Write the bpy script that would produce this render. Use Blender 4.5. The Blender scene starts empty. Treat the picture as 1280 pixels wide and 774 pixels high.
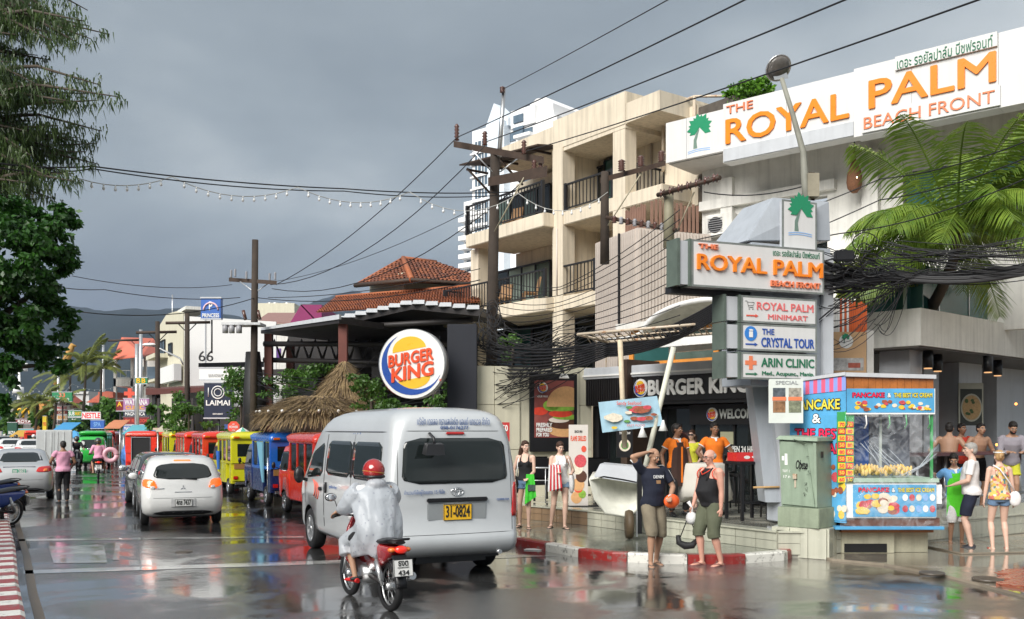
import bpy,bmesh,math,random
from math import sin,cos,pi,radians,sqrt,atan2,tan
from mathutils import Vector,Matrix
R=random.Random(7)
SC=bpy.context.scene
COL=SC.collection
# ---------------------------------------------------------------- camera, light, exposure
F=1200.0;EYE=2.05;HY=537.0
cam=bpy.data.cameras.new('camera');camo=bpy.data.objects.new('camera',cam);COL.objects.link(camo)
camo.location=(0,0,EYE);camo.rotation_euler=(radians(90),0,0)
cam.sensor_width=36;cam.lens=F/1280*36;cam.shift_y=(HY-387)/1280
cam.clip_start=0.1;cam.clip_end=20000
SC.camera=camo
SC.view_settings.view_transform='Standard';SC.view_settings.look='None'
SC.view_settings.exposure=0.62;SC.view_settings.gamma=1
try:
 SC.cycles.use_denoising=True;SC.cycles.max_bounces=6;SC.cycles.volume_bounces=0
 SC.cycles.transparent_max_bounces=12;SC.cycles.caustics_reflective=False;SC.cycles.caustics_refractive=False
except Exception:pass
SUN_EL=36;SUN_AZ=214
sun=bpy.data.lights.new('sun','SUN');sun.energy=3.4;sun.angle=radians(42);sun.color=(1.0,.97,.92)
suno=bpy.data.objects.new('sun',sun);COL.objects.link(suno)
sd=Vector((sin(radians(SUN_AZ))*cos(radians(SUN_EL)),cos(radians(SUN_AZ))*cos(radians(SUN_EL)),sin(radians(SUN_EL))))
suno.rotation_euler=sd.to_track_quat('Z','Y').to_euler();suno.location=sd*50
W=bpy.data.worlds.new('World');SC.world=W;W.use_nodes=True
nt=W.node_tree;nt.nodes.clear();N=nt.nodes.new;L=nt.links.new
out=N('ShaderNodeOutputWorld');sky=N('ShaderNodeTexSky');sky.sky_type='NISHITA';sky.sun_disc=False
sky.sun_elevation=radians(SUN_EL);sky.sun_rotation=radians(SUN_AZ);sky.air_density=2;sky.dust_density=4
b1=N('ShaderNodeBackground');b1.inputs[1].default_value=.08;L(sky.outputs[0],b1.inputs[0])
tc=N('ShaderNodeTexCoord');sep=N('ShaderNodeSeparateXYZ');L(tc.outputs['Generated'],sep.inputs[0])
def mth(op,a,b=None,clamp=False):
 n=N('ShaderNodeMath');n.operation=op;n.use_clamp=clamp
 for i,v in enumerate((a,b)):
  if v is None:continue
  if hasattr(v,'default_value')or hasattr(v,'links'):L(v,n.inputs[i])
  else:n.inputs[i].default_value=v
 return n.outputs[0]
zz=mth('MAXIMUM',sep.outputs[2],0.0);den=mth('ADD',zz,.16)
cmb=N('ShaderNodeCombineXYZ');L(mth('DIVIDE',sep.outputs[0],den),cmb.inputs[0]);L(mth('DIVIDE',sep.outputs[1],den),cmb.inputs[1]);cmb.inputs[2].default_value=3.1
no=N('ShaderNodeTexNoise');no.inputs['Scale'].default_value=.55;no.inputs['Detail'].default_value=5;no.inputs['Roughness'].default_value=.5;no.inputs['Distortion'].default_value=.25
L(cmb.outputs[0],no.inputs['Vector'])
h=mth('ADD',mth('ADD',mth('MULTIPLY',zz,.75),mth('MULTIPLY',sep.outputs[0],.30)),mth('MULTIPLY',mth('SUBTRACT',no.outputs[0],.5),2.3))
cr=N('ShaderNodeValToRGB');L(mth('ADD',h,.26,True),cr.inputs[0])
e=cr.color_ramp.elements;e[0].position=0;e[0].color=(.140,.162,.185,1);e[1].position=1;e[1].color=(.56,.585,.59,1)
for p_,c_ in((.25,(.175,.202,.225,1)),(.5,(.24,.272,.295,1)),(.75,(.38,.408,.422,1))):
 k=e.new(p_);k.color=c_
b2=N('ShaderNodeBackground');b2.inputs[1].default_value=1.0;L(cr.outputs[0],b2.inputs[0])
mx=N('ShaderNodeMixShader');mx.inputs[0].default_value=.92;L(b1.outputs[0],mx.inputs[1]);L(b2.outputs[0],mx.inputs[2]);L(mx.outputs[0],out.inputs[0])
# ---------------------------------------------------------------- picture geometry
def P(px,py,D):return Vector(((px-640)/F*D,D,EYE+(HY-py)/F*D))
def G(px,py,z=0.0):
 D=F*(EYE-z)/(py-HY);return Vector(((px-640)/F*D,D,z))
class Pl:
 """a vertical plane: origin A (left end), local x to the right, local -y towards the viewer"""
 def __init__(s,A,B):
  s.A=Vector((A[0],A[1],0));d=Vector((B[0]-A[0],B[1]-A[1],0));s.len=d.length;s.d=d.normalized()
  s.rz=atan2(s.d.y,s.d.x);s.n=Vector((s.d.y,-s.d.x,0))
 def at(s,px,py,off=0.0):
  r=Vector(((px-640)/F,1,(HY-py)/F));q=s.A+s.n*off
  t=(q.x*s.n.x+q.y*s.n.y)/(r.x*s.n.x+r.y*s.n.y)
  p=r*t;return((Vector((p.x,p.y,0))-s.A).dot(s.d),EYE+p.z)
 def X(s,px,off=0.0):return s.at(px,500,off)[0]
 def Z(s,px,py,off=0.0):return s.at(px,py,off)[1]
# ---------------------------------------------------------------- materials
MATS={}
def mat(name,col,rough=.6,metal=0.0,var=.12,vs=3.0,bump=.15,bs=40.0,coat=0.0,emit=0.0,alpha=1.0,trans=0.0,ior=1.45,streak=0.0,spec=.5,sheen=0.0):
 if name in MATS:return MATS[name]
 m=bpy.data.materials.new(name);m.use_nodes=True;t=m.node_tree;b=t.nodes['Principled BSDF'];n=t.nodes.new;l=t.links.new
 b.inputs['Roughness'].default_value=rough;b.inputs['Metallic'].default_value=metal;b.inputs['IOR'].default_value=ior
 b.inputs['Coat Weight'].default_value=coat;b.inputs['Coat Roughness'].default_value=.06;b.inputs['Alpha'].default_value=alpha
 b.inputs['Transmission Weight'].default_value=trans;b.inputs['Specular IOR Level'].default_value=spec
 c=(col[0],col[1],col[2],1)
 b.inputs['Base Color'].default_value=c
 g=n('ShaderNodeNewGeometry')if(streak or vs>=0)else None
 tco=n('ShaderNodeTexCoord');src=tco.outputs['Object']
 if var>0:
  nz=n('ShaderNodeTexNoise');nz.inputs['Scale'].default_value=vs;nz.inputs['Detail'].default_value=6;nz.inputs['Roughness'].default_value=.65
  l(src,nz.inputs['Vector'])
  mr=n('ShaderNodeMapRange');mr.inputs[1].default_value=.25;mr.inputs[2].default_value=.75;mr.inputs[3].default_value=1-var;mr.inputs[4].default_value=1+var*.6
  l(nz.outputs[0],mr.inputs[0]);fac=mr.outputs[0]
  if streak>0:
   mp=n('ShaderNodeMapping');mp.inputs['Scale'].default_value=(5,5,.35);l(src,mp.inputs[0])
   n2=n('ShaderNodeTexNoise');n2.inputs['Scale'].default_value=1.6;n2.inputs['Detail'].default_value=5;l(mp.outputs[0],n2.inputs['Vector'])
   m2=n('ShaderNodeMapRange');m2.inputs[1].default_value=.45;m2.inputs[2].default_value=.75;m2.inputs[3].default_value=1;m2.inputs[4].default_value=1-streak
   l(n2.outputs[0],m2.inputs[0]);mm=n('ShaderNodeMath');mm.operation='MULTIPLY';l(fac,mm.inputs[0]);l(m2.outputs[0],mm.inputs[1]);fac=mm.outputs[0]
  vm=n('ShaderNodeVectorMath');vm.operation='SCALE';vm.inputs[0].default_value=c[:3];l(fac,vm.inputs['Scale']);l(vm.outputs[0],b.inputs['Base Color'])
  mr2=n('ShaderNodeMapRange');mr2.inputs[3].default_value=max(.02,rough-.08);mr2.inputs[4].default_value=min(1,rough+.1);l(nz.outputs[0],mr2.inputs[0]);l(mr2.outputs[0],b.inputs['Roughness'])
 if bump>0:
  nb=n('ShaderNodeTexNoise');nb.inputs['Scale'].default_value=bs;nb.inputs['Detail'].default_value=4;l(src,nb.inputs['Vector'])
  bp=n('ShaderNodeBump');bp.inputs['Strength'].default_value=bump;bp.inputs['Distance'].default_value=.01;l(nb.outputs[0],bp.inputs['Height']);l(bp.outputs[0],b.inputs['Normal'])
 if emit>0:b.inputs['Emission Color'].default_value=c;b.inputs['Emission Strength'].default_value=emit
 MATS[name]=m;return m
def paint(name,col,**k):return mat(name,col,rough=k.pop('rough',.28),coat=k.pop('coat',.8),var=k.pop('var',.05),bump=k.pop('bump',.02),**k)
def metal(name,col,rough=.4,**k):return mat(name,col,rough=rough,metal=.9,**k)
def leafmat(name,c1,c2,c3=None,vs=1.2):
 if name in MATS:return MATS[name]
 m=bpy.data.materials.new(name);m.use_nodes=True;t=m.node_tree;b=t.nodes['Principled BSDF'];n=t.nodes.new;l=t.links.new
 b.inputs['Roughness'].default_value=.42;g=n('ShaderNodeTexCoord');nz=n('ShaderNodeTexNoise');nz.inputs['Scale'].default_value=vs;nz.inputs['Detail'].default_value=8;nz.inputs['Roughness'].default_value=.8
 l(g.outputs['Object'],nz.inputs['Vector']);r=n('ShaderNodeValToRGB');l(nz.outputs[0],r.inputs[0])
 r.color_ramp.elements[0].position=.35;r.color_ramp.elements[0].color=(*c1,1);r.color_ramp.elements[1].position=.65;r.color_ramp.elements[1].color=(*c2,1)
 if c3:k=r.color_ramp.elements.new(.74);k.color=(*c3,1)
 l(r.outputs[0],b.inputs['Base Color'])
 tr=n('ShaderNodeBsdfTranslucent');l(r.outputs[0],tr.inputs[0]);mxs=n('ShaderNodeMixShader');mxs.inputs[0].default_value=.3
 l(b.outputs[0],mxs.inputs[1]);l(tr.outputs[0],mxs.inputs[2]);l(mxs.outputs[0],t.nodes['Material Output'].inputs[0]);MATS[name]=m;return m
M=dict
black=mat('black_paint',(.012,.012,.014),rough=.35,var=.2)
rubber=mat('rubber',(.014,.014,.015),rough=.6,var=.2)
dark=mat('dark_void',(.008,.008,.009),rough=.7)
chrome=metal('chrome',(.75,.76,.78),rough=.12,var=.03,bump=0)
alu=metal('aluminium',(.55,.56,.57),rough=.35,var=.1)
white=mat('white_paint',(.74,.74,.72),rough=.4,var=.06,streak=.08)
glass_dark=mat('tinted_glass',(.012,.016,.016),rough=.04,var=.0,bump=0,spec=.8)
glass_teal=mat('teal_glass',(.03,.10,.095),rough=.06,var=.3,vs=.8,bump=0,spec=.8)
# ---------------------------------------------------------------- mesh builder
class MB:
 def __init__(s):s.v=[];s.f=[];s.m=[];s.s=[];s.mi=0;s.sm=False;s.T=None
 def vert(s,p):
  p=Vector(p)
  if s.T is not None:p=s.T@p
  s.v.append(p);return len(s.v)-1
 def face(s,idx,sm=None):s.f.append(tuple(idx));s.m.append(s.mi);s.s.append(s.sm if sm is None else sm)
 def quad(s,*ps):s.face([s.vert(p)for p in ps]);return s
 def box(s,x0,x1,y0,y1,z0,z1):
  i=[s.vert((x,y,z))for z in(z0,z1)for y in(y0,y1)for x in(x0,x1)]
  for q in((0,2,3,1),(4,5,7,6),(0,1,5,4),(2,6,7,3),(0,4,6,2),(1,3,7,5)):s.face([i[k]for k in q],False)
  return s
 def hexa(s,ps):
  i=[s.vert(p)for p in ps]
  for q in((0,2,3,1),(4,5,7,6),(0,1,5,4),(2,6,7,3),(0,4,6,2),(1,3,7,5)):s.face([i[k]for k in q],False)
  return s
 def rings(s,rs,cap=True,sm=True):
  ids=[[s.vert(p)for p in r]for r in rs];n=len(rs[0])
  for a,b in zip(ids,ids[1:]):
   for k in range(n):s.face((a[k],a[(k+1)%n],b[(k+1)%n],b[k]),sm)
  if cap:s.face(ids[0][::-1],False);s.face(ids[-1],False)
  return s
 def tube(s,pts,r,n=8,cap=True,sm=True,flat=1.0):
  pts=[Vector(p)for p in pts];rr=r if isinstance(r,(list,tuple))else[r]*len(pts);rs=[];up=None
  for i,p in enumerate(pts):
   d=(pts[min(i+1,len(pts)-1)]-pts[max(i-1,0)])
   if d.length<1e-9:d=Vector((0,0,1))
   d.normalize()
   if up is None:up=Vector((0,0,1))if abs(d.z)<.9 else Vector((1,0,0))
   a=d.cross(up).normalized();b=a.cross(d).normalized();up=b
   rs.append([p+a*(cos(2*pi*k/n)*rr[i])+b*(sin(2*pi*k/n)*rr[i]*flat)for k in range(n)])
  return s.rings(rs,cap,sm)
 def cyl(s,x,y,z0,z1,r0,r1=None,n=12):return s.tube([(x,y,z0),(x,y,z1)],[r0,r0 if r1 is None else r1],n)
 def ell(s,c,r,n=12,m=8):
  c=Vector(c);r=(r,r,r)if not hasattr(r,'__len__')else r;rs=[]
  for j in range(1,m):
   a=pi*j/m;rs.append([c+Vector((cos(2*pi*k/n)*sin(a)*r[0],sin(2*pi*k/n)*sin(a)*r[1],-cos(a)*r[2]))for k in range(n)])
  ids=[[s.vert(p)for p in q]for q in rs]
  for a,b in zip(ids,ids[1:]):
   for k in range(n):s.face((a[k],a[(k+1)%n],b[(k+1)%n],b[k]),True)
  t=s.vert(c-Vector((0,0,r[2])));u=s.vert(c+Vector((0,0,r[2])))
  for k in range(n):s.face((t,ids[0][(k+1)%n],ids[0][k]),True);s.face((u,ids[-1][k],ids[-1][(k+1)%n]),True)
  return s
 def prism(s,poly,y0,y1,ax='y'):
  """poly in (x,z) extruded along y (ax='y'), or (x,y) along z (ax='z'), or (y,z) along x (ax='x')"""
  g={'y':lambda a,b,t:(a,t,b),'z':lambda a,b,t:(a,b,t),'x':lambda a,b,t:(t,a,b)}[ax]
  A=[s.vert(g(a,b,y0))for a,b in poly];B=[s.vert(g(a,b,y1))for a,b in poly];n=len(poly)
  for k in range(n):s.face((A[k],A[(k+1)%n],B[(k+1)%n],B[k]),False)
  s.face(A[::-1],False);s.face(B,False);return s
 def disc(s,cx,cz,rx,rz,y0,y1,n=24):return s.prism([(cx+cos(2*pi*k/n)*rx,cz+sin(2*pi*k/n)*rz)for k in range(n)],y0,y1)
 def lathe(s,prof,c=(0,0,0),n=16,ax='z'):
  rs=[]
  for r,h in prof:
   ring=[]
   for k in range(n):
    a=2*pi*k/n
    ring.append(Vector(c)+(Vector((cos(a)*r,sin(a)*r,h))if ax=='z' else(Vector((h,cos(a)*r,sin(a)*r))if ax=='x' else Vector((cos(a)*r,h,sin(a)*r)))))
   rs.append(ring)
  return s.rings(rs)
 def mesh(s,name,mats,bev=0.0):
  me=bpy.data.meshes.new(name);me.from_pydata([tuple(v)for v in s.v],[],s.f)
  for m in(mats if isinstance(mats,(list,tuple))else[mats]):me.materials.append(m)
  me.polygons.foreach_set('material_index',s.m);me.polygons.foreach_set('use_smooth',s.s)
  bm=bmesh.new();bm.from_mesh(me);bmesh.ops.recalc_face_normals(bm,faces=bm.faces)
  if bev>0:
   es=[e_ for e_ in bm.edges if len(e_.link_faces)==2 and e_.calc_face_angle(0)>.6]
   bmesh.ops.bevel(bm,geom=es,offset=bev,segments=2,affect='EDGES',clamp_overlap=True)
  bm.to_mesh(me);bm.free();me.update();return me
 def build(s,name,mats,parent=None,bev=0.0,loc=None,rz=0.0,label=None,**props):
  o=bpy.data.objects.new(name,s.mesh(name,mats,bev));COL.objects.link(o)
  if parent is not None:o.parent=parent
  if loc is not None:o.location=loc
  if rz:o.rotation_euler=(0,0,rz)
  if label:o['label']=label
  for k,v in props.items():o[k]=v
  return o
def tag(o,label=None,cat=None,group=None,kind=None):
 if label:o['label']=label
 if cat:o['category']=cat
 if group:o['group']=group
 if kind:o['kind']=kind
 return o
def thing(name,label,cat,loc=(0,0,0),rz=0.0,group=None):
 o=bpy.data.objects.new(name,None);COL.objects.link(o);o.location=loc;o.rotation_euler=(0,0,rz);o.empty_display_size=.2
 return tag(o,label,cat,group)
def plthing(name,label,cat,pl,group=None):return thing(name,label,cat,pl.A,pl.rz,group)
KIDS={}
def copy_tree(o,parent=None):
 c=o.copy();COL.objects.link(c)
 if parent is not None:c.parent=parent
 for ch in[x for x in bpy.data.objects if x.parent==o]:copy_tree(ch,c)
 return c
def inst(o,parent,loc=(0,0,0),rz=0.0,scale=None,name=None):
 c=o.copy();COL.objects.link(c);c.parent=parent;c.location=loc;c.rotation_euler=(0,0,rz)
 if scale:c.scale=scale
 return c
def piece(me,name,parent,loc=(0,0,0),rz=0.0,scale=None):
 c=bpy.data.objects.new(name,me);COL.objects.link(c);c.parent=parent;c.location=loc;c.rotation_euler=(0,0,rz)
 if scale:c.scale=scale
 return c
TXT={}
def text(s,box,m,parent,y=0.0,bold=0.0,ext=.004,name='lettering',shear=0.0,mb=None):
 """flat lettering in the local xz plane of its parent, facing -y, fitted to box (x0,z0,x1,z1)"""
 cu=bpy.data.curves.new('t','FONT');cu.body=s;cu.size=1;cu.offset=0;cu.shear=shear;cu.resolution_u=3
 cu.align_x='LEFT';o=bpy.data.objects.new('t',cu);me=bpy.data.meshes.new_from_object(o)
 bpy.data.objects.remove(o);bpy.data.curves.remove(cu)
 if not me.vertices:return None
 xs=[v.co.x for v in me.vertices];ys=[v.co.y for v in me.vertices];a,b,c,d=min(xs),max(xs),min(ys),max(ys)
 x0,z0,x1,z1=box;sx=(x1-x0)/max(b-a,1e-6);sz=(z1-z0)/max(d-c,1e-6)
 bm=bmesh.new();bm.from_mesh(me);bmesh.ops.remove_doubles(bm,verts=bm.verts,dist=.0005)
 for v in bm.verts:v.co=Vector((x0+(v.co.x-a)*sx,y,z0+(v.co.y-c)*sz))
 if bold>.012:
  src_f=list(bm.faces)
  for k_,(ax_,az_)in enumerate(((1,0),(-1,0),(0,1),(0,-1),(.7,.7),(-.7,.7),(.7,-.7),(-.7,-.7))):
   dd=bmesh.ops.duplicate(bm,geom=src_f)
   for v in[q for q in dd['geom']if isinstance(q,bmesh.types.BMVert)]:v.co+=Vector((ax_*bold*sx*.75,-(k_+1)*.0004,az_*bold*sz*.75))
 r=bmesh.ops.extrude_face_region(bm,geom=list(bm.faces))
 for v in[q for q in r['geom']if isinstance(q,bmesh.types.BMVert)]:v.co.y-=ext
 bmesh.ops.recalc_face_normals(bm,faces=bm.faces)
 me.clear_geometry();bm.to_mesh(me);bm.free();me.materials.clear();me.materials.append(m);me.name=name
 if parent is False:return me
 o=bpy.data.objects.new(name,me);COL.objects.link(o)
 if parent is not None:o.parent=parent
 return o
def catenary(a,b,sag,n=14):
 a,b=Vector(a),Vector(b);return[a.lerp(b,t/n)-Vector((0,0,sag*4*(t/n)*(1-t/n)))for t in range(n+1)]
# ================================================================ SETTING: ground, kerbs, hills
def wetmat(name,col,col2,r_lo,r_hi,scale=.35,bump=.25,coat=1.0,fine=90,right_tint=None):
 m=bpy.data.materials.new(name);m.use_nodes=True;t=m.node_tree;b=t.nodes['Principled BSDF'];n=t.nodes.new;l=t.links.new
 tco=n('ShaderNodeTexCoord');src=tco.outputs['Object']
 big=n('ShaderNodeTexNoise');big.inputs['Scale'].default_value=scale;big.inputs['Detail'].default_value=7;big.inputs['Roughness'].default_value=.6;big.inputs['Distortion'].default_value=.4;l(src,big.inputs['Vector'])
 fn=n('ShaderNodeTexNoise');fn.inputs['Scale'].default_value=fine;fn.inputs['Detail'].default_value=5;fn.inputs['Roughness'].default_value=.75;l(src,fn.inputs['Vector'])
 wv=n('ShaderNodeTexNoise');wv.inputs['Scale'].default_value=7;wv.inputs['Detail'].default_value=3;l(src,wv.inputs['Vector'])
 pud=n('ShaderNodeMapRange');pud.interpolation_type='SMOOTHSTEP';pud.inputs[1].default_value=.37;pud.inputs[2].default_value=.57;l(big.outputs[0],pud.inputs[0])
 mixc=n('ShaderNodeMix');mixc.data_type='RGBA';mixc.inputs[6].default_value=(*col,1);mixc.inputs[7].default_value=(*col2,1);l(fn.outputs[0],mixc.inputs[0])
 csrc=mixc.outputs[2]
 if right_tint:
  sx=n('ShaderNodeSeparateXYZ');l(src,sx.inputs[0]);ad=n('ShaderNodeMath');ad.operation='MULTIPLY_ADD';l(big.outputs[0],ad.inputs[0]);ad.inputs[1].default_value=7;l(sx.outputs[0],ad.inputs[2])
  dm=n('ShaderNodeMapRange');dm.interpolation_type='SMOOTHSTEP';dm.inputs[1].default_value=4.5;dm.inputs[2].default_value=9.0;l(ad.outputs[0],dm.inputs[0]);mc2=n('ShaderNodeMix');mc2.data_type='RGBA';l(dm.outputs[0],mc2.inputs[0]);l(csrc,mc2.inputs[6]);mc2.inputs[7].default_value=(*right_tint,1);csrc=mc2.outputs[2]  # base colour blends to a brown tint towards the right, edge broken by noise
 dk=n('ShaderNodeMapRange');dk.inputs[3].default_value=1.3;dk.inputs[4].default_value=.75;l(pud.outputs[0],dk.inputs[0])
 vm=n('ShaderNodeVectorMath');vm.operation='SCALE';l(csrc,vm.inputs[0]);l(dk.outputs[0],vm.inputs['Scale']);l(vm.outputs[0],b.inputs['Base Color'])
 ro=n('ShaderNodeMapRange');ro.inputs[3].default_value=r_hi;ro.inputs[4].default_value=r_lo;l(pud.outputs[0],ro.inputs[0]);l(ro.outputs[0],b.inputs['Roughness'])
 b.inputs['Coat Weight'].default_value=coat;b.inputs['Coat IOR'].default_value=1.36;b.inputs['Specular IOR Level'].default_value=.35;l(ro.outputs[0],b.inputs['Coat Roughness'])
 st=n('ShaderNodeMapRange');st.inputs[3].default_value=bump;st.inputs[4].default_value=bump*.05;l(pud.outputs[0],st.inputs[0])
 bp=n('ShaderNodeBump');bp.inputs['Distance'].default_value=.006;l(st.outputs[0],bp.inputs['Strength']);l(fn.outputs[0],bp.inputs['Height'])
 b2=n('ShaderNodeBump');b2.inputs['Distance'].default_value=.02;b2.inputs['Strength'].default_value=.05;l(wv.outputs[0],b2.inputs['Height']);l(bp.outputs[0],b2.inputs['Normal'])
 l(b2.outputs[0],b.inputs['Normal']);l(b2.outputs[0],b.inputs['Coat Normal']);b.inputs['IOR'].default_value=1.45;MATS[name]=m;return m
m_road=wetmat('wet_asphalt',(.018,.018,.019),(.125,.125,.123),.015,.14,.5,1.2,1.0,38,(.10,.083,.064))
m_pave=wetmat('wet_concrete_pavement',(.14,.155,.125),(.24,.25,.21),.06,.26,.6,.2,.8)
m_slab=wetmat('wet_brown_slab',(.22,.185,.14),(.38,.33,.26),.04,.3,.5,.2,.9)
m_brick=wetmat('wet_red_paving',(.28,.085,.05),(.40,.14,.09),.1,.34,.8,.3,.7)
m_mark=wetmat('wet_road_paint',(.30,.30,.29),(.62,.62,.60),.06,.2,.9,.3,.9,14)
def sheet(name,poly,z,m,label=None,kind='structure',th=0.0):
 mb=MB()
 if th:mb.prism(poly,z-th,z,'z')
 else:mb.face([mb.vert((x,y,z))for x,y in poly],False)
 o=mb.build(name,m);tag(o,label,None,None,kind);return o
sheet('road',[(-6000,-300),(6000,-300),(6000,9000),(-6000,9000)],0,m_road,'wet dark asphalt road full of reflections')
KERB=[(-24,62),(-4.7,26),(-1.2,19.4),(.05,16.95),(.35,16.5),(1.1,15.3),(1.55,14.9),(2.35,14.62),(3.36,14.6),(4.25,15.0),(4.72,15.7)]
PLAT=[(.35,20.6),(1.53,19.3),(4.25,15.35),(4.95,15.3),(5.4,15.75),(7.55,17.1),(9.87,18.6),(14,21.3),(18,24)]
pav=[(x+.14,y+.05)for x,y in KERB[:-3]]+[(3.40,14.76),(4.16,15.14),(4.60,15.8)]
sheet('pavement',pav+[(5.2,17.0),(5.0,23),(2,27),(-2,32),(-20,62)],.12,m_pave,'wet greenish concrete pavement behind the painted kerb',th=.12)
RSL=[(4.86,15.45),(5.0,15.0),(5.6,14.45),(6.0,13.4),(6.22,11.9),(6.4,9.5),(30,9.5),(30,26),(14,26),(5.2,17)]
sheet('sidewalk_apron',RSL,.035,m_slab,'wet brownish slab pavement in front of the pancake stall',th=.035)
def inpoly(x,y,p):
 c=False
 for(a,b),(d,e_)in zip(p,p[1:]+p[:1]):
  if(b>y)!=(e_>y)and x<(d-a)*(y-b)/(e_-b)+a:c=not c
 return c
# big slabs on the apron with open joints
mb=MB()
o_ap=bpy.data.objects['sidewalk_apron']
sl=MB().box(-.72,.72,-.95,.95,0,.03).mesh('slab',m_slab,.008)
for i in range(4):
 for j in range(4):
  x=6.75+i*1.46*.93+j*.35;y=11.3+j*1.93*.9+i*.25
  if y-.3>15.6+(x-6)*.6 or(inpoly(x,y,[(a-.9*(a<8),b)for a,b in[(6.0,11.0),(6.2,12.4),(6.75,14.0),(7.9,15.3),(14,16.5),(14,10.5)]])):continue
  piece(sl,'slab',o_ap,(x,y,.035+R.uniform(-.004,.004)),R.uniform(-.012,.012)+.17)
RP=[(6.25,12.4),(6.75,13.35),(7.9,14.4),(9.5,15.2),(12,15.8),(13,12.5),(9.5,11.2),(6.75,11.3)]
sheet('red_paving',RP,.060,m_brick,'patch of wet red brick paving at the corner',th=.04)
bk=MB().box(-.10,.10,-.05,.05,0,.012).mesh('brick',m_brick,.003)
o_rp=bpy.data.objects['red_paving']
nb_=0
for i in range(26):
 for j in range(34):
  x=6.25+i*.212+(j%2)*.106;y=11.35+j*.112
  if nb_<290 and x<y*.56+.2 and inpoly(x-.08,y,RP)and inpoly(x+.08,y+.05,RP):
   nb_+=1;piece(bk,'brick',o_rp,(x,y,.060+R.uniform(-.002,.002)),R.uniform(-.008,.008))
# kerb of painted blocks
def wearpaint(name,c,base=(.32,.31,.28)):
 m=bpy.data.materials.new(name);m.use_nodes=True;t=m.node_tree;b=t.nodes['Principled BSDF'];n=t.nodes.new;l=t.links.new
 tco=n('ShaderNodeTexCoord');z=n('ShaderNodeTexNoise');z.inputs['Scale'].default_value=9;z.inputs['Detail'].default_value=8;z.inputs['Roughness'].default_value=.75;l(tco.outputs['Object'],z.inputs['Vector'])
 r=n('ShaderNodeValToRGB');e=r.color_ramp.elements;e[0].position=.36;e[0].color=(*[k*.55 for k in base],1);e[1].position=.47;e[1].color=(*c,1);l(z.outputs[0],r.inputs[0]);l(r.outputs[0],b.inputs['Base Color'])
 b.inputs['Roughness'].default_value=.3;bp=n('ShaderNodeBump');bp.inputs['Strength'].default_value=.4;bp.inputs['Distance'].default_value=.01;l(z.outputs[0],bp.inputs['Height']);l(bp.outputs[0],b.inputs['Normal']);MATS[name]=m;return m
k_red=wearpaint('red_kerb_paint',(.27,.025,.022));k_wht=wearpaint('white_kerb_paint',(.66,.65,.60))
def walk(pts,step,start=0.0):
 """cuts a polyline into pieces of a given length: yields (p, q)"""
 P_=[Vector((a,b,0))for a,b in pts];seg=[];cur=P_[0];i=1;need=step;acc=[cur]
 while i<len(P_):
  d=(P_[i]-cur).length
  if d>=need:
   cur=cur+(P_[i]-cur)*(need/d);acc.append(cur);seg.append(acc);acc=[cur];need=step
  else:need-=d;cur=P_[i];acc.append(cur);i+=1
 if len(acc)>1 and(acc[-1]-acc[0]).length>.1:seg.append(acc)
 return seg
def kerb(pts,step,h,w,first,label,wid=None):
 root=thing('kerb',label,'kerb',(pts[0][0],pts[0][1],0));root['kind']='structure';del root['category']
 for i,sg in enumerate(walk(pts,step)):
  red=(i+first)%2;mb=MB();n=len(sg)
  def nrm(k):
   d=(sg[min(k+1,n-1)]-sg[max(k-1,0)]).normalized();return Vector((-d.y,d.x,0))
  d0=(sg[1]-sg[0]).normalized()*.008;d1=(sg[-1]-sg[-2]).normalized()*.008
  q=[sg[0]+d0]+sg[1:-1]+[sg[-1]-d1];rs=[]
  for k,p in enumerate(q):
   v=nrm(k)*w;z=R.uniform(-.003,.003)
   b=root.location
   rs.append([p-b,p+v-b,p+v*1.0-b+Vector((0,0,h+z)),p+v*.12-b+Vector((0,0,h+z)),p+v*.02-b+Vector((0,0,h-.025+z))])
  mb.rings(rs,True,False)
  mb.build('kerb_block',k_red if red else k_wht,root,0)
 return root
kerb([p for p in KERB if p[1]<45][::1],.93,.145,.17,0,'red and white painted kerb curving round the burger restaurant corner')
# left kerb: wide sloping stripes, seen from above
LK=[(-4.3,8.6),(-4.95,9.9),(-6.1,12.0),(-8.0,15.6),(-10.4,20.0),(-14,26.8)]
kerb([(x-.06,y)for x,y in LK],.34,.16,.42,0,'red and white striped kerb of the median at the left edge')
sheet('median',[(x-.47,y-.05)for x,y in LK]+[(-16,28),(-20,26),(-20,8)],.13,m_slab,'wet brown median strip beyond the striped kerb',th=.13)
mb=MB()
for i,(x,y)in enumerate(LK[:-1]):
 x2,y2=LK[i+1];mb.quad((x+.05,y,.004),(x+.17,y,.004),(x2+.17,y2,.004),(x2+.05,y2,.004))
gut=mat('gutter_sand',(.11,.085,.06),rough=.4,var=.4,vs=8)
tag(mb.build('gutter',gut),'sandy gutter line beside the striped kerb',None,None,'structure')
# road markings (traced, 4 mm above the asphalt)
def mark(pxs,label):
 g=[G(a,b,.004)for a,b in pxs];mb=MB();c=sum(g,Vector())/len(g);c.z=0
 mb.face([mb.vert(p-c)for p in g],False);tag(mb.build('road_marking',m_mark,None,loc=c),label,None,None,'structure')
mark([(29,717.5),(29,713),(640,693),(700,695),(640,697.5)],'nearer thin white line across the wet road')
mark([(20,676.5),(20,674),(380,670),(380,672)],'farther thin white line across the wet road')
mark([(67,704),(60,682.5),(130,681.5),(134,703.5)],'worn white rectangle painted between the two lines')
mark([(139,648),(151,648),(158,633),(152,633)],'short worn lane dash ahead of the dark car')
mark([(141,700),(149,700),(150.5,678),(144.5,678)],'faded lane dash between the two white lines')
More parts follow.
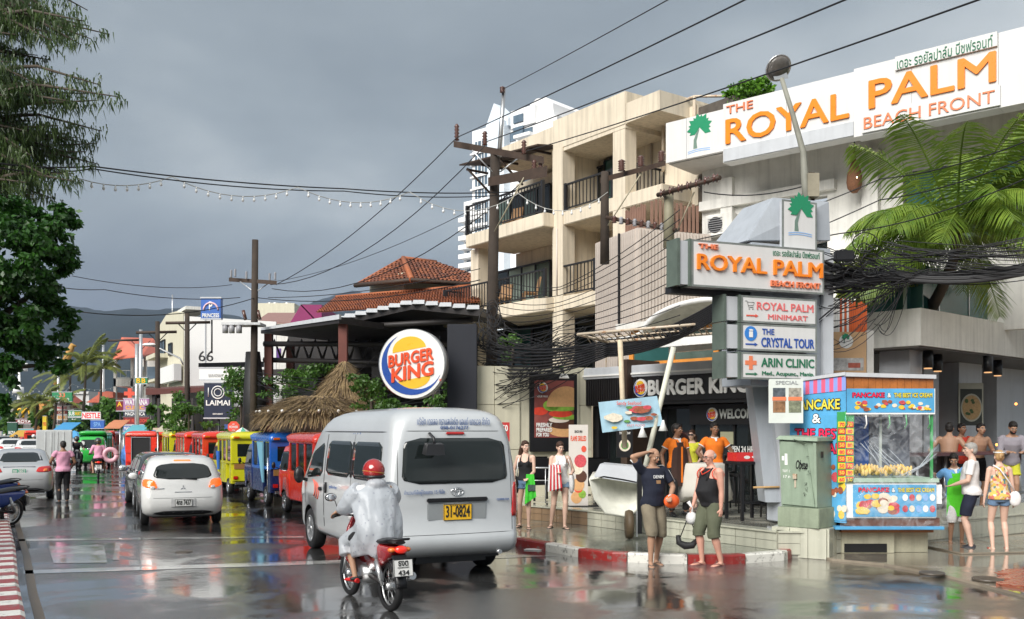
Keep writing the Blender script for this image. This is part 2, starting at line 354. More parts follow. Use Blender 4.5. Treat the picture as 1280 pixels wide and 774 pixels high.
# manhole covers
for k,(px,py,lb,z)in enumerate(((1235,723,'round iron manhole cover beside the red paving patch',.068),(1165,715.5,'small iron drain cover in the brown slab pavement',.068),(230,690,'rectangular drain plate in the wet road behind the white hatchback',.004))):
 g=G(px,py,z)
 t=thing('manhole_cover',lb,'manhole cover',g);mb=MB();mb.cyl(0,0,-.03,.004,.20-.03*k,n=20);mb.build('rim',mat('cast_iron',(.09,.075,.06),rough=.35,var=.4,vs=9),t)
 mb=MB()
 for i in range(-3,4):mb.box(-.12,.12,i*.035-.010,i*.035+.010,.004,.008)
 mb.build('grid',MATS['cast_iron'],t)
# drain grate under the stall kerb
# hills
def hillmesh(name,prof,D,depth,m,label,seed):
 rr=random.Random(seed);rs=[];n=46;px0=prof[0][0];px1=prof[-1][0]
 def top(px):
  for a,b in zip(prof,prof[1:]):
   if a[0]<=px<=b[0]:
    k=(px-a[0])/(b[0]-a[0]);k=k*k*(3-2*k);return a[1]+(b[1]-a[1])*k
  return prof[-1][1]
 mb=MB();ids=[]
 for j in range(13):
  t=j/12;row=[]
  for i in range(n*3+1):
   px=px0+(px1-px0)*i/(n*3);h=EYE+(HY-top(px))/F*D;prof_t=sin(min(1,t/.62)*pi/2)**1.15 if t<=.62 else cos((t-.62)/.38*pi/2)
   y=D-depth*.62+depth*t;z=h*prof_t*(1+.04*sin(i*.9+j*1.7+seed)*(.2+abs(.62-t))+rr.uniform(-.008,.008))
   row.append(mb.vert(((px-640)/F*D*(1+.0*t),y,max(-2,z-3 if j in(0,12)else z))))
  ids.append(row)
 for a,b in zip(ids,ids[1:]):
  for k in range(len(a)-1):mb.face((a[k],a[k+1],b[k+1],b[k]),True)
 return tag(mb.build(name,m),label,None,None,'structure')
m_hill=leafmat('forest_hill',(.008,.016,.012),(.022,.034,.022),None,.012)
hillmesh('hills',[(-400,350),(-100,372),(60,380),(150,392),(250,390),(330,402),(420,420),(520,450),(760,490)],2100,1300,m_hill,'long forested ridge under dark rain cloud',3)
hillmesh('hills',[(230,480),(340,420),(400,382),(440,368),(500,374),(560,380),(660,420),(900,470),(1100,500)],2900,1500,m_hill,'farther forested hill behind the dark pergola',9)
# the rainy air: one closed box around camera, street and hills
mb=MB();mb.box(-5200,5200,-60,4600,-3,520)
hz=mb.build('haze',[]);hz['kind']='stuff'
hm=bpy.data.materials.new('haze_air');hm.use_nodes=True;t=hm.node_tree;t.nodes.remove(t.nodes['Principled BSDF'])
pv=t.nodes.new('ShaderNodeVolumePrincipled');pv.inputs['Color'].default_value=(.50,.66,1,1);pv.inputs['Density'].default_value=.00009
t.links.new(pv.outputs[0],t.nodes['Material Output'].inputs['Volume']);hz.data.materials.clear();hz.data.materials.append(hm);hz.display_type='WIRE'
# ================================================================ BUILDINGS on the right
m_cream=mat('cream_render',(.68,.60,.475),rough=.8,var=.14,vs=.9,streak=.26)
m_cream2=mat('pale_cream_wall',(.62,.59,.46),rough=.65,var=.08,streak=.12)
m_white=mat('white_render',(.72,.71,.67),rough=.7,var=.12,streak=.2)
m_signw=mat('sign_white_panel',(.66,.66,.655),rough=.45,var=.07,vs=.7,streak=.08)
m_grey=mat('grey_panel',(.36,.38,.41),rough=.4,var=.08,streak=.08)
m_lgrey=mat('light_grey_panel',(.50,.52,.55),rough=.4,var=.08,streak=.1)
m_frame=mat('dark_frame',(.018,.018,.02),rough=.4,var=.2)
m_woodd=mat('dark_wood',(.05,.03,.02),rough=.6,var=.4,vs=6)
m_curt=mat('green_grey_curtain',(.25,.31,.27),rough=.8,var=.15)
m_redc=mat('red_brown_curtain',(.20,.05,.03),rough=.8,var=.3)
m_slat=mat('pinkish_cladding',(.60,.53,.475),rough=.6,var=.12,streak=.2)
m_slatb=mat('brown_slat',(.26,.15,.11),rough=.6,var=.2)
m_org=paint('orange_letter',(.86,.235,.012),coat=.2)
m_orgp=paint('coral_letter',(.78,.22,.10),coat=.2)
m_grn=paint('green_letter',(.02,.16,.08),coat=.2)
m_blue=paint('blue_letter',(.02,.08,.36),coat=.2)
m_lblue=paint('light_blue_print',(.22,.42,.75),coat=.1)
m_redl=paint('red_letter',(.70,.10,.06),coat=.2)
m_wl=paint('white_letter',(.82,.82,.80),coat=.1)
m_yel=paint('yellow_print',(.85,.50,.03),coat=.1)
m_palm=paint('palm_green_print',(.02,.25,.12),coat=.1)
m_trunkp=paint('palm_grey_print',(.16,.24,.20),coat=.1)
m_rust=wearpaint('rusty_metal',(.52,.44,.34),(.62,.27,.10))
m_glassc=mat('curtained_glass',(.09,.13,.11),rough=.07,var=.5,vs=1.5,bump=0,spec=.8)
def balusters(parent,x0,x1,y,z0,z1,ax='x',step=.16,m=None,name='railing'):
 m=m or m_frame;mb=MB()
 L_=x1-x0
 if ax=='x':mb.box(x0,x1,y-.035,y+.035,z1-.05,z1);mb.box(x0,x1,y-.02,y+.02,z0+.06,z0+.1)
 else:mb.box(y-.035,y+.035,x0,x1,z1-.05,z1);mb.box(y-.02,y+.02,x0,x1,z0+.06,z0+.1)
 for t in(x0,x1):
  if ax=='x':mb.box(t-.05,t+.05,y-.05,y+.05,z0,z1+.02)
  else:mb.box(y-.05,y+.05,t-.05,t+.05,z0,z1+.02)
 r=mb.build(name,m,parent)
 b=MB().box(-.012,.012,-.012,.012,z0+.1,z1-.05).mesh('baluster',m);n=max(1,int(L_/step))
 for i in range(1,n):
  t=x0+L_*i/n;piece(b,'baluster',r,(t,y,0)if ax=='x' else(y,t,0))
 return r
def glazing(parent,x0,x1,y,z0,z1,n,m=None,fr=None,name='window',tr=0,fw=.06):
 mb=MB();fr=fr or m_frame
 mb.box(x0,x1,y-.05,y+.06,z1-fw,z1);mb.box(x0,x1,y-.05,y+.06,z0,z0+fw)
 for i in range(n+1):
  t=x0+(x1-x0)*i/n;mb.box(t-fw/2,t+fw/2,y-.045,y+.055,z0+fw,z1-fw)
 if tr:mb.box(x0,x1,y-.04,y+.05,z0+(z1-z0)*tr-.025,z0+(z1-z0)*tr+.025)
 w=mb.build(name,fr,parent)
 for i in range(n):
  a=x0+(x1-x0)*i/n;b=x0+(x1-x0)*(i+1)/n
  pm=m[i%len(m)]if isinstance(m,list)else(m or glass_dark)
  MB().box(a+fw/2,b-fw/2,y,y+.02,z0+fw,z1-fw).build('pane',pm,w)
 return w
# ---- beige four storey building
PB=Pl((3.17-.725*8.5,28+8.5),(3.17,28));X=PB.X
bb=plthing('apartment_building','beige four storey apartment building with open balconies behind the wooden pole','building',PB)
def part(name,m,par,*boxes,bev=0.0,label=None):
 mb=MB()
 for b in boxes:mb.box(*b)
 return mb.build(name,m,par,bev,label=label)
part('roof_parapet',m_cream,bb,(7.35,10.72,-.02,6,10.92,11.86),(4.0,7.35,.2,6.02,11.16,11.80),(10.70,10.74,0,5,10.9,11.84))
part('wall',m_cream,bb,(3.0,10.72,1.7,1.9,.2,8.46),(7.35,10.70,1.7,1.9,8.9,10.92),(3.0,7.35,1.71,1.88,8.9,11.0),(3.0,3.2,1.9,6,.2,11),(10.52,10.70,3.0,6,8.9,10.9),(7.5,7.62,.3,1.7,6.2,10.9),(3.0,10.7,5.9,6.0,.2,11))
part('ceiling',m_cream,bb,(7.36,10.70,0,1.7,10.80,10.915))
part('slab',m_cream,bb,(X(582,.45),7.42,-.45,1.7,8.46,8.9),(7.42,10.7,0,1.7,8.47,8.89),(10.53,12.2,-.01,6,8.48,8.88),bev=.02)
part('slab',m_cream,bb,(X(554,.35),7.42,-.35,1.7,5.8,6.25),(7.42,9.5,-.02,1.7,5.81,6.24),bev=.02)
part('column',m_cream,bb,(2.66,3.14,-.05,.4,.2,8.46));part('column',m_cream,bb,(7.35,7.86,-.04,.45,.2,10.92))
part('column',m_cream,bb,(10.15,10.68,.01,.45,.2,10.8))
O=-1.7
glazing(bb,X(625,O),X(690,O),1.62,8.95,10.6,4,[m_glassc,glass_dark,m_glassc,glass_dark])
glazing(bb,X(721,O),X(757,O),1.62,8.95,10.6,2,[m_redc,glass_dark])
glazing(bb,X(759,O),X(771,O),1.60,8.95,10.75,1,[glass_teal],tr=.72)
glazing(bb,X(622,O),X(690,O),1.62,6.28,7.95,4,[glass_dark,m_curt,m_curt,m_glassc])
glazing(bb,X(722,O),X(746,O),1.62,6.3,7.95,1,[glass_dark],tr=.4)
glazing(bb,X(622,O),X(692,O),1.62,3.4,5.75,3,[glass_dark,glass_teal,glass_dark])
glazing(bb,X(699,O),X(745,O),1.62,3.4,5.75,2,[glass_dark])
balusters(bb,X(584,.4),7.3,-.40,8.9,9.92);balusters(bb,X(556,.3),7.3,-.30,6.25,7.15);balusters(bb,7.9,10.1,.05,8.9,9.75);balusters(bb,7.5,9.35,.02,6.24,7.2)
balusters(bb,.5,2.9,10.62,8.9,9.85,'y');balusters(bb,-.28,1.6,X(557,.3),6.25,7.15,'y')
# side balcony seen past the corner
part('side_wall',m_cream,bb,(10.9,12.2,2.9,3.05,6,10.9),(10.72,12.1,.0,5,10.93,11.5))
glazing(bb,10.9,12.1,2.85,8.95,10.6,3,[glass_dark,m_curt,glass_teal])
mb=MB()
for t in range(5):mb.box(3.2+t*.9,3.26+t*.9,-.6,.3,11.10-t*.035,11.17-t*.035)
ax_=X(574,.9);mb.hexa([(ax_,-.9,11.22),(7.3,-.6,11.0),(ax_+.3,.35,11.35),(7.3,.35,11.12),(ax_,-.9,11.27),(7.3,-.6,11.05),(ax_+.3,.35,11.40),(7.3,.35,11.17)])
for t in(3.4,5.2):mb.tube([(t,-.7,11.12),(t+.1,.3,10.3)],.04)
mb.build('awning',m_woodd,bb)
# balcony chairs of woven wood
def rattan_chair(label,px,off,z,rz):
 m=mat('rattan',(.34,.20,.10),rough=.7,var=.3,vs=20)
 p=PB.A+PB.d*PB.X(px,off)+PB.n*off;t=thing('rattan_chair',label,'chair',(p.x,p.y,z),PB.rz+rz,'rattan chairs on the balconies')
 MB().box(-.25,.25,-.25,.22,.38,.45).build('seat',m,t,.02);MB().hexa([(-.25,.2,.45),(.25,.2,.45),(-.25,.25,.45),(.25,.25,.45),(-.25,.3,.95),(.25,.3,.95),(-.25,.35,.95),(.25,.35,.95)]).build('backrest',m,t)
 l=MB().box(-.02,.02,-.02,.02,0,.38).mesh('leg',m)
 for a,b in((-.22,-.22),(.22,-.22),(-.22,.2),(.22,.2)):piece(l,'leg',t,(a,b,0))
rattan_chair('woven rattan chair on the third floor balcony, left one',628,-.6,6.25,.4);rattan_chair('woven rattan chair on the third floor balcony nearer the middle column',663,-.6,6.25,-.5)
rattan_chair('woven rattan chair on the top balcony under the dark awning',640,-.7,8.9,.2)
# yellowish rooftop extension with rusty pipes
ex=thing('rooftop_annexe','yellowish rooftop room framed with rusty pipes behind the hotel sign','roof annexe',P(858,150,27.5)*1.0,PB.rz);ex.location.z=8.4
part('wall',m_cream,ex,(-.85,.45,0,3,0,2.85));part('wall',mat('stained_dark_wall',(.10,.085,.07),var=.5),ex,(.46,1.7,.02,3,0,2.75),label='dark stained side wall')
mb=MB()
for a in(-.82,.42):mb.tube([(a,-.12,1.2),(a,-.12,3.05)],.045)
mb.tube([(-.82,-.12,3.05),(.42,-.12,3.05),(1.6,.7,2.9)],.04);mb.tube([(-.82,-.12,1.7),(-.2,-.12,1.72)],.06);mb.tube([(-.82,-.12,3.05),(-.3,1.8,3.05),(.9,1.8,3.0)],.03)
mb.build('pipe',m_rust,ex)
# ---- ribbed cladding block
cb_a=P(745,400,27.3);cb_b=P(797,400,25.2)
PC=Pl((cb_a.x,cb_a.y),(cb_b.x,cb_b.y));cw=PC.len
cb=plthing('clad_block','pinkish building block clad in narrow vertical ribs below the balconies','building',PC)
part('wall',m_slat,cb,(0,cw,0,2.3,.42,7.35))
rb=MB().box(-.03,.03,-.035,0,3.4,7.33).mesh('rib',m_slat)
for i in range(int(cw/.1)):piece(rb,'rib',cb,(.05+i*.1,0,0))
for i in range(22):piece(rb,'rib',cb,(cw,.06+i*.1,0),pi/2)
part('drainpipe',m_frame,cb,(cw*.62,cw*.62+.035,-.1,-.04,.5,7.35));part('rust_strip',m_rust,cb,(cw*.28,cw*.28+.05,-.05,-.036,3.4,4.6))
for i in range(24):
 hh=.75+R.uniform(-.06,.05)
 part('fence_slat',m_slatb,cb,(.95+i*.09,1.01+i*.09,.4,.43,7.35,7.35+hh))if i<12 else part('fence_slat',m_slatb,cb,(cw-.02,cw+.02,.4+(i-12)*.13,.47+(i-12)*.13,7.35,7.35+hh))
# ---- Royal Palm hotel: sign board with wall behind
PR=Pl((4.18,26),(10.8,20.2))
rp=plthing('hotel_building','white beach hotel building with big projecting sign board and palm in front','building',PR)
part('wall',m_white,rp,(.35,2.2,1.3,1.6,.2,9.24),(3.95,5.5,1.3,1.6,.2,9.24),(5.5,14.5,1.3,1.6,4.3,9.24),(2.2,3.95,1.3,1.6,8.0,9.24),(2.2,3.95,1.3,1.6,.2,6.2),(.35,.6,1.6,9,.2,9.24))
part('pilaster',m_white,rp,(1.0,1.35,1.15,1.3,.5,8.9));part('pilaster',m_white,rp,(4.9,5.3,1.1,1.3,.5,8.9))
part('beam',m_white,rp,(.35,4.2,1.12,1.3,8.1,8.35))
w=glazing(rp,2.25,3.9,1.7,6.25,7.95,3,[glass_dark])
w=glazing(rp,5.9,9.2,1.24,6.4,8.2,4,[glass_teal,m_glassc])
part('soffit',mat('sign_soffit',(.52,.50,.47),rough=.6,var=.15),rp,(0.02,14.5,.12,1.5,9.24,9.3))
part('roof',m_white,rp,(.2,14.5,1.5,9,9.9,10.1))
# the sign itself
sg=plthing('hotel_sign','long white rooftop sign reading THE ROYAL PALM BEACH FRONT in raised orange letters','sign',PR)
pn=[(0,.62),(.64,1.86)]
xs=[-0.0,.62,1.88]
for a,b in((0,.63),(.64,1.87)):part('panel',m_signw,sg,(a,b-.0,-.02,.1,9.26,10.34))
xs=[1.88,3.6,5.28];
for a,b in zip(xs,xs[1:]):part('panel',m_signw,sg,(a,b-.008,-.30,.1,8.86,10.36))
xs=[5.29,6.6,8.38,9.9,11.6,13.2,14.6]
for a,b in zip(xs,xs[1:]):part('panel',m_signw,sg,(a,b-.008,-.36,.1,8.82,10.40))
part('lower_band',m_lgrey,sg,(1.9,5.27,-.33,-.301,8.88,9.2))
text('THE',(1.98,10.08,2.72,10.28),m_orgp,sg,-.305,.0,.03)
text('ROYAL',(1.98,9.32,5.15,9.93),m_org,sg,-.305,.02,.04)
text('PALM',(5.66,9.40,8.32,10.02),m_org,sg,-.365,.02,.04)
part('letter_panel',m_signw,sg,(5.5,8.42,-.42,-.361,8.86,9.28));text('BEACH FRONT',(5.55,8.93,8.32,9.2),m_orgp,sg,-.425,.0,.02)
part('letter_panel',m_signw,sg,(6.25,8.36,-.42,-.361,10.12,10.42));text('เดอะ รอยัลปาล์ม บีชฟรอนท์',(6.3,10.13,8.28,10.38),m_grn,sg,-.425,.01,.01)
def palm_logo(par,cx,z0,s,y,waves=True):
 mb=MB()
 for k in range(12):
  a=-.5+k*(pi+1.0)/11;l=s*.66*(1-.12*(k%2))
  c=Vector((cx+s*.06,0,z0+s*.92));d=Vector((cos(a),0,sin(a)));nn=Vector((-sin(a),0,cos(a)))
  pts=[c,c+d*l*.6+nn*l*.24,c+d*l-nn*.0,c+d*l*.62-nn*l*.22]
  mb.prism([(p.x,p.z)for p in pts],y-.006-.0006*k,y,'y')
 mb.build('palm_crown_emblem',m_palm,par)
 mb=MB();q=[(cx-s*.26,z0),(cx-s*.06,z0),(cx-s*.1,z0+s*.32),(cx+s*.05,z0+s*.85),(cx-s*.08,z0+s*.75),(cx-s*.24,z0+s*.4)]
 mb.prism(q,y-.005,y-.0005);mb.build('palm_trunk_emblem',m_trunkp,par)
 if waves:
  mb=MB()
  for j in range(2):
   pts=[(cx-s*.55+s*1.15*i/8,z0-s*.09-j*s*.08+sin(i*pi/8)*s*.05)for i in range(9)]
   mb.prism(pts+[(a,b-s*.03)for a,b in pts[::-1]],y-.004,y-.0005)
  mb.build('wave_emblem',m_lblue,par)
palm_logo(sg,1.0,9.48,.58,-.021)
# hanging woven pendant lamp under the soffit
pl_=thing('pendant_lamp','woven brown drop shaped lamp hanging under the hotel soffit','lamp',P(1068,212,23.4));pl_.location.z=P(1068,241,23.4).z
m_wov=mat('woven_lamp',(.22,.10,.05),rough=.8,var=.5,vs=30,bump=.6)
MB().lathe([(.03,.98),(.05,.75),(.13,.6),(.2,.42),(.22,.25),(.19,.1),(.08,0)],n=14).build('shade',m_wov,pl_)
MB().cyl(0,0,.98,1.25,.02).box(-.5,.5,-.05,.05,1.25,1.29).build('bracket',m_frame,pl_)
MB().ell((0,-.19,.3),.03).build('bulb',mat('lamp_glow',(1,.85,.6),emit=3,var=0,bump=0),pl_);pl_.scale=(.85,.85,1.08)
# pot shrub up on the roof comes with the plants
# ---- terrace podium
PG_=Pl((8.09,19.0),(8.09+10,19+8.8));PGL=Pl((8.09-.88*4.2,19+4.2),(8.09,19.0))
po=plthing('terrace','white terrace slab over the open restaurant with glass balustrade','terrace',PG_)
mb=MB();pa=[(-0.0,0),(13,0),(13,5),(0,5)]
part('slab',m_white,po,(0,13,0,5.2,3.72,4.46))
part('floor',m_lgrey,po,(0.2,13,.3,9,.3,.5))
for a,b,c,d in((.45,1.0,.45,1.1),(3.3,4.05,1.5,2.2),(4.9,6.2,1.4,2.3),(1.6,2.1,4.0,4.7),(7.6,9.8,1.6,2.4)):part('column',m_lgrey,po,(a,b,c,d,.5,3.72))
for i in range(9):part('glass_panel',glass_teal,po,(.1+i*1.45,1.5+i*1.45,.35,.37,4.47,5.45))
for i in range(9):part('post',alu,po,(.06+i*1.45,.1+i*1.45,.33,.39,4.46,5.5))
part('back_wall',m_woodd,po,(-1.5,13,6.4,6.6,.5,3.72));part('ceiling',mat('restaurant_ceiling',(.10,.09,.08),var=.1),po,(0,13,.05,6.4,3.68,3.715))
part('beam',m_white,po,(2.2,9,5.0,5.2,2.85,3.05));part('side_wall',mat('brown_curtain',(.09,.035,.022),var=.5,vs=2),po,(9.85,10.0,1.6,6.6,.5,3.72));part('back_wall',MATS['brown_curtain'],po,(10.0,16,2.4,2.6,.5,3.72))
mb=MB();mb.quad((2.2,5.3,.6),(8,5.3,.6),(8,5.25,2.8),(2.2,5.25,2.8));
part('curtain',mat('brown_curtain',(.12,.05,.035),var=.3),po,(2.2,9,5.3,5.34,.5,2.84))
# left return of the terrace slab
pr2=plthing('terrace_return','white side of the terrace slab above the narrow passage','terrace',PGL)
part('slab',m_white,pr2,(0,PGL.len-.02,0.01,4,3.74,4.44));part('column',m_white,pr2,(3.9,4.6,.9,1.5,.3,3.74));part('glass_panel',glass_teal,pr2,(PGL.len-1.3,PGL.len-.1,.3,.32,4.45,5.4))
# restaurant low tiled wall and counter
m_tile=mat('cream_wall_tile',(.50,.50,.41),rough=.25,var=.08,vs=2,coat=.4,streak=.15)
m_tileb=mat('brown_wall_tile',(.30,.20,.12),rough=.35,var=.2,vs=3,coat=.3,streak=.2)
m_top=wetmat('wet_terrace_floor',(.34,.33,.28),(.44,.43,.37),.08,.3,.8,.1,.8)
pf=MB();pf.prism([(x,y)for x,y in PLAT]+[(18,34),(-3,34),(-3,24),(-.6,22)],0,.40,'z')
plat=pf.build('terrace_base',m_top);tag(plat,'raised tiled terrace base in front of the burger restaurant',None,None,'structure')
def tiled(a,b,z0,rows,m,tw,top=None,hgt=None,name='tile',par=plat):
 a=Vector((a[0],a[1],0));b=Vector((b[0],b[1],0));d=b-a;n=max(1,round(d.length/tw));w=d.length/n;rz=atan2(d.y,d.x);d.normalize()
 me=MB().box(.004,w-.004,-.022,0,.003,rows[1]-.003).mesh(name,m,.002)
 for r_ in range(rows[0]):
  for i in range(n):piece(me,name,par,a+d*(w*i)+Vector((0,0,z0+r_*rows[1])),rz)
for(a,b),m in zip(zip(PLAT,PLAT[1:]),[m_tileb]+[m_tile]*9):tiled(a,b,0.05 if a[0]>4 else .12,(2,.18)if a[0]>4 else(2,.145),m,.45)
tiled((-3,24),(-.6,22),.12,(2,.145),m_tileb,.5);tiled((-.6,22),(.35,20.6),.12,(2,.145),m_tileb,.5)
cop=MB();
for a,b in zip(PLAT,PLAT[1:]):
 a=Vector((*a,0));b=Vector((*b,0));d=(b-a).normalized();n_=Vector((d.y,-d.x,0));z=Vector((0,0,1))
 cop.hexa([a+n_*.05+z*.402,b+n_*.05+z*.402,a-n_*.25+z*.402,b-n_*.25+z*.402,a+n_*.05+z*.43,b+n_*.05+z*.43,a-n_*.25+z*.43,b-n_*.25+z*.43])
cop.build('coping',m_tile,plat)
# planter like tiled plinth under the green cabinet
PP=Pl((3.95,15.72),(4.95,15.12))
pt=plthing('plinth','cream tiled corner plinth carrying the green electrical cabinet','plinth',PP)
part('core',m_tile,pt,(.3,PP.len+.02,.02,.9,0,.48))
tm=MB().box(.003,.283,-.02,.018,.003,.477).mesh('tile',m_tile,.002)
for i in range(3):piece(tm,'tile',pt,(.31+i*.288-.0,0,0))
for i in range(2):piece(tm,'tile',pt,(PP.len+.02,.02+i*.29,0),pi/2)
tiled((4.95,15.35),(5.45,15.75),.04,(2,.22),m_tile,.5)
# restaurant counter wall
PW=Pl((7.55,17.0),(12.0,20.0))
cw_=plthing('counter','restaurant bar counter with dark red top on a low cream wall','counter',PW)
part('wall',m_tile,cw_,(-1.9,PW.len,.05,.2,.1,.62));part('counter_top',mat('dark_red_wood',(.10,.025,.018),rough=.3,coat=.4),cw_,(-1.6,PW.len,.5,1.0,1.55,1.62),bev=.01)
for i in range(8):MB().cyl(-1.3+i*.9,.75,.42,1.55,.035).build('post',alu,cw_);MB().tube([(-1.5,.12,.82),(5,.12,.82)],.025).build('foot_rail',alu,cw_)
part('front_panel',mat('counter_front',(.045,.03,.03),var=.3),cw_,(-1.6,1.6,.8,.86,.5,1.55))
tmw=MB().box(.004,.556,-.022,0,.003,.25).mesh('tile',m_tile,.002)
for i in range(11):
 for j in range(2):piece(tmw,'tile',cw_,(-1.0+i*.56,.05,.1+j*.255))
# ceiling spots, red lantern and pizza poster in the restaurant
for k,(px,py,D)in enumerate(((1160,443,19.8),(1172,454,20.8),(1235,451,21.2),(1247,460,22.5))):
 q=P(px,py,D);t=thing('ceiling_spot',('nearer black ceiling spot left of the terrace column','second black ceiling spot, just right of the nearer left one','black ceiling spot left in the pair right of the pizza poster','farthest black ceiling spot in the right hand pair')[k],'ceiling light',(q.x,q.y,3.30),0,'black ceiling spots in the restaurant')
 MB().cyl(0,0,.02,.37,.10,n=16).build('housing',black,t);MB().cyl(0,0,0,.02,.08).build('lens',mat('dim_lamp',(1,.55,.25),emit=.6,var=0,bump=0),t)
q=P(1195,487,24.2);t=thing('lantern','small glowing red lamp inside the dark restaurant','lamp',q);MB().ell((0,0,0),.09).build('bulb',mat('red_glow',(1,.06,.02),emit=5,var=0,bump=0),t);MB().cyl(0,0,.08,.5,.01).build('cord',black,t)
a=P(1198,532,22.6);b=P(1229,532,22.6)
m_pz=[mat('poster_dark',(.035,.04,.035),var=.2),mat('pizza_crust',(.40,.26,.12),var=.4,vs=30),mat('pizza_green',(.05,.09,.03),var=.4),mat('poster_pale',(.36,.36,.30),var=.2)]
t=thing('poster','pizza poster hanging on the restaurant column','poster',(a.x,a.y,a.z));wd=b.x-a.x
part('board',m_pz[0],t,(0,wd,0,.03,0,1.0));part('print_border',m_pz[3],t,(.0,wd,-.006,-.001,.86,1.0),(0,.04,-.006,-.001,0,.86),(wd-.03,wd,-.006,-.001,0,.86))
MB().disc(wd*.52,.42,.25,.33,-.012,-.001).build('pizza_print',m_pz[3],t);MB().disc(wd*.52,.42,.22,.29,-.016,-.012).build('pizza_print',m_pz[1],t)
mb=MB()
for k in range(9):mb.disc(wd*.52+R.uniform(-.14,.14),.42+R.uniform(-.2,.2),.04,.035,-.019-.0005*k,-.016,8)
mb.build('topping_print',m_pz[2],t)
# terrace ceiling fan hint
# ---- burger restaurant
PK=Pl((5.125-.896*3.9,20.5+3.9),(5.125,20.5))
bk_=plthing('burger_restaurant','burger restaurant shopfront with black ribbed fascia and dark glass doors','restaurant',PK)
bm_sign=mat('fascia_black',(.014,.013,.014),rough=.45,var=.2)
part('roof_band',m_lgrey,bk_,(.3,6.6,-.08,5,3.30,3.58),bev=.01);part('trim',m_wl,bk_,(.3,6.6,-.11,-.081,3.36,3.40))
part('fascia',bm_sign,bk_,(.35,6.5,-.02,.3,2.64,3.30))
rbm=MB().box(-.018,.018,-.045,-.02,2.66,3.28).mesh('rib',bm_sign)
for i in range(24):piece(rbm,'rib',bk_,(.4+i*.075,0,0))
part('lettering_board',bm_sign,bk_,(2.15,5.6,-.06,-.021,2.72,3.29))
text('BURGER KING',(2.46,2.86,5.2,3.19),m_wl,bk_,-.07,.055,.03)
def bk_logo(par,cx,cz,r,y,s=1,rim=True):
 mb=MB();
 MB().disc(cx,cz,r,r*1.03,y-.02,y,40).build('logo_disc',m_wl,par)
 mb=MB();n=22;o_,i_=[],[]
 for k in range(n+1):
  a=radians(118)+radians(222)*k/n;tt=sin(pi*k/n);o_.append((cx+cos(a)*r*.93,cz+sin(a)*r*.93));i_.append((cx+r*.06*tt+cos(a)*r*(.93-.17*tt),cz+r*.04*tt+sin(a)*r*(.93-.17*tt)))
 for k in range(n):mb.prism([o_[k],o_[k+1],i_[k+1],i_[k]],y-.028,y-.019)
 mb.build('blue_crescent',m_blue,par)
 def bun(cx_,cz_,w,h,up,nm):
  pts=[(cx_+cos(pi*k/14)*w,cz_+(1 if up else-1)*sin(pi*k/14)*h)for k in range(15)]
  mb=MB();rot=radians(10);pts=[(cx+(a-cx)*cos(rot)-(b-cz)*sin(rot),cz+(a-cx)*sin(rot)+(b-cz)*cos(rot))for a,b in pts]
  mb.prism(pts,y-.027,y-.019);mb.build(nm,m_yel,par)
 bun(cx,cz+r*.42,r*.52,r*.40,True,'bun_emblem');bun(cx,cz-r*.44,r*.50,r*.30,False,'bun_emblem')
 for sx,(a0,b0,a1,b1)in(('BURGER',(-.70,.02,.66,.36)),('KING',(-.60,-.44,.66,-.04))):
  o=text(sx,(a0*r,b0*r,a1*r,b1*r),m_redo,par,0,.045,.008*s)
  for v in o.data.vertices:
   x_,z_=v.co.x,v.co.z;z_+=x_*tan(radians(10));v.co.x=cx+x_;v.co.z=cz+z_;v.co.y+=y-.0285
 return
m_redo=paint('orange_red_letter',(.80,.085,.02),coat=.3)
bk_logo(bk_,2.2,3.03,.21,-.062)
# glass front
glazing(bk_,.5,3.3,.7,.42,2.6,3,[glass_dark]);dw=glazing(bk_,3.3,5.6,.5,.42,2.6,2,[glass_dark]);part('transom',bm_sign,bk_,(3.3,5.6,.36,.49,2.16,2.62));part('side_wall',m_frame,bk_,(5.6,6.6,.3,4,.4,3.3),(.3,.5,.3,4,.4,2.64))
text('WELCOME',(4.15,2.30,5.12,2.5),mat('pale_print',(.42,.44,.42),var=0,bump=0),bk_,.34,.05,.004);bk_logo(bk_,3.95,2.39,.15,.355)
text('OPEN 24 HRS',(4.3,1.55,5.02,1.68),m_wl,bk_,.46,.04,.004)
part('notice',mat('notice_paper',(.45,.45,.30),var=.05),bk_,(4.1,4.45,.44,.46,1.72,2.0))
# upper glazed room with orange posts above the fascia
up=glazing(bk_,1.0,6.2,1.0,3.6,4.55,4,[glass_teal,m_glassc,glass_dark,glass_teal],m_rust if False else mat('orange_post',(.62,.24,.04),rough=.6,var=.25),fw=.14)
part('upper_roof',m_white,bk_,(.8,6.4,.6,5,4.56,4.7))
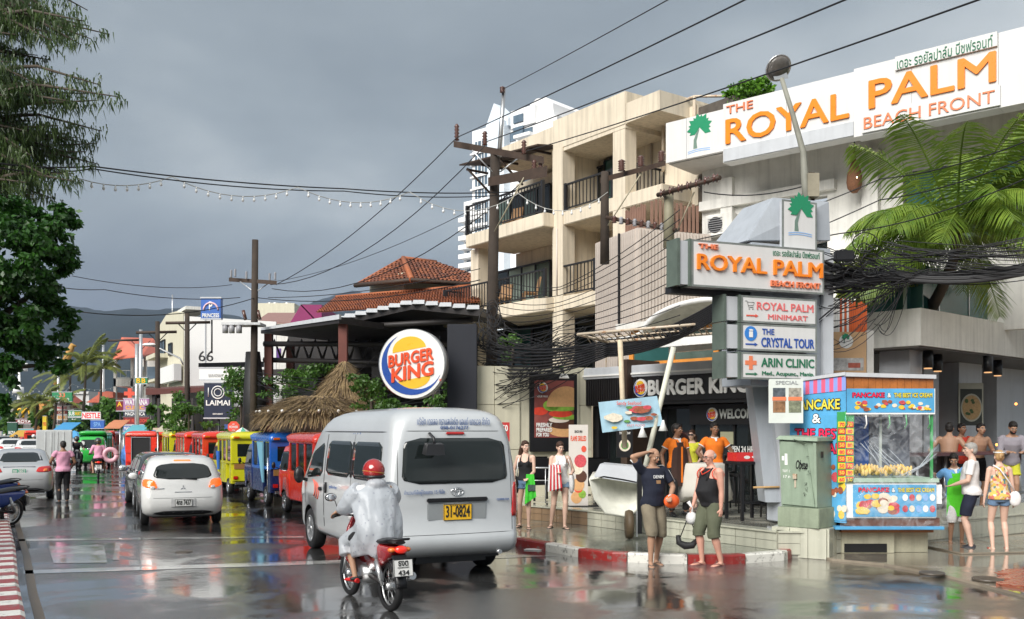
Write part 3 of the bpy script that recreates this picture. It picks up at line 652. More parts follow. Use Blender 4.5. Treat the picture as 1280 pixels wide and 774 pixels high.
# white arched canopy
mb=MB();c0=P(876,412,19.6);ca=thing('arched_canopy','stained white arched canopy above the burger restaurant terrace','canopy',(c0.x,c0.y,c0.z),PK.rz)
rim=[(cos(pi*k/20)*1.55,0,sin(pi*k/20)*.60)for k in range(21)]
rim=[(-2.55,0,-.05),(-2.0,0,-.06),(-1.62,0,.02)]+[(a,b,c)for a,b,c in rim[::-1][2:]]
MB().tube(rim,.055,10).build('rim',m_wl,ca)
mb=MB()
for k in range(len(rim)-1):
 a,b=rim[k],rim[k+1];mb.quad((a[0],.02,a[2]),(b[0],.02,b[2]),(b[0]*.8,1.3,b[2]*.55),(a[0]*.8,1.3,a[2]*.55))
m_fab=mat('dirty_white_fabric',(.55,.54,.48),rough=.7,var=.2,streak=.2);mb.build('fabric',m_fab,ca)
MB().box(-1.6,1.55,-.04,.04,-.30,-.12).box(-1.8,1.9,1.2,1.3,-.3,-.1).build('beam',m_wl,ca);MB().quad((-1.6,.05,-.1),(1.9,.05,-.1),(1.6,1.25,.0),(-1.4,1.25,.0)).build('underside',m_fab,ca)
# rusty lattice awning
A_=P(722,418,18.6);B_=P(912,402,17.2);la=thing('lattice_awning','rusty flat lattice frame jutting over the terrace','awning frame',A_)
u=(B_-A_);bk2=Vector((.35,.8,-.12));mb=MB()
mb.tube([(0,0,0),u],.028,6);mb.tube([bk2*.9+u*.12,u+bk2*.9],.028,6);mb.tube([(0,0,-.0),bk2*.9+u*.12],.028,6);mb.tube([bk2*.45+u*.05,u+bk2*.45],.014,5)
for k in range(1,22):mb.tube([u*(k/22),u*(k/22)+bk2*.9],.012,5)
for k in range(0,20,2):mb.tube([u*(k/20)+bk2*.9,u*((k+1)/20)],.012,5)
mb.build('lattice',m_rust,la)
def strut(label,pts,r,m,cat='pole'):
 b=pts[0];t=thing('leaning_pole',label,cat,b);MB().tube([Vector(p)-Vector(b)for p in pts],r,10).build('shaft',m,t);return t
m_rw=mat('rust_stained_white',(.60,.50,.36),rough=.6,var=.35,vs=5)
strut('rust stained pole holding the lattice awning over the restaurant',[P(781,560,18.2),P(775,425,18.2)],.05,m_rw)
strut('white pole leaning right beside the seafood banner',[P(800,612,17.9),P(842,434,17.6)],.05,mat('cream_pole',(.62,.62,.52),var=.1))
# cream wall with burger poster
PWL=Pl((-1.05,23.3),(2.0,24.2))
wl=plthing('panel_wall','cream boundary wall of big panels beside the burger restaurant','wall',PWL)
part('core',m_cream2,wl,(0,PWL.len,.03,.3,.1,3.58))
for i in range(2):
 for j,(z0,z1)in enumerate(((.42,1.55),(1.56,2.65),(2.66,3.6))):part('panel',m_cream2,wl,(.0+i*.65,.64+i*.65,-.02-.004*i,.03,z0,z1),bev=.006)
for j,(z0,z1)in enumerate(((.42,1.55),(1.56,2.65),(2.66,3.6))):part('panel',m_cream2,wl,(2.47,3.17,-.05,.03,z0,z1),bev=.006)
part('pier',m_cream2,wl,(2.47,2.8,-.1,-.052,.42,3.6))
def wall_poster():
 t=plthing('billboard','black framed hamburger billboard on the cream wall','billboard',PWL)
 x0,x1=PWL.X(663,.15),PWL.X(722,.15);z0,z1=1.5,PWL.Z(690,467,.15)
 fr=part('frame',black,t,(x0,x1,-.12,-.03,z0,z1),bev=.01);a,b,c,d=x0+.11,x1-.09,z0+.35,z1-.17;y=-.122
 rose=mat('poster_rose',(.28,.08,.07),var=.5,vs=2.5,bump=0,rough=.3);part('print',rose,t,(a,b,y-.004,y,c,d))
 W_,H_=b-a,d-c
 def el(cx,cz,rx,rz,m,k,nm,a0=0,a1=2*pi):
  pts=[(a+W_*cx+cos(a0+(a1-a0)*i/22)*rx*W_,c+H_*cz+sin(a0+(a1-a0)*i/22)*rz*H_)for i in range(23)]
  pts=[(min(b,max(a,p)),min(d,max(c,q)))for p,q in pts];MB().prism(pts,y-.006-.002*k,y-.004).build(nm,m,t)
 bun=mat('bun_print',(.68,.38,.17),var=.18,vs=14,bump=0);tom=mat('tomato_print',(.70,.06,.03),var=.25,vs=8,bump=0);let=mat('lettuce_print',(.25,.45,.06),var=.5,vs=9,bump=0)
 pat=mat('patty_print',(.09,.035,.02),var=.4,vs=9,bump=0);cream_p=mat('onion_print',(.8,.7,.62),var=.1,bump=0)
 el(.14,.46,.20,.07,tom,1,'tomato_print');el(.75,.13,.40,.12,bun,1,'bun_print');el(.74,.26,.42,.11,pat,2,'patty_print');el(.62,.31,.26,.05,cream_p,3,'onion_print');el(.80,.36,.34,.05,let,4,'lettuce_print')
 el(.66,.42,.30,.065,tom,5,'tomato_print');el(.42,.56,.20,.10,let,6,'lettuce_print');el(.70,.52,.38,.06,let,6,'lettuce_print');el(.80,.54,.50,.36,bun,7,'bun_print',0,pi)
 bk_logo(t,a+W_*.20,c+H_*.87,.13,y-.02)
 text('YOUR WAY',(a+.06,c+H_*.70,a+W_*.34,c+H_*.735),m_wl,t,y-.01,.02,.003)
 for i,s_ in enumerate(('FRESHLY','PREPARED','FOR YOU')):text(s_,(a+.05,c+H_*(.19-.085*i),a+W_*(.44 if i<2 else .36),c+H_*(.255-.085*i)),m_wl,t,y-.016,.05,.003)
 t2=thing('floodlight','small white floodlight arm above the hamburger billboard','lamp',P(705,472,23.0));MB().hexa([(-.12,-.1,-.02),(.12,-.1,-.02),(-.12,.1,-.02),(.12,.1,-.02),(-.07,-.03,.09),(.07,-.03,.09),(-.07,.06,.09),(.07,.06,.09)]).build('housing',m_wl,t2);MB().tube([(0,0,.08),(-.02,.3,.25),(-.05,.7,.2)],.02).build('arm',m_frame,t2)
wall_poster()
# ---- clutter on the facades: air conditioners, vents, pipes
def aircon(label,pl,px,py,off):
 x,z=pl.at(px,py,off);p=pl.A+pl.d*x+pl.n*off;t=thing('air_conditioner',label,'air conditioner',(p.x,p.y,z),pl.rz,'air conditioner units')
 part('case',m_white,t,(-.40,.40,-.30,0,0,.58),bev=.015);MB().disc(-.10,.29,.22,.22,-.312,-.301).build('fan_grille',m_frame,t);mb=MB()
 for k in range(7):mb.box(-.32,.12,-.32,-.313,.10+k*.06,.115+k*.06)
 mb.build('grille_bars',alu,t)
aircon('air conditioner standing on the top balcony right of the middle column',PB,712,262,-.9);aircon('air conditioner standing on the third floor balcony right of the middle column',PB,715,362,-.9);aircon('air conditioner hung on the hotel wall left of its window',PR,905,296,-1.29)
mb=MB();
for x in(8.1,10.05):mb.tube([(x,1.66,.4),(x,1.66,10.9)],.035,6)
mb.tube([(7.6,-.06,6.3),(7.6,-.06,8.4)],.03,6);mb.build('drainpipe',m_slat,bb)
for k,(px,py,D)in enumerate(((1150,520,23.5),(1182,508,24.5),(1212,545,24),(1236,520,25.5),(1270,505,24.5),(1246,556,23.5))):
 t=thing('wall_lamp',('small amber lamp deep in the restaurant left of the red lantern','faint amber lamp just below the red lantern','amber table lamp under the pizza poster','amber lamp on the dark wall right of the pizza poster','amber lamp high at the right edge of the restaurant','amber lamp behind the bearded man')[k],'lamp',P(px,py,D));MB().ell((0,0,0),.035,8,6).build('bulb',mat('amber_glow',(1,.35,.08),emit=2.5,var=0,bump=0),t)
# ================================================================ TREES AND PLANTS
m_lf=leafmat('broad_leaf',(.010,.045,.007),(.042,.135,.014),(.15,.30,.04),2.5)
m_lf2=leafmat('bush_leaf',(.035,.10,.016),(.11,.23,.035),(.22,.36,.07),3)
m_cas=leafmat('casuarina_needles',(.022,.050,.012),(.075,.125,.025),(.18,.22,.045),1.4)
m_frond=leafmat('palm_frond',(.065,.15,.02),(.25,.35,.045),(.52,.55,.12),2.0)
m_frond2=leafmat('dusty_palm_frond',(.09,.13,.03),(.24,.26,.06),(.42,.38,.12),1.0)
m_bark=mat('bark',(.075,.06,.045),rough=.85,var=.35,vs=5,bump=.6,bs=12)
def leafcloud(mb,c,r,n,s,rr,aspect=.55,droop=.3):
 c=Vector(c)
 for _ in range(n):
  d=Vector((rr.gauss(0,1),rr.gauss(0,1),rr.gauss(0,1))).normalized();q=c+Vector((d.x*r[0],d.y*r[1],d.z*r[2]))*(rr.random()**.45)
  a=Vector((rr.uniform(-1,1),rr.uniform(-1,1),rr.uniform(-1,.5)-droop)).normalized();b=a.cross(Vector((rr.uniform(-1,1),rr.uniform(-1,1),rr.uniform(-.3,1)))).normalized()
  l=s*rr.uniform(.6,1.3);w=l*aspect*.5
  p0=q;p1=q+a*l*.5+b*w;p2=q+a*l;p3=q+a*l*.5-b*w
  mb.face([mb.vert(p)for p in(p0,p1,p2,p3)],True)
def limb(mb,pts,r0,r1,n=7):
 k=len(pts);mb.tube(pts,[r0+(r1-r0)*i/(k-1)for i in range(k)],n)
def tree_from(name,label,cat,base,blobs,leaf,m,trunk_pts,r0,seed,dens=1.0,aspect=.55,group=None):
 """blobs: world (centre, radii, n); trunk: world points"""
 rr=random.Random(seed);t=thing(name,label,cat,base,0,group);b0=Vector(base);mb=MB()
 for c,r,n in blobs:
  c=Vector(c)-b0;k=max(1,int(n/70))
  for _ in range(k):
   d=Vector((rr.uniform(-1,1),rr.uniform(-1,1),rr.uniform(-1,1)));q=c+Vector((d.x*r[0],d.y*r[1],d.z*r[2]))*.72
   leafcloud(mb,q,[x*rr.uniform(.22,.40)for x in r],int(n/k*dens),leaf,rr,aspect)
 mb.build('crown',m,t);mt=MB();tp=[Vector(p)-b0 for p in trunk_pts];limb(mt,tp,r0,r0*.35)
 for c,r,n in blobs:
  c=Vector(c)-b0;s_=tp[-2].lerp(tp[-1],rr.random());mid=(s_+c)*.5+Vector((0,0,-.1));limb(mt,[s_,mid,c],r0*.32,r0*.06,5)
 mt.build('trunk',m_bark,t);return t
# broadleaf tree at the left
def blob(px,py,D,rpx,rpy,n,ry=None):s=D/F;return(P(px,py,D),(rpx*s,(ry if ry else rpx*s),rpy*s),n)
tree_from('broadleaf_tree','dark green broadleaf tree hanging into the left edge of the picture','tree',(-9.3,14.2,.13),[blob(10,265,14.5,40,24,1100),blob(70,272,14.8,26,18,700),blob(45,300,14.2,45,30,1500),blob(85,335,14.8,16,14,350),blob(20,350,14,45,30,1500),blob(65,385,14.4,26,30,900),blob(15,410,14,40,30,1200),blob(50,430,14.3,36,18,900),blob(70,455,14.5,20,14,380),blob(5,460,14,22,26,500),blob(-60,330,14,70,90,3200),blob(-70,440,14,60,70,1700),blob(2,500,13.8,12,20,160),blob(-150,380,14,90,120,2600)],.105,m_lf,[(-9.3,14.2,.13),(-9.1,14.2,1.6),(-8.6,14.2,3.0),(-8.0,14.2,3.9)],.28,11,1.9)
# casuarina: feathery drooping sprays
def casuarina():
 rr=random.Random(5);base=Vector((-11.6,16.8,.13));t=thing('casuarina_tree','tall feathery casuarina tree with drooping needles at top left','tree',base)
 mb=MB();mt=MB();trunk=[Vector((0,0,0)),Vector((.3,0,3)),Vector((.5,0,6)),Vector((.9,0,9)),Vector((1.2,0,12.5))];limb(mt,trunk,.3,.06)
 D=16.6;tips_old=[(145,126,60,-20),(128,45,30,10),(140,108,40,60),(118,170,10,150),(125,205,0,215),(92,95,0,100),(70,55,-40,60),(62,12,-60,60),(100,22,-40,40),(95,235,-20,230),(60,262,-60,200),(35,280,-60,220),(40,130,-60,120),(55,180,-60,190),(20,60,-60,60),(15,100,-80,100),(25,160,-80,160),(10,210,-80,200),(80,150,-40,150),(-20,20,-100,40),(-30,130,-100,140),(-60,200,-100,200),(-80,60,-120,60),(110,190,-20,195),(40,30,-60,50),(85,60,-30,70),(100,120,-20,118),(65,215,-50,200),(5,250,-60,220),(84,188,-40,180),(30,95,-50,95),(50,70,-50,80)]
 tips=[(136,42,-20,0),(118,50,-20,10),(110,26,-20,-20),(92,46,-20,10),(62,12,-30,-10),(78,30,-30,0),(55,50,-40,20),(40,30,-50,0),(20,10,-60,-10),(20,55,-60,30),(45,75,-60,50),(62,88,-60,60),(10,85,-80,70),(148,126,-20,108),(128,122,-20,108),(108,118,-20,106),(85,124,-20,112),(60,115,-40,105),(30,120,-60,110),(72,132,-30,120),(8,130,-80,120),(124,168,-20,160),(105,175,-20,165),(90,166,-30,160),(126,196,-20,180),(110,206,-20,190),(122,216,-20,200),(88,212,-20,195),(70,190,-40,180),(50,175,-60,165),(25,180,-70,170),(60,232,-40,210),(92,234,-20,215),(35,245,-60,220),(10,225,-70,210),(72,258,-40,225),(5,160,-80,150),(-30,100,-110,90),(-40,200,-110,190),(-40,20,-120,10),(-70,150,-130,140),(-70,60,-130,60)]
 for(tx,ty,ox,oy)in tips:
  for rep in range(3):
   dD=rr.uniform(-1.1,1.3);tx=tx if rep==0 else tx-rr.uniform(5,45);tip=P(tx+rr.uniform(-6,3),ty-6+rr.uniform(-12,12),D+dD)-base;o=P(ox-10,oy+rr.uniform(-10,46),D+dD*.3)-base;mid=(tip+o)*.5+Vector((0,0,rr.uniform(.05,.35)))
   pts=[o,o.lerp(mid,.6)+Vector((0,0,.08)),mid,mid.lerp(tip,.55),tip];limb(mt,pts,.045,.008,5)
   for k in range(31):
    u=rr.random()**.75;seg=min(3,int(u*4));f=u*4-seg;q=pts[seg].lerp(pts[seg+1],f)+Vector((rr.gauss(0,.07),rr.gauss(0,.10),rr.gauss(-.02,.05)))
    w_=rr.uniform(.08,.24)*(1.25-.5*u)
    for j in range(7):
     st=q+Vector((rr.gauss(0,.06),rr.gauss(0,.06),rr.gauss(0,.05)));d=Vector((rr.gauss(0,.28)+.12*(tip-o).normalized().x,rr.gauss(0,.28),-1)).normalized();l=w_*rr.uniform(.7,1.4)
     s_=Vector((rr.uniform(-1,1),rr.uniform(-1,1),0)).normalized()*.014
     mb.face([mb.vert(st-s_),mb.vert(st+s_),mb.vert(st+d*l)],True)
 mb.build('crown',m_cas,t);mt.build('trunk',m_bark,t)
casuarina()
# palms: each frond is a part
def frond_mesh(L_,up,droop,m,seed,nl=34,w=.5,broad=1.0):
 rr=random.Random(seed);mb=MB();pts=[]
 for i in range(13):
  t=i/12;pts.append(Vector((L_*t*(1-.12*droop*t),0,up*L_*t-droop*L_*t*t)))
 mb.tube(pts,[.028*(1-t/13)+.004 for t in range(13)],5)
 for i in range(nl):
  t=.12+.88*i/nl;k=min(11,int(t*12));f=t*12-k;p=pts[k].lerp(pts[k+1],f);tan_=(pts[k+1]-pts[k]).normalized();l=w*(sin(pi*min(1,t*.92+.08))**.5)*rr.uniform(.85,1.1)
  for s in(-1,1):
   d=(tan_*.55+Vector((0,s,0))*.75+Vector((0,0,-.28-rr.uniform(0,.3)))).normalized();e_=tan_*.022*broad
   mid=p+d*l*.55;tip=p+d*l+Vector((0,0,-.12*l-rr.uniform(0,.12)*l))
   a,b,c,g,h_=[mb.vert(q)for q in(p-e_*.6,p+e_*.6,mid+e_,mid-e_,tip)]
   mb.face((a,b,c,g),True);mb.face((g,c,h_),True)
 return mb.mesh('frond',m)
def palm(label,top,base,L_,n,m,seed,group=None,trunk_r=.14,w=.5,dirs=None,broad=1.0):
 rr=random.Random(seed);t=thing('palm_tree',label,'palm tree',base,0,group);b=Vector(top)-Vector(base)
 pts=[Vector((0,0,0)),b*.35+Vector((.1,0,0)),b*.7+Vector((.12,0,0)),b];mt=MB();mt.tube(pts,[trunk_r*1.2,trunk_r,trunk_r*.85,trunk_r*.8],9)
 mt.build('trunk',m_bark,t);vs=[frond_mesh(L_*k,u_,d_,m,seed+i,w=w*L_/2,broad=broad,nl=52 if broad<2 else 30)for i,(k,u_,d_)in enumerate(((1,.75,.75),(.95,1.1,.85),(1.05,.35,.7),(.85,1.7,.8),(.85,.1,.6)))]
 for i in range(n):
  me=vs[i%5];a=(i*2.4+rr.uniform(-.2,.2))if dirs is None else dirs[i%len(dirs)]
  o=piece(me,'frond',t,b,a,None);o.rotation_euler=(rr.uniform(-.3,.3),rr.uniform(-.3,.25),a)
 return t
palm('big green coconut palm rising from the hotel terrace',P(1196,292,18.6),(P(1200,400,18.8).x,20.4,4.47)if False else(8.75,20.2,4.46),2.5,40,m_frond,21,trunk_r=.11,w=.58,broad=.85)
# hanging yellow green foliage behind the cable bundle
tree_from('climber_bush','yellow green leafy bush behind the black cable bundle','bush',(P(1070,400,19.6).x,19.6,3.4),[blob(1075,330,19.6,34,28,800),blob(1060,370,19.4,30,26,600),blob(1110,350,19.8,30,22,500)],.14,leafmat('yellow_leaf',(.10,.14,.02),(.26,.30,.05),(.4,.42,.1),3),[(P(1070,400,19.6).x,19.6,3.4),P(1075,380,19.6),P(1080,350,19.6)],.05,3)
tree_from('frangipani_shrub','small bright green shrub with white blossoms on the hotel roof','shrub',P(935,150,26.5),[blob(935,106,26.5,20,13,1300),blob(915,122,26.5,14,8,500),blob(955,108,26.5,12,12,500)],.15,leafmat('bright_leaf',(.07,.18,.015),(.16,.36,.03),(.3,.5,.08),3),[P(935,150,26.5),P(935,140,26.5),P(936,125,26.5)],.06,4)
# bushes behind the van and near the pole
for k,(lb,bl)in enumerate((('leafy green bush behind the burger sign beside the silver van',[blob(462,492,24.2,22,22,1000),blob(496,508,24,26,12,600),blob(446,478,24.5,16,14,500),blob(476,512,24,40,8,500)]),('loose green shrub between burger sign and dark speaker pylon',[blob(535,505,26,26,14,500),blob(550,470,27,14,26,300)]),('tangled green shrub below the dark pergola',[blob(360,480,33,40,20,1500),blob(410,465,33.5,40,16,1000),blob(300,470,34,24,30,900),blob(430,490,31,30,16,600)]),('yellowish green street tree in front of the white 66 building',[blob(235,505,42,24,18,900),blob(215,520,42,20,20,700),blob(262,500,41,14,22,500),blob(228,540,41,18,12,300)]),('green bush behind the black name board',[blob(300,500,37,18,34,800),blob(280,535,37,26,10,400)]),('small bush between the upper tiled roof and the orange roof',[blob(525,355,41,14,7,260)]),('small sprig on the turret ledge',[blob(477,362,40.5,5,6,90)]),('green potted bush on top of the cream wall',[blob(705,459,24.5,20,6,260)]),('plant growing in the dark window below the balconies',[blob(640,432,28.6,22,20,500),blob(640,465,28.6,26,8,240)]))):
 c=bl[0][0];D=c.y;tree_from('bush',lb,'bush',(c.x,c.y,.12 if k<5 else c.z-.4),bl,.11*D/27,m_lf2,[(c.x,c.y,.12 if k<5 else c.z-.4),(c.x+.05,c.y,c.z-.2),(c.x,c.y,c.z)],.06,40+k)
# palms and trees down the street
for k,(lb,px,py,D,L_,n)in enumerate((('tallest windblown palm down the street',107,456,82,2.9,18),('windblown palm just right of the tallest one',127,462,88,2.8,16),('low bushy palm left of the green sign board',47,505,85,2.4,18),('thin far palm near the golden crane',88,470,98,3.4,14),('short palm beside the left street tree',70,505,80,2.4,12),('far palm behind the golden arches',30,505,105,3,12))):
 c=P(px,py,D);palm(lb,c,(c.x-.6,D,0),L_,n,m_frond2,60+k*7,'palms down the street',.13,.36,broad=2.2)
# ================================================================ FAR BUILDINGS
m_tower=mat('tower_white',(.86,.86,.86),rough=.6,var=.04,vs=.2,bump=0)
m_twin=mat('tower_window',(.12,.17,.22),rough=.15,var=.3,vs=1,bump=0)
m_twb=mat('tower_blue_white',(.72,.79,.86),rough=.5,var=.05,bump=0)
PT=Pl((P(569,300,150).x,158),(P(690,300,150).x,144))
tw=plthing('tower_block','tall white hotel tower with rows of balconies behind the beige building','tower',PT)
X_=lambda px:PT.X(px);Zt=lambda py:EYE+(HY-py)/F*151
part('wall',m_tower,tw,(X_(601),X_(688),1.5,22,0,Zt(158)));part('wall',m_tower,tw,(X_(569),X_(601),2.0,20,0,Zt(236)))
part('corner_bay',m_twb,tw,(X_(609),X_(630),0,3,0,Zt(150)));part('stair_bay',m_tower,tw,(X_(586),X_(609),.8,10,0,Zt(150)))
MB().prism([(X_(604),Zt(150)),(X_(614),Zt(123)),(X_(632),Zt(146)),(X_(632),Zt(156)),(X_(604),Zt(156))],.6,3).build('gable',m_twb,tw)
MB().prism([(X_(650),Zt(158)),(X_(652),Zt(134)),(X_(660),Zt(129)),(X_(672),Zt(131)),(X_(680),Zt(140)),(X_(682),Zt(158))],2,12).build('round_crown',m_tower,tw);part('penthouse',m_tower,tw,(X_(632),X_(662),1.2,12,Zt(160),Zt(138)))
for fl in range(34):
 z=3+fl*3.05*.62*.8
 if z<Zt(245)-1 and z>8:
  part('balcony',m_tower,tw,(X_(569.5),X_(600.5),.6,2.0,z,z+.75));part('window',m_twin,tw,(X_(573),X_(584),1.9,2.05,z+.75,z+1.35));part('window',m_twin,tw,(X_(588),X_(598),1.9,2.05,z+.75,z+1.35))
zs=[Zt(p)for p in(168,182,198,214,230,246,262,278,294)]
for z in zs:
 for a,b in((590,597),(598.5,605)):
  if z>Zt(300):w=part('window',m_twin,tw,(X_(a),X_(b),.7,.9,z-1.1,z+.35));part('mullion',m_tower,w,(X_((a+b)/2)-.06,X_((a+b)/2)+.06,.62,.7,z-1.1,z+.35))
 part('window',m_twin,tw,(X_(622),X_(637),-.06 if False else 1.35,1.6,z-.9,z+.5))if z>Zt(190)else None
 part('balcony',m_tower,tw,(X_(640),X_(660),.3,1.6,z-1.0,z-.5));part('window',m_twin,tw,(X_(642),X_(658),1.35,1.55,z-.5,z+.5))
 part('ledge',m_tower,tw,(X_(585),X_(608),.45,.8,z-1.7,z-1.45))
for z in(Zt(150),Zt(165)):part('window',m_twin,tw,(X_(636),X_(648),1.0,1.22,z-.6,z+.6))
# orange tiled roofs
m_tiles=[]
for i,c in enumerate(((.42,.13,.05),(.34,.10,.04),(.26,.09,.05))):m_tiles.append(mat('orange_roof_tile_%s'%'abc'[i],[v*.85 for v in c],rough=.6,var=.35,vs=6))
m_told=[mat('weathered_roof_tile_%s'%'abc'[i],c,rough=.8,var=.5,vs=8)for i,c in enumerate(((.22,.075,.04),(.15,.06,.04),(.30,.10,.045)))]
def tiled_roof(par,quad,rows,cols,mats,name='roof',th=.05):
 """quad: eave-left, eave-right, ridge-right, ridge-left (parent space); courses of curved tiles as one relief"""
 a,b,c,d=[Vector(q)for q in quad];mb=MB();nrm=(b-a).cross(d-a).normalized()
 if nrm.z<0:nrm=-nrm
 mb.quad(a,b,c,d)
 for r_ in range(rows):
  t0,t1=r_/rows,min(1,(r_+1.15)/rows);w0=(a.lerp(d,t0),b.lerp(c,t0));w1=(a.lerp(d,t1),b.lerp(c,t1))
  L0=(w0[1]-w0[0]).length;nc=max(1,int(cols*L0/(b-a).length))
  for k in range(nc):
   mb.mi=R.choice((0,0,1,2));u0,u1=(k+.04)/nc,(k+.96)/nc;um=(u0+u1)/2;j=R.uniform(0,.012)
   p=[w0[0].lerp(w0[1],u0)+nrm*(.02+j),w0[0].lerp(w0[1],um)+nrm*(th+.03+j),w0[0].lerp(w0[1],u1)+nrm*(.02+j),w1[0].lerp(w1[1],u1)+nrm*.012,w1[0].lerp(w1[1],um)+nrm*(th*.6),w1[0].lerp(w1[1],u0)+nrm*.012]
   i=[mb.vert(q)for q in p];mb.face((i[0],i[1],i[4],i[5]),True);mb.face((i[1],i[2],i[3],i[4]),True)
 mb.mi=0;o=mb.build(name,mats,par);o['kind']='stuff';return o
th_=thing('turret_house','house with weathered tiled turret roof above a lower orange tiled roof','house',(P(520,400,43).x,43,0));b0=Vector(th_.location)
q=lambda px,py,D:P(px,py,D)-b0
e1,e2,e3,e4=q(444,357,40.5),q(625,357,38.0),q(640,349,45),q(470,350,46)
e1=q(444,357,40);e2=q(515,350,37);e3=q(640,360,41);e4=q(560,350,45)
r1=q(504,323,41);r2=q(545,328,42.5)
tiled_roof(th_,(e1,e2,r1,r1.lerp(e1,.02)),12,16,m_told);tiled_roof(th_,(e2,e3,r2,r1),12,26,m_told)
MB().tube([e2,r1],.12,6).build('ridge_tile',m_tiles[0],th_);MB().tube([r1,r2],.1,6).build('ridge_tile',m_tiles[0],th_);MB().tube([r1,e1],.08,6).build('ridge_tile',m_tiles[0],th_)
MB().tube([e1,e2,e3],.10,6).build('eave_board',m_woodd,th_)
wq=MB();a=q(462,360,40.5);b=q(505,360,38.3);c=q(590,362,41.5);zt,zb=a.z+.1,a.z-3.5
for u_,v_ in((a,b),(b,c)):wq.quad((u_.x,u_.y,zb),(v_.x,v_.y,zb),(v_.x,v_.y,zt+.2),(u_.x,u_.y,zt+.2))
wq.build('wall',m_cream2,th_)
# lower orange roof: eave in front, ridge behind
f1,f2=q(395,391,36),q(600,378,33);g1,g2=q(420,372,39),q(600,357,37);tiled_roof(th_,(f1,f2,g2,g1),12,60,m_tiles)
MB().tube([g1,g2],.09,6).build('ridge_tile',m_tiles[0],th_);part('fascia_board',m_frame,th_,(f1.x,f2.x,f1.y+1.2,f1.y+1.3,f1.z-.2,f1.z-.05))
# dark pergola with trusses
pg=thing('pergola','large dark metal pergola roof with red brown posts below the orange roof','pergola',(P(440,500,33).x,33,0));b0=Vector(pg.location)
m_dm=mat('dark_metal',(.025,.022,.022),rough=.5,var=.2);m_rp=mat('red_brown_post',(.13,.035,.025),rough=.5,var=.2)
A1,A2,A3=q(326,415,34),q(425,400,30.5),q(425,400,30.5)
mb=MB();rf=[q(326,417,34),q(424,404,29.5),q(424,396,29.5),q(326,412,34)]
bk3=Vector((2.4,5,.1))
mb.hexa([rf[0],rf[1],rf[0]+bk3,rf[1]+bk3,rf[3],rf[2],rf[3]+bk3,rf[2]+bk3]);mb.build('roof',m_dm,pg)
mb=MB();mb.hexa([q(326,413,33.9),q(424,399,29.4),q(326,413,33.9)+bk3*.02,q(424,399,29.4)+bk3*.02,q(326,410,33.9),q(424,393,29.4),q(326,410,33.9)+bk3*.02,q(424,393,29.4)+bk3*.02]).build('roof_edge',m_lgrey,pg)
f1=q(392,404,33.5);f2=q(515,376,31);f3=q(600,384,29.5)
for nm,(a,b)in enumerate(((f1,f2),(f2,f3))):
 mb=MB();v=Vector((1.5,6.5,.2));z=Vector((0,0,.28));mb.hexa([a-z,b-z,a+v-z,b+v-z,a,b,a+v,b+v]);mb.build('roof',m_dm,pg)
 n_=9 if nm==0 else 5
 for i in range(n_):
  p=a.lerp(b,(i+.5)/n_);MB().hexa([p+Vector((-.2,-.14,-.10)),p+Vector((.2,-.14,-.10)),p+Vector((-.2,.5,-.10)),p+Vector((.2,.5,-.10)),p+Vector((-.15,-.12,.03)),p+Vector((.2,-.12,.03)),p+Vector((-.15,.5,.03)),p+Vector((.2,.5,.03))]).build('rafter_end',m_lgrey,pg)
for px,D,top,m_ in((336,33.6,418,m_rp),(363,34.5,430,m_rp),(429,30.0,400,m_rp),(427,34,430,m_dm),(470,33,440,m_dm),(487,36,440,m_dm),(545,33,420,m_dm)):
 p=q(px,500,D);MB().box(p.x-.13,p.x+.13,p.y-.13,p.y+.13,0,q(px,top,D).z).build('post',m_,pg)
for(x0,y0,x1,y1,D0,D1)in((330,430,560,430,33.5,32),(330,450,560,455,34,32),(392,412,590,400,33,30.5)):
 MB().tube([q(x0,y0,D0),q(x1,y1,D1)],.10,6).build('beam',m_dm,pg)
for k in range(14):
 x0=335+k*17;MB().tube([q(x0,450,34-.1*k),q(x0+8,425,34-.1*k),q(x0+17,450,33.9-.1*k)],.05,5).build('truss_bar',m_dm,pg)
MB().hexa([q(325,470,36),q(590,465,34),q(325,470,40),q(590,465,38),q(325,462,36),q(590,457,34),q(325,462,40),q(590,457,38)]).build('lower_roof',m_dm,pg)
dk=MB();a=q(395,420,39);b=q(600,420,37);dk.box(a.x,b.x,a.y,a.y+.3,0,a.z+.6);dk.build('back_wall',m_dm,pg)
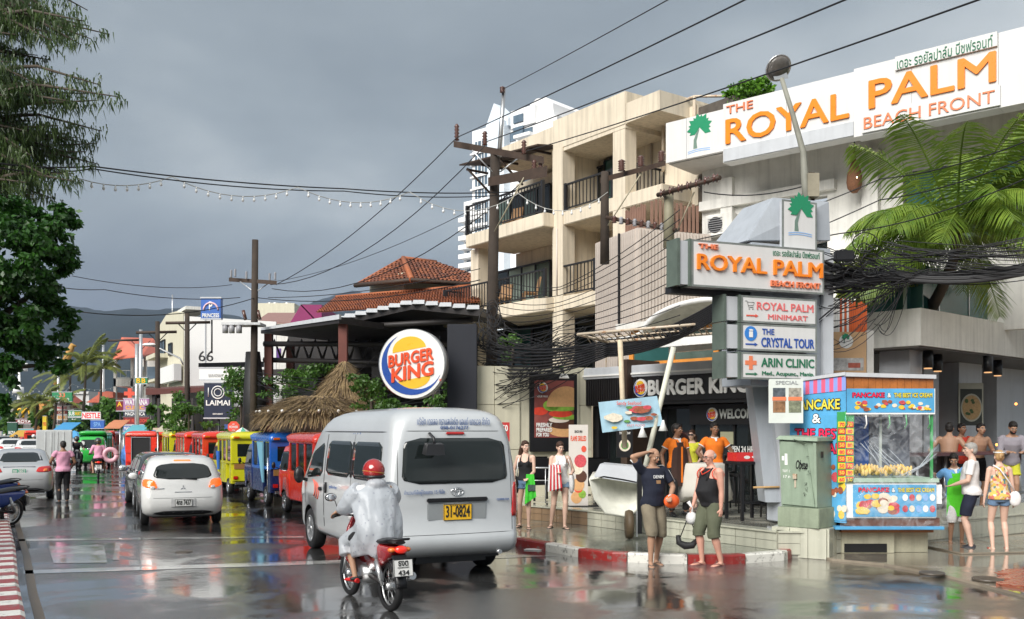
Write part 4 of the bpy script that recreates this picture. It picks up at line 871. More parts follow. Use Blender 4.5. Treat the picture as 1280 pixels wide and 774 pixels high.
# thatched hut
m_th=mat('thatch',(.33,.235,.12),rough=.95,var=.45,vs=10,bump=.8);m_th2=mat('thatch_dark',(.17,.12,.075),rough=.95,var=.5,vs=10)
hu=thing('thatched_hut','small thatched hut with shaggy skirt roof between taxis and pergola','hut',(P(392,530,26.6).x,26.6,0));b0=Vector(hu.location)
part('wall',m_cream2,hu,(-1.0,1.2,-.4,1.6,0,2.3));part('door',m_woodd,hu,(-.6,-.1,-.43,-.4,0,2.0))
def thatch(par,cx,cy,zt,zb,rt,rb_,n,seed,nm):
 rr=random.Random(seed);mb=MB();mb.lathe([(rb_*.93,zb+.02),(rb_,zb+.06),(rt+(rb_-rt)*.45,zb+(zt-zb)*.45),(max(rt,.03),zt)],(cx,cy,0),28)
 for _ in range(n):
  a=rr.uniform(0,2*pi);t=rr.random()**.8;r=rt+(rb_-rt)*t;z=zt+(zb-zt)*t;l=rr.uniform(.14,.46);mb.mi=rr.choice((0,0,1))
  sl_=(rb_-rt)/max(.1,(zt-zb));d=Vector((cos(a)*sl_,sin(a)*sl_,-1)).normalized();p=Vector((cx+cos(a)*r,cy+sin(a)*r,z+.03));s_=Vector((-sin(a),cos(a),0))*rr.uniform(.008,.02);n_=Vector((cos(a),sin(a),.5))*rr.uniform(.0,.16)
  mb.face([mb.vert(p-s_),mb.vert(p+s_),mb.vert(p+d*l+s_*.3+n_),mb.vert(p+d*l-s_*.3+n_)],False)
 mb.mi=0;return mb.build(nm,[m_th,m_th2],par)
thatch(hu,.75,.6,q(400,451,26.6).z,q(400,505,26.6).z,.07,.95,3400,3,'upper_thatch');thatch(hu,.15,.5,q(400,496,26.6).z,q(400,516,26.6).z,.80,1.72,5200,4,'lower_thatch');thatch(hu,.15,.5,q(400,514,26.6).z,q(400,527,26.6).z,1.68,1.82,2600,5,'thatch_fringe')
for k in range(12):
 a=pi+pi*k/11;p=Vector((.15+cos(a)*1.8,.5+sin(a)*1.8,q(400,515,26.6).z));MB().ell(p,.045).build('bulb',m_wl,hu)
# cream inner wall piece near hut
# white building "66"
m_w66=mat('bright_white_wall',(.76,.76,.75),rough=.6,var=.04,vs=.3)
P66=Pl((P(196,500,62).x,62),(P(229,500,54).x,54));P6b=Pl((P(229,500,54).x,54),(P(345,500,54.8).x,54.8))
w66=plthing('shop_house','white shop house with grey cream gable side and blank white wall','building',P66)
L6=P66.len;z0=P66.Z(205,400);z1=P66.Z(229,389)
MB().prism([(0,0),(L6*1.0,0),(L6,P66.Z(228,392)),(L6*.75,P66.Z(222,388)),(L6*.4,P66.Z(208,393)),(.0,P66.Z(197,412))],0,.3).build('front_wall',m_cream2,w66)
for(a,b,c,d)in((201,427,207,447),(201,462,209,475),(212,430,216,445)):glazing(w66,P66.X(a),P66.X(b)if b<300 else P66.X(c),-.05,P66.Z(a,d),P66.Z(a,b),2,[m_twin])
part('balcony',m_cream2,w66,(P66.X(199),P66.X(210),-.8,0,P66.Z(205,449),P66.Z(205,444)));part('balcony',m_cream2,w66,(P66.X(199),P66.X(210),-.8,0,P66.Z(205,478),P66.Z(205,475)))
part('roof_tank',m_white,w66,(L6*.5,L6*.9,.3,1.6,P66.Z(222,388),P66.Z(222,384)));part('balcony_side_panel',m_w66,w66,(P66.X(211),P66.X(229),-.5,-.1,P66.Z(220,478),P66.Z(220,458)))
MB().tube([(L6*.3,.5,z0-.5),(L6*.3,.5,z0+1.6)],.04,5).build('antenna',alu,w66)
ws=plthing('white_block','blank bright white side wall of the shop house behind the transformer pole','building',P6b)
MB().prism([(0,0),(P6b.len,0),(P6b.len,P6b.Z(330,402)),(0,P6b.Z(229,395))],.02,.35).build('wall',m_w66,ws)
part('seam',m_lgrey,ws,(P6b.X(256),P6b.X(256)+.05,-.02,.015,5,P6b.Z(256,398)))
# dark 66 canopy beam and sign
s66=thing('sign_canopy','black overhanging beam carrying the numerals 66','sign',P(250,455,47));bb0=Vector(s66.location);q=lambda px,py,D:P(px,py,D)-bb0
MB().hexa([q(248,459,47),q(330,459,49),q(248,459,50),q(330,459,52),q(248,454,47),q(330,452,49),q(248,454,50),q(330,452,52)]).build('beam',m_frame,s66)
text('66',(q(249,0,47).x,q(0,452,47).z,q(267,0,47).x,q(0,439,47).z),m_frame,s66,-.02,.012,.08)
# magenta gable house, roofs behind
mg=thing('magenta_house','magenta gabled house behind the dark pergola','house',(P(385,400,58).x,58,0));bb0=Vector(mg.location);q=lambda px,py,D=58:P(px,py,D)-bb0
m_mag=mat('magenta_wall',(.25,.03,.12),rough=.7,var=.1);m_groof=mat('grey_roof_sheet',(.16,.17,.19),rough=.5,var=.15)
g=[q(360,408),q(376,381),q(402,381),q(402,408)];MB().prism([(p.x,p.z)for p in g],0,6).build('wall',m_mag,mg)
MB().hexa([q(376,382),q(395,402),q(390,382,66),q(410,402,66),q(376,380),q(395,400),q(390,380,66),q(410,400,66)]).build('roof',m_groof,mg);part('lower_wall',m_dm,mg,(q(360,0).x,q(400,0).x,0,5,0,q(0,409).z));part('purple_panel',mat('purple_cloth',(.16,.07,.30)),mg,(q(322,0).x,q(352,0).x,-.2,-.05,q(0,452).z,q(0,436).z))
fh=thing('cream_block','cream concrete block with water tanks behind the magenta house','building',(P(345,400,75).x,75,0));bb0=Vector(fh.location);q=lambda px,py,D=75:P(px,py,D)-bb0
part('wall',m_cream2,fh,(q(322,0).x,q(368,0).x,0,8,0,q(0,379).z));
for px in(330,337,352):MB().cyl(q(px,0).x,2,q(0,379).z,q(0,374).z,.3).build('water_tank',alu,fh)
rr_=thing('brown_roof_house','low pinkish brown roofed house behind the transformer pole','house',(P(340,400,66).x,66,0));bb0=Vector(rr_.location);q=lambda px,py,D=66:P(px,py,D)-bb0
MB().hexa([q(318,405),q(372,405),q(335,392,72),q(372,392,72),q(318,403),q(372,403),q(335,391,72),q(372,391,72)]).build('roof',mat('pinkish_roof',(.28,.16,.14),var=.2),rr_);part('wall',m_white,rr_,(q(320,0).x,q(372,0).x,.2,5,0,q(0,405).z))
# red roofed house
m_rr=mat('salmon_roof',(.62,.16,.10),rough=.5,var=.12,vs=1)
rh=thing('red_roofed_house','white house with salmon red gable roof and open balcony','house',(P(170,500,92).x,92,0));bb0=Vector(rh.location);q=lambda px,py,D=92:P(px,py,D)-bb0
MB().hexa([q(141,450,88),q(178,446,86),q(152,422,92),q(152.5,422,92),q(141,448.5,88),q(178,444,86),q(152,421.5,92),q(152.5,421.5,92)]).build('roof',m_rr,rh);MB().hexa([q(178,446,86),q(196,443,92),q(152,422,92),q(193,424,98),q(178,444,86),q(196,441,92),q(152,421.5,92),q(193,423,98)]).build('roof',m_rr,rh)
part('wall',m_white,rh,(q(158,0).x,q(200,0).x,3,8,0,q(0,446).z),(q(150,0).x,q(194,0).x,-1.5,3,q(0,484).z,q(0,474).z))
for px in(150,171,187):part('column',m_white,rh,(q(px,0).x,q(px+3,0).x,-1.5,-1.2,0,q(0,447).z))
part('window',m_twin,rh,(q(162,0).x,q(183,0).x,2.9,3,q(0,474).z,q(0,456).z));part('lower_roof',m_rr,rh,(q(134,0).x,q(152,0).x,-2,3,q(0,498).z,q(0,491).z))
balusters(rh,q(151,0).x,q(186,0).x,-1.4,q(0,474).z,q(0,464).z,step=.5,m=m_white)
br=thing('maroon_canopy','long maroon awning roof in front of the white shop house','awning',P(210,492,50));bb0=Vector(br.location);q=lambda px,py,D=50:P(px,py,D)-bb0
MB().hexa([q(182,494),q(275,489),q(182,490,54),q(275,485,54),q(182,487),q(275,483),q(182,485,54),q(275,481,54)]).build('roof',mat('maroon_sheet',(.10,.025,.02),var=.2),br)
for px in(190,222,250):p=q(px,0);MB().box(p.x-.08,p.x+.08,.2,.36,-br.location.z,p.z*0+q(0,490).z).build('post',m_frame,br)
sw=thing('shop_row','dim open shop row with pale awning behind the parked taxis','building',(P(230,530,47).x,47,0));bb0=Vector(sw.location);q=lambda px,py,D=47:P(px,py,D)-bb0
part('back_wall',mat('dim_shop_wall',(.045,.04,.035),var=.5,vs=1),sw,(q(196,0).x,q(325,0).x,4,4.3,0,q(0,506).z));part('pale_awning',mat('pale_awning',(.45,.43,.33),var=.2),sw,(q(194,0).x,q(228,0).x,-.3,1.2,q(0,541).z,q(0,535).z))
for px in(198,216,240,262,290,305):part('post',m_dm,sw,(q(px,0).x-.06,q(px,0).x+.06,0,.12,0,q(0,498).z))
for k in range(8,18):part('shelf_goods',mat('goods_%s'%'abcdef'[k%6],[(.3,.05,.05),(.05,.1,.3),(.4,.4,.38),(.3,.25,.05),(.05,.2,.1),(.35,.2,.25)][k%6]),sw,(q(100+k*12,0).x,q(106+k*12,0).x,3.2,3.6,R.uniform(.3,1),R.uniform(1.2,2.4)))
# distant pale shop blocks down the street with their own storeys
for k,(px0,px1,D,top,c,lb)in enumerate(((0,22,118,528,(.42,.40,.37),'far pale shop building at the left edge of the street'),(20,70,128,515,(.55,.54,.50),'far white building behind the low palm'),(70,118,140,490,(.50,.50,.49),'far grey white building below the cranes'),(95,150,112,512,(.45,.43,.38),'cream street building behind the palm trunks'),(128,160,100,508,(.30,.31,.33),'grey street building with small orange roof'))):
 t=thing('street_building',lb,'building',(P(px0,500,D).x,D,0),-.25);w=(px1-px0)/F*D;hh=P(0,top,D).z;part('wall',mat('far_wall_%s'%'abcde'[k],c,var=.15,vs=.5),t,(0,w,0,8,0,hh))
 nf=max(1,int(hh/3));nc=max(2,int(w/2.2))
 for i in range(nc):
  for j in range(nf):part('window',m_twin,t,(w*(i+.25)/nc,w*(i+.8)/nc,-.06,.02,1+j*3,2.3+j*3))
 part('cornice',mat('far_wall_%s'%'abcde'[k],c),t,(-.1,w+.1,-.3,0,hh-.35,hh-.1))
ob=thing('orange_facade','orange building front behind the low palm','building',(P(41,515,95).x,95,0));part('wall',mat('orange_wall',(.55,.25,.06),var=.15),ob,(0,14/F*95,0,4,0,P(0,502,95).z));part('window',m_twin,ob,(.3,.8,-.05,.02,3,4));
# crane-like golden post, antenna mast
gp=thing('golden_naga_post','tall leaning golden post with a pointed tip rising over the street','ornament post',P(72,480,100));bb0=Vector(gp.location);q=lambda px,py,D=100:P(px,py,D)-bb0
MB().tube([q(72,482),q(80,458),q(87,440),q(91,431),q(95,433)],[.45,.42,.35,.25,.1],6).build('shaft',mat('golden_wood',(.45,.25,.06),var=.3),gp)
am=thing('antenna_mast','white telecom mast with panel antennas at far left','antenna mast',(P(24,500,140).x,140,0));x0=0
MB().tube([(0,0,0),(0,0,P(0,455,140).z)],[.5,.12],6).build('mast',m_tower,am)
for dx in(-1,.8):MB().cyl(dx,0,P(0,464,140).z,P(0,454,140).z,.45,n=8).build('antenna_panel',m_tower,am)
MB().cyl(0,-.3,P(0,492,140).z,P(0,484,140).z,.8,n=8).build('dish',m_tower,am)
# ---- denser far street: dark trees, small houses with red roofs, awnings
for k,(px,py,D,rx,ry,n)in enumerate(((52,520,92,18,14,700),(118,520,84,20,18,900),(140,512,76,14,20,700),(196,525,49,9,26,500),(8,528,96,14,14,500),(95,532,72,10,12,350),(212,545,45,16,10,350))):
 c=P(px,py,D);tree_from('street_tree',['dark round tree at the far left behind the queue','leafy tree under the tall far palms','narrow tree left of the mauve clinic sign','dark leafy tree wrapped round the lamp pole','small tree at the very left of the far street','tiny tree above the green taxi','low hedge behind the covered goods'][k],'tree',(c.x,D,0),[blob(px,py,D,rx,ry,n),blob(px+rx*.5,py+ry*.5,D,rx*.7,ry*.6,n//2)],.0065*D,m_lf2,[(c.x,D,0),(c.x,D,c.z*.6),(c.x+.1,D,c.z)],.15,80+k)
for k,(px0,px1,py,D,c,lb)in enumerate(((60,80,500,112,(.55,.13,.08),'tiny house with a red roof left of the green sign'),(112,134,500,104,(.50,.12,.07),'small red roofed house below the windblown palms'),(0,16,512,108,(.30,.28,.26),'small grey roofed house at the left edge'))):
 w=(px1-px0)/F*D;c0=P(px0,py,D);t=thing('small_house',lb,'house',(c0.x,D,0));z=c0.z
 part('wall',m_white,t,(.2,w-.2,.2,5,0,z-.2));MB().hexa([(-.2,-.4,z-.3),(w+.2,-.4,z-.3),(-.2,5.4,z-.3),(w+.2,5.4,z-.3),(.6,2,z+1.0),(w-.6,2,z+1.0),(.6,3,z+1.0),(w-.6,3,z+1.0)]).build('roof',mat('small_roof_%d'%k if False else 'small_roof_'+'abc'[k],c,var=.3),t)
 for i in range(3):part('window',m_twin,t,(w*(i+.25)/3,w*(i+.75)/3,.14,.21,z-1.7,z-.8))
for k,(px,py,D,w,c)in enumerate(((88,538,66,22,(.05,.25,.5)),(150,536,60,20,(.5,.2,.1)),(176,543,56,26,(.10,.35,.42)),(36,546,80,30,(.5,.3,.05)),(222,540,44,30,(.42,.40,.30)))):
 a=P(px-w/2,py,D);w_=w/F*D;t=thing('shop_awning',['faded blue shop awning under the blue sign','orange brown shop awning left of the tailor sign','cyan shop awning below the tailor sign','yellowish shop awning at the far left','pale canvas awning behind the dark car'][k],'awning',a);MB().hexa([(0,-1.2,0),(w_,-1.2,0),(0,.3,.5),(w_,.3,.5),(0,-1.2,.05),(w_,-1.2,.05),(0,.3,.55),(w_,.3,.55)]).build('canvas',mat('awning_'+'abcde'[k],c,var=.2),t)
 for x in(.05,w_-.05):MB().tube([(x,-1.1,-a.z),(x,-1.1,0)],.04,5).build('post',alu,t)
# ================================================================ VEHICLES  (local: forward +y, right +x, ground z=0)
class Shell:
 """body from stacked plan outlines: levels (z, half width, rear y, front y, rear corner r, front corner r, rear bow, front bow)"""
 def __init__(s,lv):s.lv=lv
 def at(s,z):
  lv=s.lv
  if z<=lv[0][0]:return lv[0]
  for a,b in zip(lv,lv[1:]):
   if a[0]<=z<=b[0]:
    k=(z-a[0])/max(1e-6,b[0]-a[0]);return tuple(a[i]+(b[i]-a[i])*k for i in range(8))
  return lv[-1]
 def outline(s,lv,nc=6,ne=6,ns=14):
  z,w,yr,yf,rr,rf,br,bf=lv;pts=[]
  def bow(x,b):return b*(1-(x/w)**2)
  for i in range(ne+1):
   x=-(w-rr)+2*(w-rr)*i/ne;pts.append((x,yr-bow(x,br)))
  for i in range(1,nc+1):
   a=-pi/2+pi/2*i/nc;pts.append((w-rr+cos(a)*rr,yr+rr+sin(a)*rr-bow(w-rr,br)*(1-i/nc)))
  for i in range(1,ns):pts.append((w,(yr+rr)+(yf-rf-yr-rr)*i/ns))
  for i in range(nc+1):
   a=pi/2*i/nc;pts.append((w-rf+cos(a)*rf,yf-rf+sin(a)*rf+bow(w-rf,bf)*(i/nc)))
  for i in range(1,ne):
   x=(w-rf)-2*(w-rf)*i/ne;pts.append((x,yf+bow(x,bf)))
  for i in range(nc+1):
   a=pi/2+pi/2*i/nc;pts.append((-(w-rf)+cos(a)*rf,yf-rf+sin(a)*rf+bow(w-rf,bf)*(1-i/nc)))
  for i in range(1,ns):pts.append((-w,(yf-rf)+(yr+rr-yf+rf)*i/ns))
  for i in range(nc):
   a=pi+pi/2*i/nc;pts.append((-(w-rr)+cos(a)*rr,yr+rr+sin(a)*rr-bow(w-rr,br)*(i/nc)))
  return[(x,y,z)for x,y in pts]
 def body(s,name,m,parent,arches=(),ar=.36,rows=0):
  lv=s.lv
  mb=MB();mb.rings([s.outline(l)for l in lv],True,True);me=mb.mesh(name,m)
  if arches:
   cut=MB()
   for y in arches:cut.lathe([(ar,-2),(ar,2)],(0,y,ar*.92),28,'x')
   o=bpy.data.objects.new('tmp',me);COL.objects.link(o);c=bpy.data.objects.new('cut',cut.mesh('cut',dark));COL.objects.link(c)
   md=o.modifiers.new('b','BOOLEAN');md.object=c;md.operation='DIFFERENCE';md.solver='EXACT'
   dg=bpy.context.evaluated_depsgraph_get();dg.update();me2=bpy.data.meshes.new_from_object(o.evaluated_get(dg));bpy.data.objects.remove(o);bpy.data.objects.remove(c)
   if len(me2.polygons)>10:
    me=me2;me.name=name
    if len(me.materials)<2:me.materials.append(dark)
    for p in me.polygons:
     if p.material_index==1 or(abs(p.center.z)<ar*1.95 and min(abs(p.center.y-y)for y in arches)<ar and abs(((p.center.y-min(arches,key=lambda q:abs(q-p.center.y)))**2+(p.center.z-ar*.92)**2)**.5-ar)<.01 and abs(p.normal.x)<.3):p.material_index=1;p.use_smooth=False
  o=bpy.data.objects.new(name,me);COL.objects.link(o);o.parent=parent;return o
 def rear(s,x,z):
  _,w,yr,yf,rr,rf,br,bf=s.at(z);ax=abs(x)
  if ax<=w-rr:return yr-br*(1-(x/w)**2)
  t=min(1,(ax-(w-rr))/rr);return yr+rr-sqrt(max(0,1-t*t))*rr-br*(1-((w-rr)/w)**2)*(1-t)
 def front(s,x,z):
  _,w,yr,yf,rr,rf,br,bf=s.at(z);ax=abs(x)
  if ax<=w-rf:return yf+bf*(1-(x/w)**2)
  t=min(1,(ax-(w-rf))/rf);return yf-rf+sqrt(max(0,1-t*t))*rf+bf*(1-((w-rf)/w)**2)*(1-t)
 def side(s,y,z):
  _,w,yr,yf,rr,rf,br,bf=s.at(z)
  if y<yr+rr:t=min(1,(yr+rr-y)/rr);return w-rr+sqrt(max(0,1-t*t))*rr
  if y>yf-rf:t=min(1,(y-yf+rf)/rf);return w-rf+sqrt(max(0,1-t*t))*rf
  return w
 def patch(s,kind,c4,m,parent,name,rad=.12,eps=.006,th=.02,n=(12,8),sx=1,label=None):
  """slab following the body; c4 = corners (a,z): bottom-left, bottom-right, top-right, top-left; rad = rounding as a fraction"""
  mb=MB();g=[];nu,nv=n
  f={'rear':lambda a,z,e:(a,s.rear(a,z)-e,z),'front':lambda a,z,e:(a,s.front(a,z)+e,z),'side':lambda a,z,e:(sx*(s.side(a,z)+e),a,z)}[kind]
  ids,idb=[],[]
  for j in range(nv+1):
   v=j/nv;d=min(v,1-v);ins=0 if d>=rad else rad*(1-sqrt(max(0,1-((rad-d)/rad)**2)))*(1 if nu>=1 else 0)
   r1,r2=[],[]
   for i in range(nu+1):
    u=i/nu;u=ins+(1-2*ins)*u
    b=(c4[0][0]*(1-u)+c4[1][0]*u,c4[0][1]*(1-u)+c4[1][1]*u);t=(c4[3][0]*(1-u)+c4[2][0]*u,c4[3][1]*(1-u)+c4[2][1]*u)
    a,z=b[0]*(1-v)+t[0]*v,b[1]*(1-v)+t[1]*v;r1.append(mb.vert(f(a,z,eps)));r2.append(mb.vert(f(a,z,eps-th)))
   ids.append(r1);idb.append(r2)
  for a,b in zip(ids,ids[1:]):
   for k in range(nu):mb.face((a[k],a[k+1],b[k+1],b[k]),True)
  bd=[(0,i)for i in range(nu+1)]+[(j,nu)for j in range(1,nv+1)]+[(nv,i)for i in range(nu-1,-1,-1)]+[(j,0)for j in range(nv-1,0,-1)]
  for p,q in zip(bd,bd[1:]+bd[:1]):mb.face((ids[p[0]][p[1]],ids[q[0]][q[1]],idb[q[0]][q[1]],idb[p[0]][p[1]]),False)
  return mb.build(name,m,parent,label=label)
def wheel(parent,x,y,r=.32,w=.2,spokes=5,rimm=None,name='wheel'):
 s=1 if x>0 else-1;mb=MB();h=w/2
 mb.lathe([(r*.62,-h),(r*.93,-h),(r,-h*.7),(r,h*.7),(r*.93,h),(r*.62,h)],(0,0,0),28,'x');mb.f=mb.f[:-2];mb.m=mb.m[:-2];mb.s=mb.s[:-2];o=mb.build(name,rubber,parent,loc=(x,y,r))
 rm=rimm or alu;mb=MB();mb.lathe([(r*.66,s*h*.3),(r*.66,s*h*1.0),(r*.60,s*h*1.02),(r*.58,s*h*.72),(r*.1,s*h*.6),(.001,s*h*.6)],(0,0,0),24,'x')
 for k in range(spokes):
  a=2*pi*k/spokes;c,d=cos(a),sin(a)
  mb.hexa([(s*h*.5,-d*.03+c*.05,c*.03+d*.05),(s*h*.9,-d*.025+c*.05,c*.025+d*.05),(s*h*.5,d*.03+c*.05,-c*.03+d*.05),(s*h*.9,d*.025+c*.05,-c*.025+d*.05),(s*h*.6,-d*.035+c*r*.6,c*.035+d*r*.6),(s*h*.92,-d*.03+c*r*.6,c*.03+d*r*.6),(s*h*.6,d*.035+c*r*.6,-c*.035+d*r*.6),(s*h*.92,d*.03+c*r*.6,-c*.03+d*r*.6)])
 mb.lathe([(.055,s*h*.4),(.055,s*h*.95),(.001,s*h*1.0)],(0,0,0),12,'x');mb.build('rim',rm,o)
 MB().lathe([(r*.56,s*h*.3),(.001,s*h*.3)],(0,0,0),20,'x').build('brake_shadow',dark,o)if False else None
 return o
def plate(parent,x,y,z,w,h,top,bot,mbase,mtxt,tilt=0.0,name='number_plate',mid=None):
 o=MB().box(-w/2,w/2,-.008,.004,-h/2,h/2).build(name,mbase,parent,.003,loc=(x,y,z))
 mb=MB();t=.006;
 for b in((-w/2,w/2,h/2-t,h/2),(-w/2,w/2,-h/2,-h/2+t),(-w/2,-w/2+t,-h/2+t,h/2-t),(w/2-t,w/2,-h/2+t,h/2-t)):mb.box(b[0],b[1],-.0105,-.0081,b[2],b[3])
 mb.build('plate_rim',mtxt,o)
 if mid:text(top,(-w*.25,h*.12,w*.25,h*.40),mtxt,o,-.0085,.03,.002);text(mid,(-w*.30,-h*.06,w*.30,h*.06),mtxt,o,-.0085,.0,.002);text(bot,(-w*.28,-h*.42,w*.28,-h*.14),mtxt,o,-.0085,.03,.002)
 else:
  text(top,(-w*.42,-h*.18 if bot else-h*.3,w*.42,h*.40 if not(bot and len(bot)>12)else h*.38),mtxt,o,-.0085,.03,.002)
  if bot:text(bot,(-w*.3,-h*.42,w*.3,-h*.27),mtxt,o,-.0085,.0,.002)
 o.rotation_euler=(tilt,0,0);return o
lamp_red=mat('tail_lamp_red',(.50,.012,.01),rough=.08,var=.1,bump=0,coat=1);lamp_org=mat('indicator_orange',(.75,.16,.01),rough=.08,var=.1,bump=0,coat=1)
lamp_orl=mat('lit_orange_lamp',(.95,.13,.015),rough=.12,var=.1,bump=0,coat=1,emit=.7);lamp_clear=mat('clear_lamp',(.6,.6,.6),rough=.08,var=.1,bump=0,coat=1);lamp_lit=mat('lit_brake_lamp',(1,.16,.03),rough=.2,var=0,bump=0,emit=1.1)
pw=mat('plate_white',(.7,.7,.68),var=.02,bump=0);py_=mat('plate_yellow',(.78,.45,.02),var=.02,bump=0);pgm=mat('plate_green',(.08,.33,.22),var=.02,bump=0)
HEAD=radians(28)
# ---- silver van (hero)
def silver_van(loc,rz):
 t=thing('minivan','silver high roof passenger van seen from behind with yellow number plate','van',loc,rz)
 sil=mat('silver_van_paint',(.53,.55,.565),rough=.30,metal=.25,var=.07,vs=1.8,bump=0,coat=.7);
 S=Shell([(.30,.86,-2.38,2.25,.14,.3,.03,.05),(.36,.91,-2.46,2.38,.14,.35,.05,.06),(.44,.925,-2.50,2.44,.14,.38,.06,.08),(.56,.93,-2.50,2.46,.14,.4,.06,.08),(.60,.935,-2.46,2.47,.13,.42,.06,.08),(.95,.94,-2.455,2.45,.12,.42,.05,.09),(1.12,.938,-2.445,2.36,.12,.42,.05,.10),(1.22,.93,-2.44,2.22,.12,.40,.05,.12),(1.5,.905,-2.42,1.93,.13,.38,.05,.14),(1.80,.865,-2.39,1.62,.15,.36,.05,.15),(1.95,.84,-2.36,1.43,.17,.35,.05,.15),(2.06,.81,-2.33,1.22,.20,.34,.05,.15),(2.15,.765,-2.28,.98,.22,.32,.05,.15),(2.21,.69,-2.20,.7,.25,.3,.05,.12),(2.25,.58,-2.05,.45,.25,.3,.04,.1),(2.275,.38,-1.8,.1,.2,.2,.03,.05),(2.28,.12,-1.4,-.4,.08,.08,0,0)])
 S.body('body',sil,t,(-1.48,1.62),.38)
 S.patch('rear',[(-.76,1.26),(.76,1.26),(.71,1.86),(-.71,1.86)],glass_dark,t,'rear_window',.16,.008,n=(24,12))
 mbt=MB();wi=bpy.data.objects[[o.name for o in t.children if o.name.startswith('rear_window')][0]]
 S.patch('rear',[(-.88,.60),(.88,.60),(.88,.595),(-.88,.595)],black,t,'bumper_gap',.1,.003,.03,n=(24,2))
 S.patch('rear',[(-.80,1.955),(.80,1.955),(.80,1.948),(-.80,1.948)],black,t,'roof_seam',.1,.002,.02,n=(24,2))
 for sx in(-1,1):
  S.patch('rear',[(sx*.815,.62),(sx*.822,.62),(sx*.80,1.94),(sx*.793,1.94)],black,t,'door_seam',.1,.002,.02,n=(2,16))
  S.patch('side',[(-2.455,.78),(-2.24,.78),(-2.30,1.24),(-2.44,1.24)],lamp_red,t,'tail_lamp',.12,.012,.03,sx=sx,n=(6,8));S.patch('side',[(-2.445,.86),(-2.26,.86),(-2.27,.98),(-2.445,.98)],lamp_clear,t,'reverse_lamp',.1,.016,.02,sx=sx,n=(6,4))
  S.patch('side',[(-2.22,1.27),(-.75,1.27),(-.75,1.80),(-2.16,1.80)],glass_dark,t,'side_window',.12,.006,sx=sx)if sx>0 else S.patch('side',[(-2.10,1.27),(-.78,1.27),(-.78,1.80),(-2.04,1.80)],glass_dark,t,'side_window',.12,.006,sx=sx)
  S.patch('side',[(-.80,1.28),(-.68,1.28),(-.68,1.79),(-.80,1.79)],black,t,'window_pillar',.1,.004,.02,sx=sx,n=(3,6));S.patch('rear',[(sx*.80,.80),(sx*.938,.80),(sx*.932,1.26),(sx*.85,1.26)],lamp_red,t,'tail_lamp',.15,.012,.03,n=(8,8))
  S.patch('side',[(-.70,1.27),(.62,1.27),(.58,1.80),(-.70,1.80)],glass_dark,t,'side_window',.12,.006,sx=sx)
  S.patch('side',[(.80,1.24),(1.82,1.17),(1.46,1.60),(.82,1.78)],glass_dark,t,'front_window',.12,.006,sx=sx)
  for yy,z0,z1 in((.70,.45,1.9),(1.02-.34,.45,1.9),(1.86,.75,1.15),(-.76,.5,1.9)):S.patch('side',[(yy,z0),(yy+.012,z0),(yy+.012,z1),(yy,z1)],black,t,'door_seam',.1,.002,.02,sx=sx,n=(2,12))
  S.patch('side',[(-2.1,1.04),(-.75,1.04),(-.75,1.055),(-2.1,1.055)],black,t,'slide_rail',.1,.004,.02,sx=sx,n=(10,2));S.patch('side',[(.50,.98),(.56,.98),(.56,1.15),(.50,1.15)],black,t,'door_handle',.3,.03,.04,sx=sx,n=(3,4));S.patch('side',[(.80,1.0),(.93,1.0),(.93,1.06),(.80,1.06)],black,t,'door_handle',.3,.03,.04,sx=sx,n=(3,4))
  S.patch('side',[(1.95,.86),(2.36,.86),(2.30,1.14),(2.02,1.14)],lamp_clear,t,'headlight',.2,.012,.03,sx=sx)
  S.patch('side',[(-2.3,.38),(2.2,.38),(2.2,.50),(-2.3,.50)],mat('silver_sill',(.40,.42,.43),rough=.4,metal=.4),t,'sill',.2,.006,.02,sx=sx,n=(30,2))if False else None
  S.patch('side',[(-2.28,1.93),(1.0,1.93),(1.0,1.945),(-2.28,1.945)],black,t,'roof_seam',.1,.002,.02,sx=sx,n=(24,2))
  m=MB();m.ell((sx*1.08,1.72,1.22),(.09,.07,.14),12,8);m.tube([(sx*.9,1.74,1.12),(sx*1.03,1.73,1.16)],.03,6);m.build('wing_mirror',black,t)
  for yy in(-1.48,1.62):wheel(t,sx*.82,yy,.335,.20,8)
 S.patch('front',[(-.72,1.25),(.72,1.25),(.60,2.0),(-.60,2.0)],glass_dark,t,'windscreen',.08,.006)
 S.patch('front',[(-.5,.72),(.5,.72),(.5,.98),(-.5,.98)],black,t,'grille',.1,.006)
 part('undertray',black,t,(-.72,.72,-2.25,2.1,.24,.32),(-.5,.5,-2.3,-2.0,.20,.3))
 MB().tube([(.62,-2.52,.33),(.62,-2.0,.33)],.03).build('exhaust',alu,t)
 yb=S.rear(0,.98);part('plate_recess',mat('silver_recess',(.34,.36,.37),rough=.4,metal=.4,var=.02),t,(-.42,.42,yb-.006,yb+.02,.78,1.01),bev=.01);part('handle_strip',black,t,(-.43,.43,yb-.035,yb+.01,1.02,1.075),bev=.012)
 plate(t,.0,yb-.012,.885,.40,.21,'31-0824','',py_,mat('plate_black',(.02,.02,.02),var=0));text('THAILAND',(-.12,.965,.12,.98),MATS['plate_black'],t,yb-.021,0,.002)
 vt=mat('van_lettering_blue',(.10,.16,.34),var=.1,bump=0)
 text('บริษัท เดอลอ ทรานสปอร์ต แอนด์ แทรเวล จำกัด',(-.52,2.035,.52,2.135),vt,t,S.rear(0,2.08)-.02,.0,.004);text('098-0176277',(-.20,1.975,.20,2.02),vt,t,S.rear(0,2.0)-.01,.02,.004)
 text('จำนวนที่นั่งผู้โดยสาร 15 ที่นั่ง',(-.74,1.115,-.18,1.19),vt,t,S.rear(0,1.15)-.008,.0,.004);text('COMMUTER',(.58,1.02,.76,1.045),vt,t,S.rear(.6,1.03)-.012,.03,.004)
 mbk=MB();yy=S.rear(0,1.16)-.012
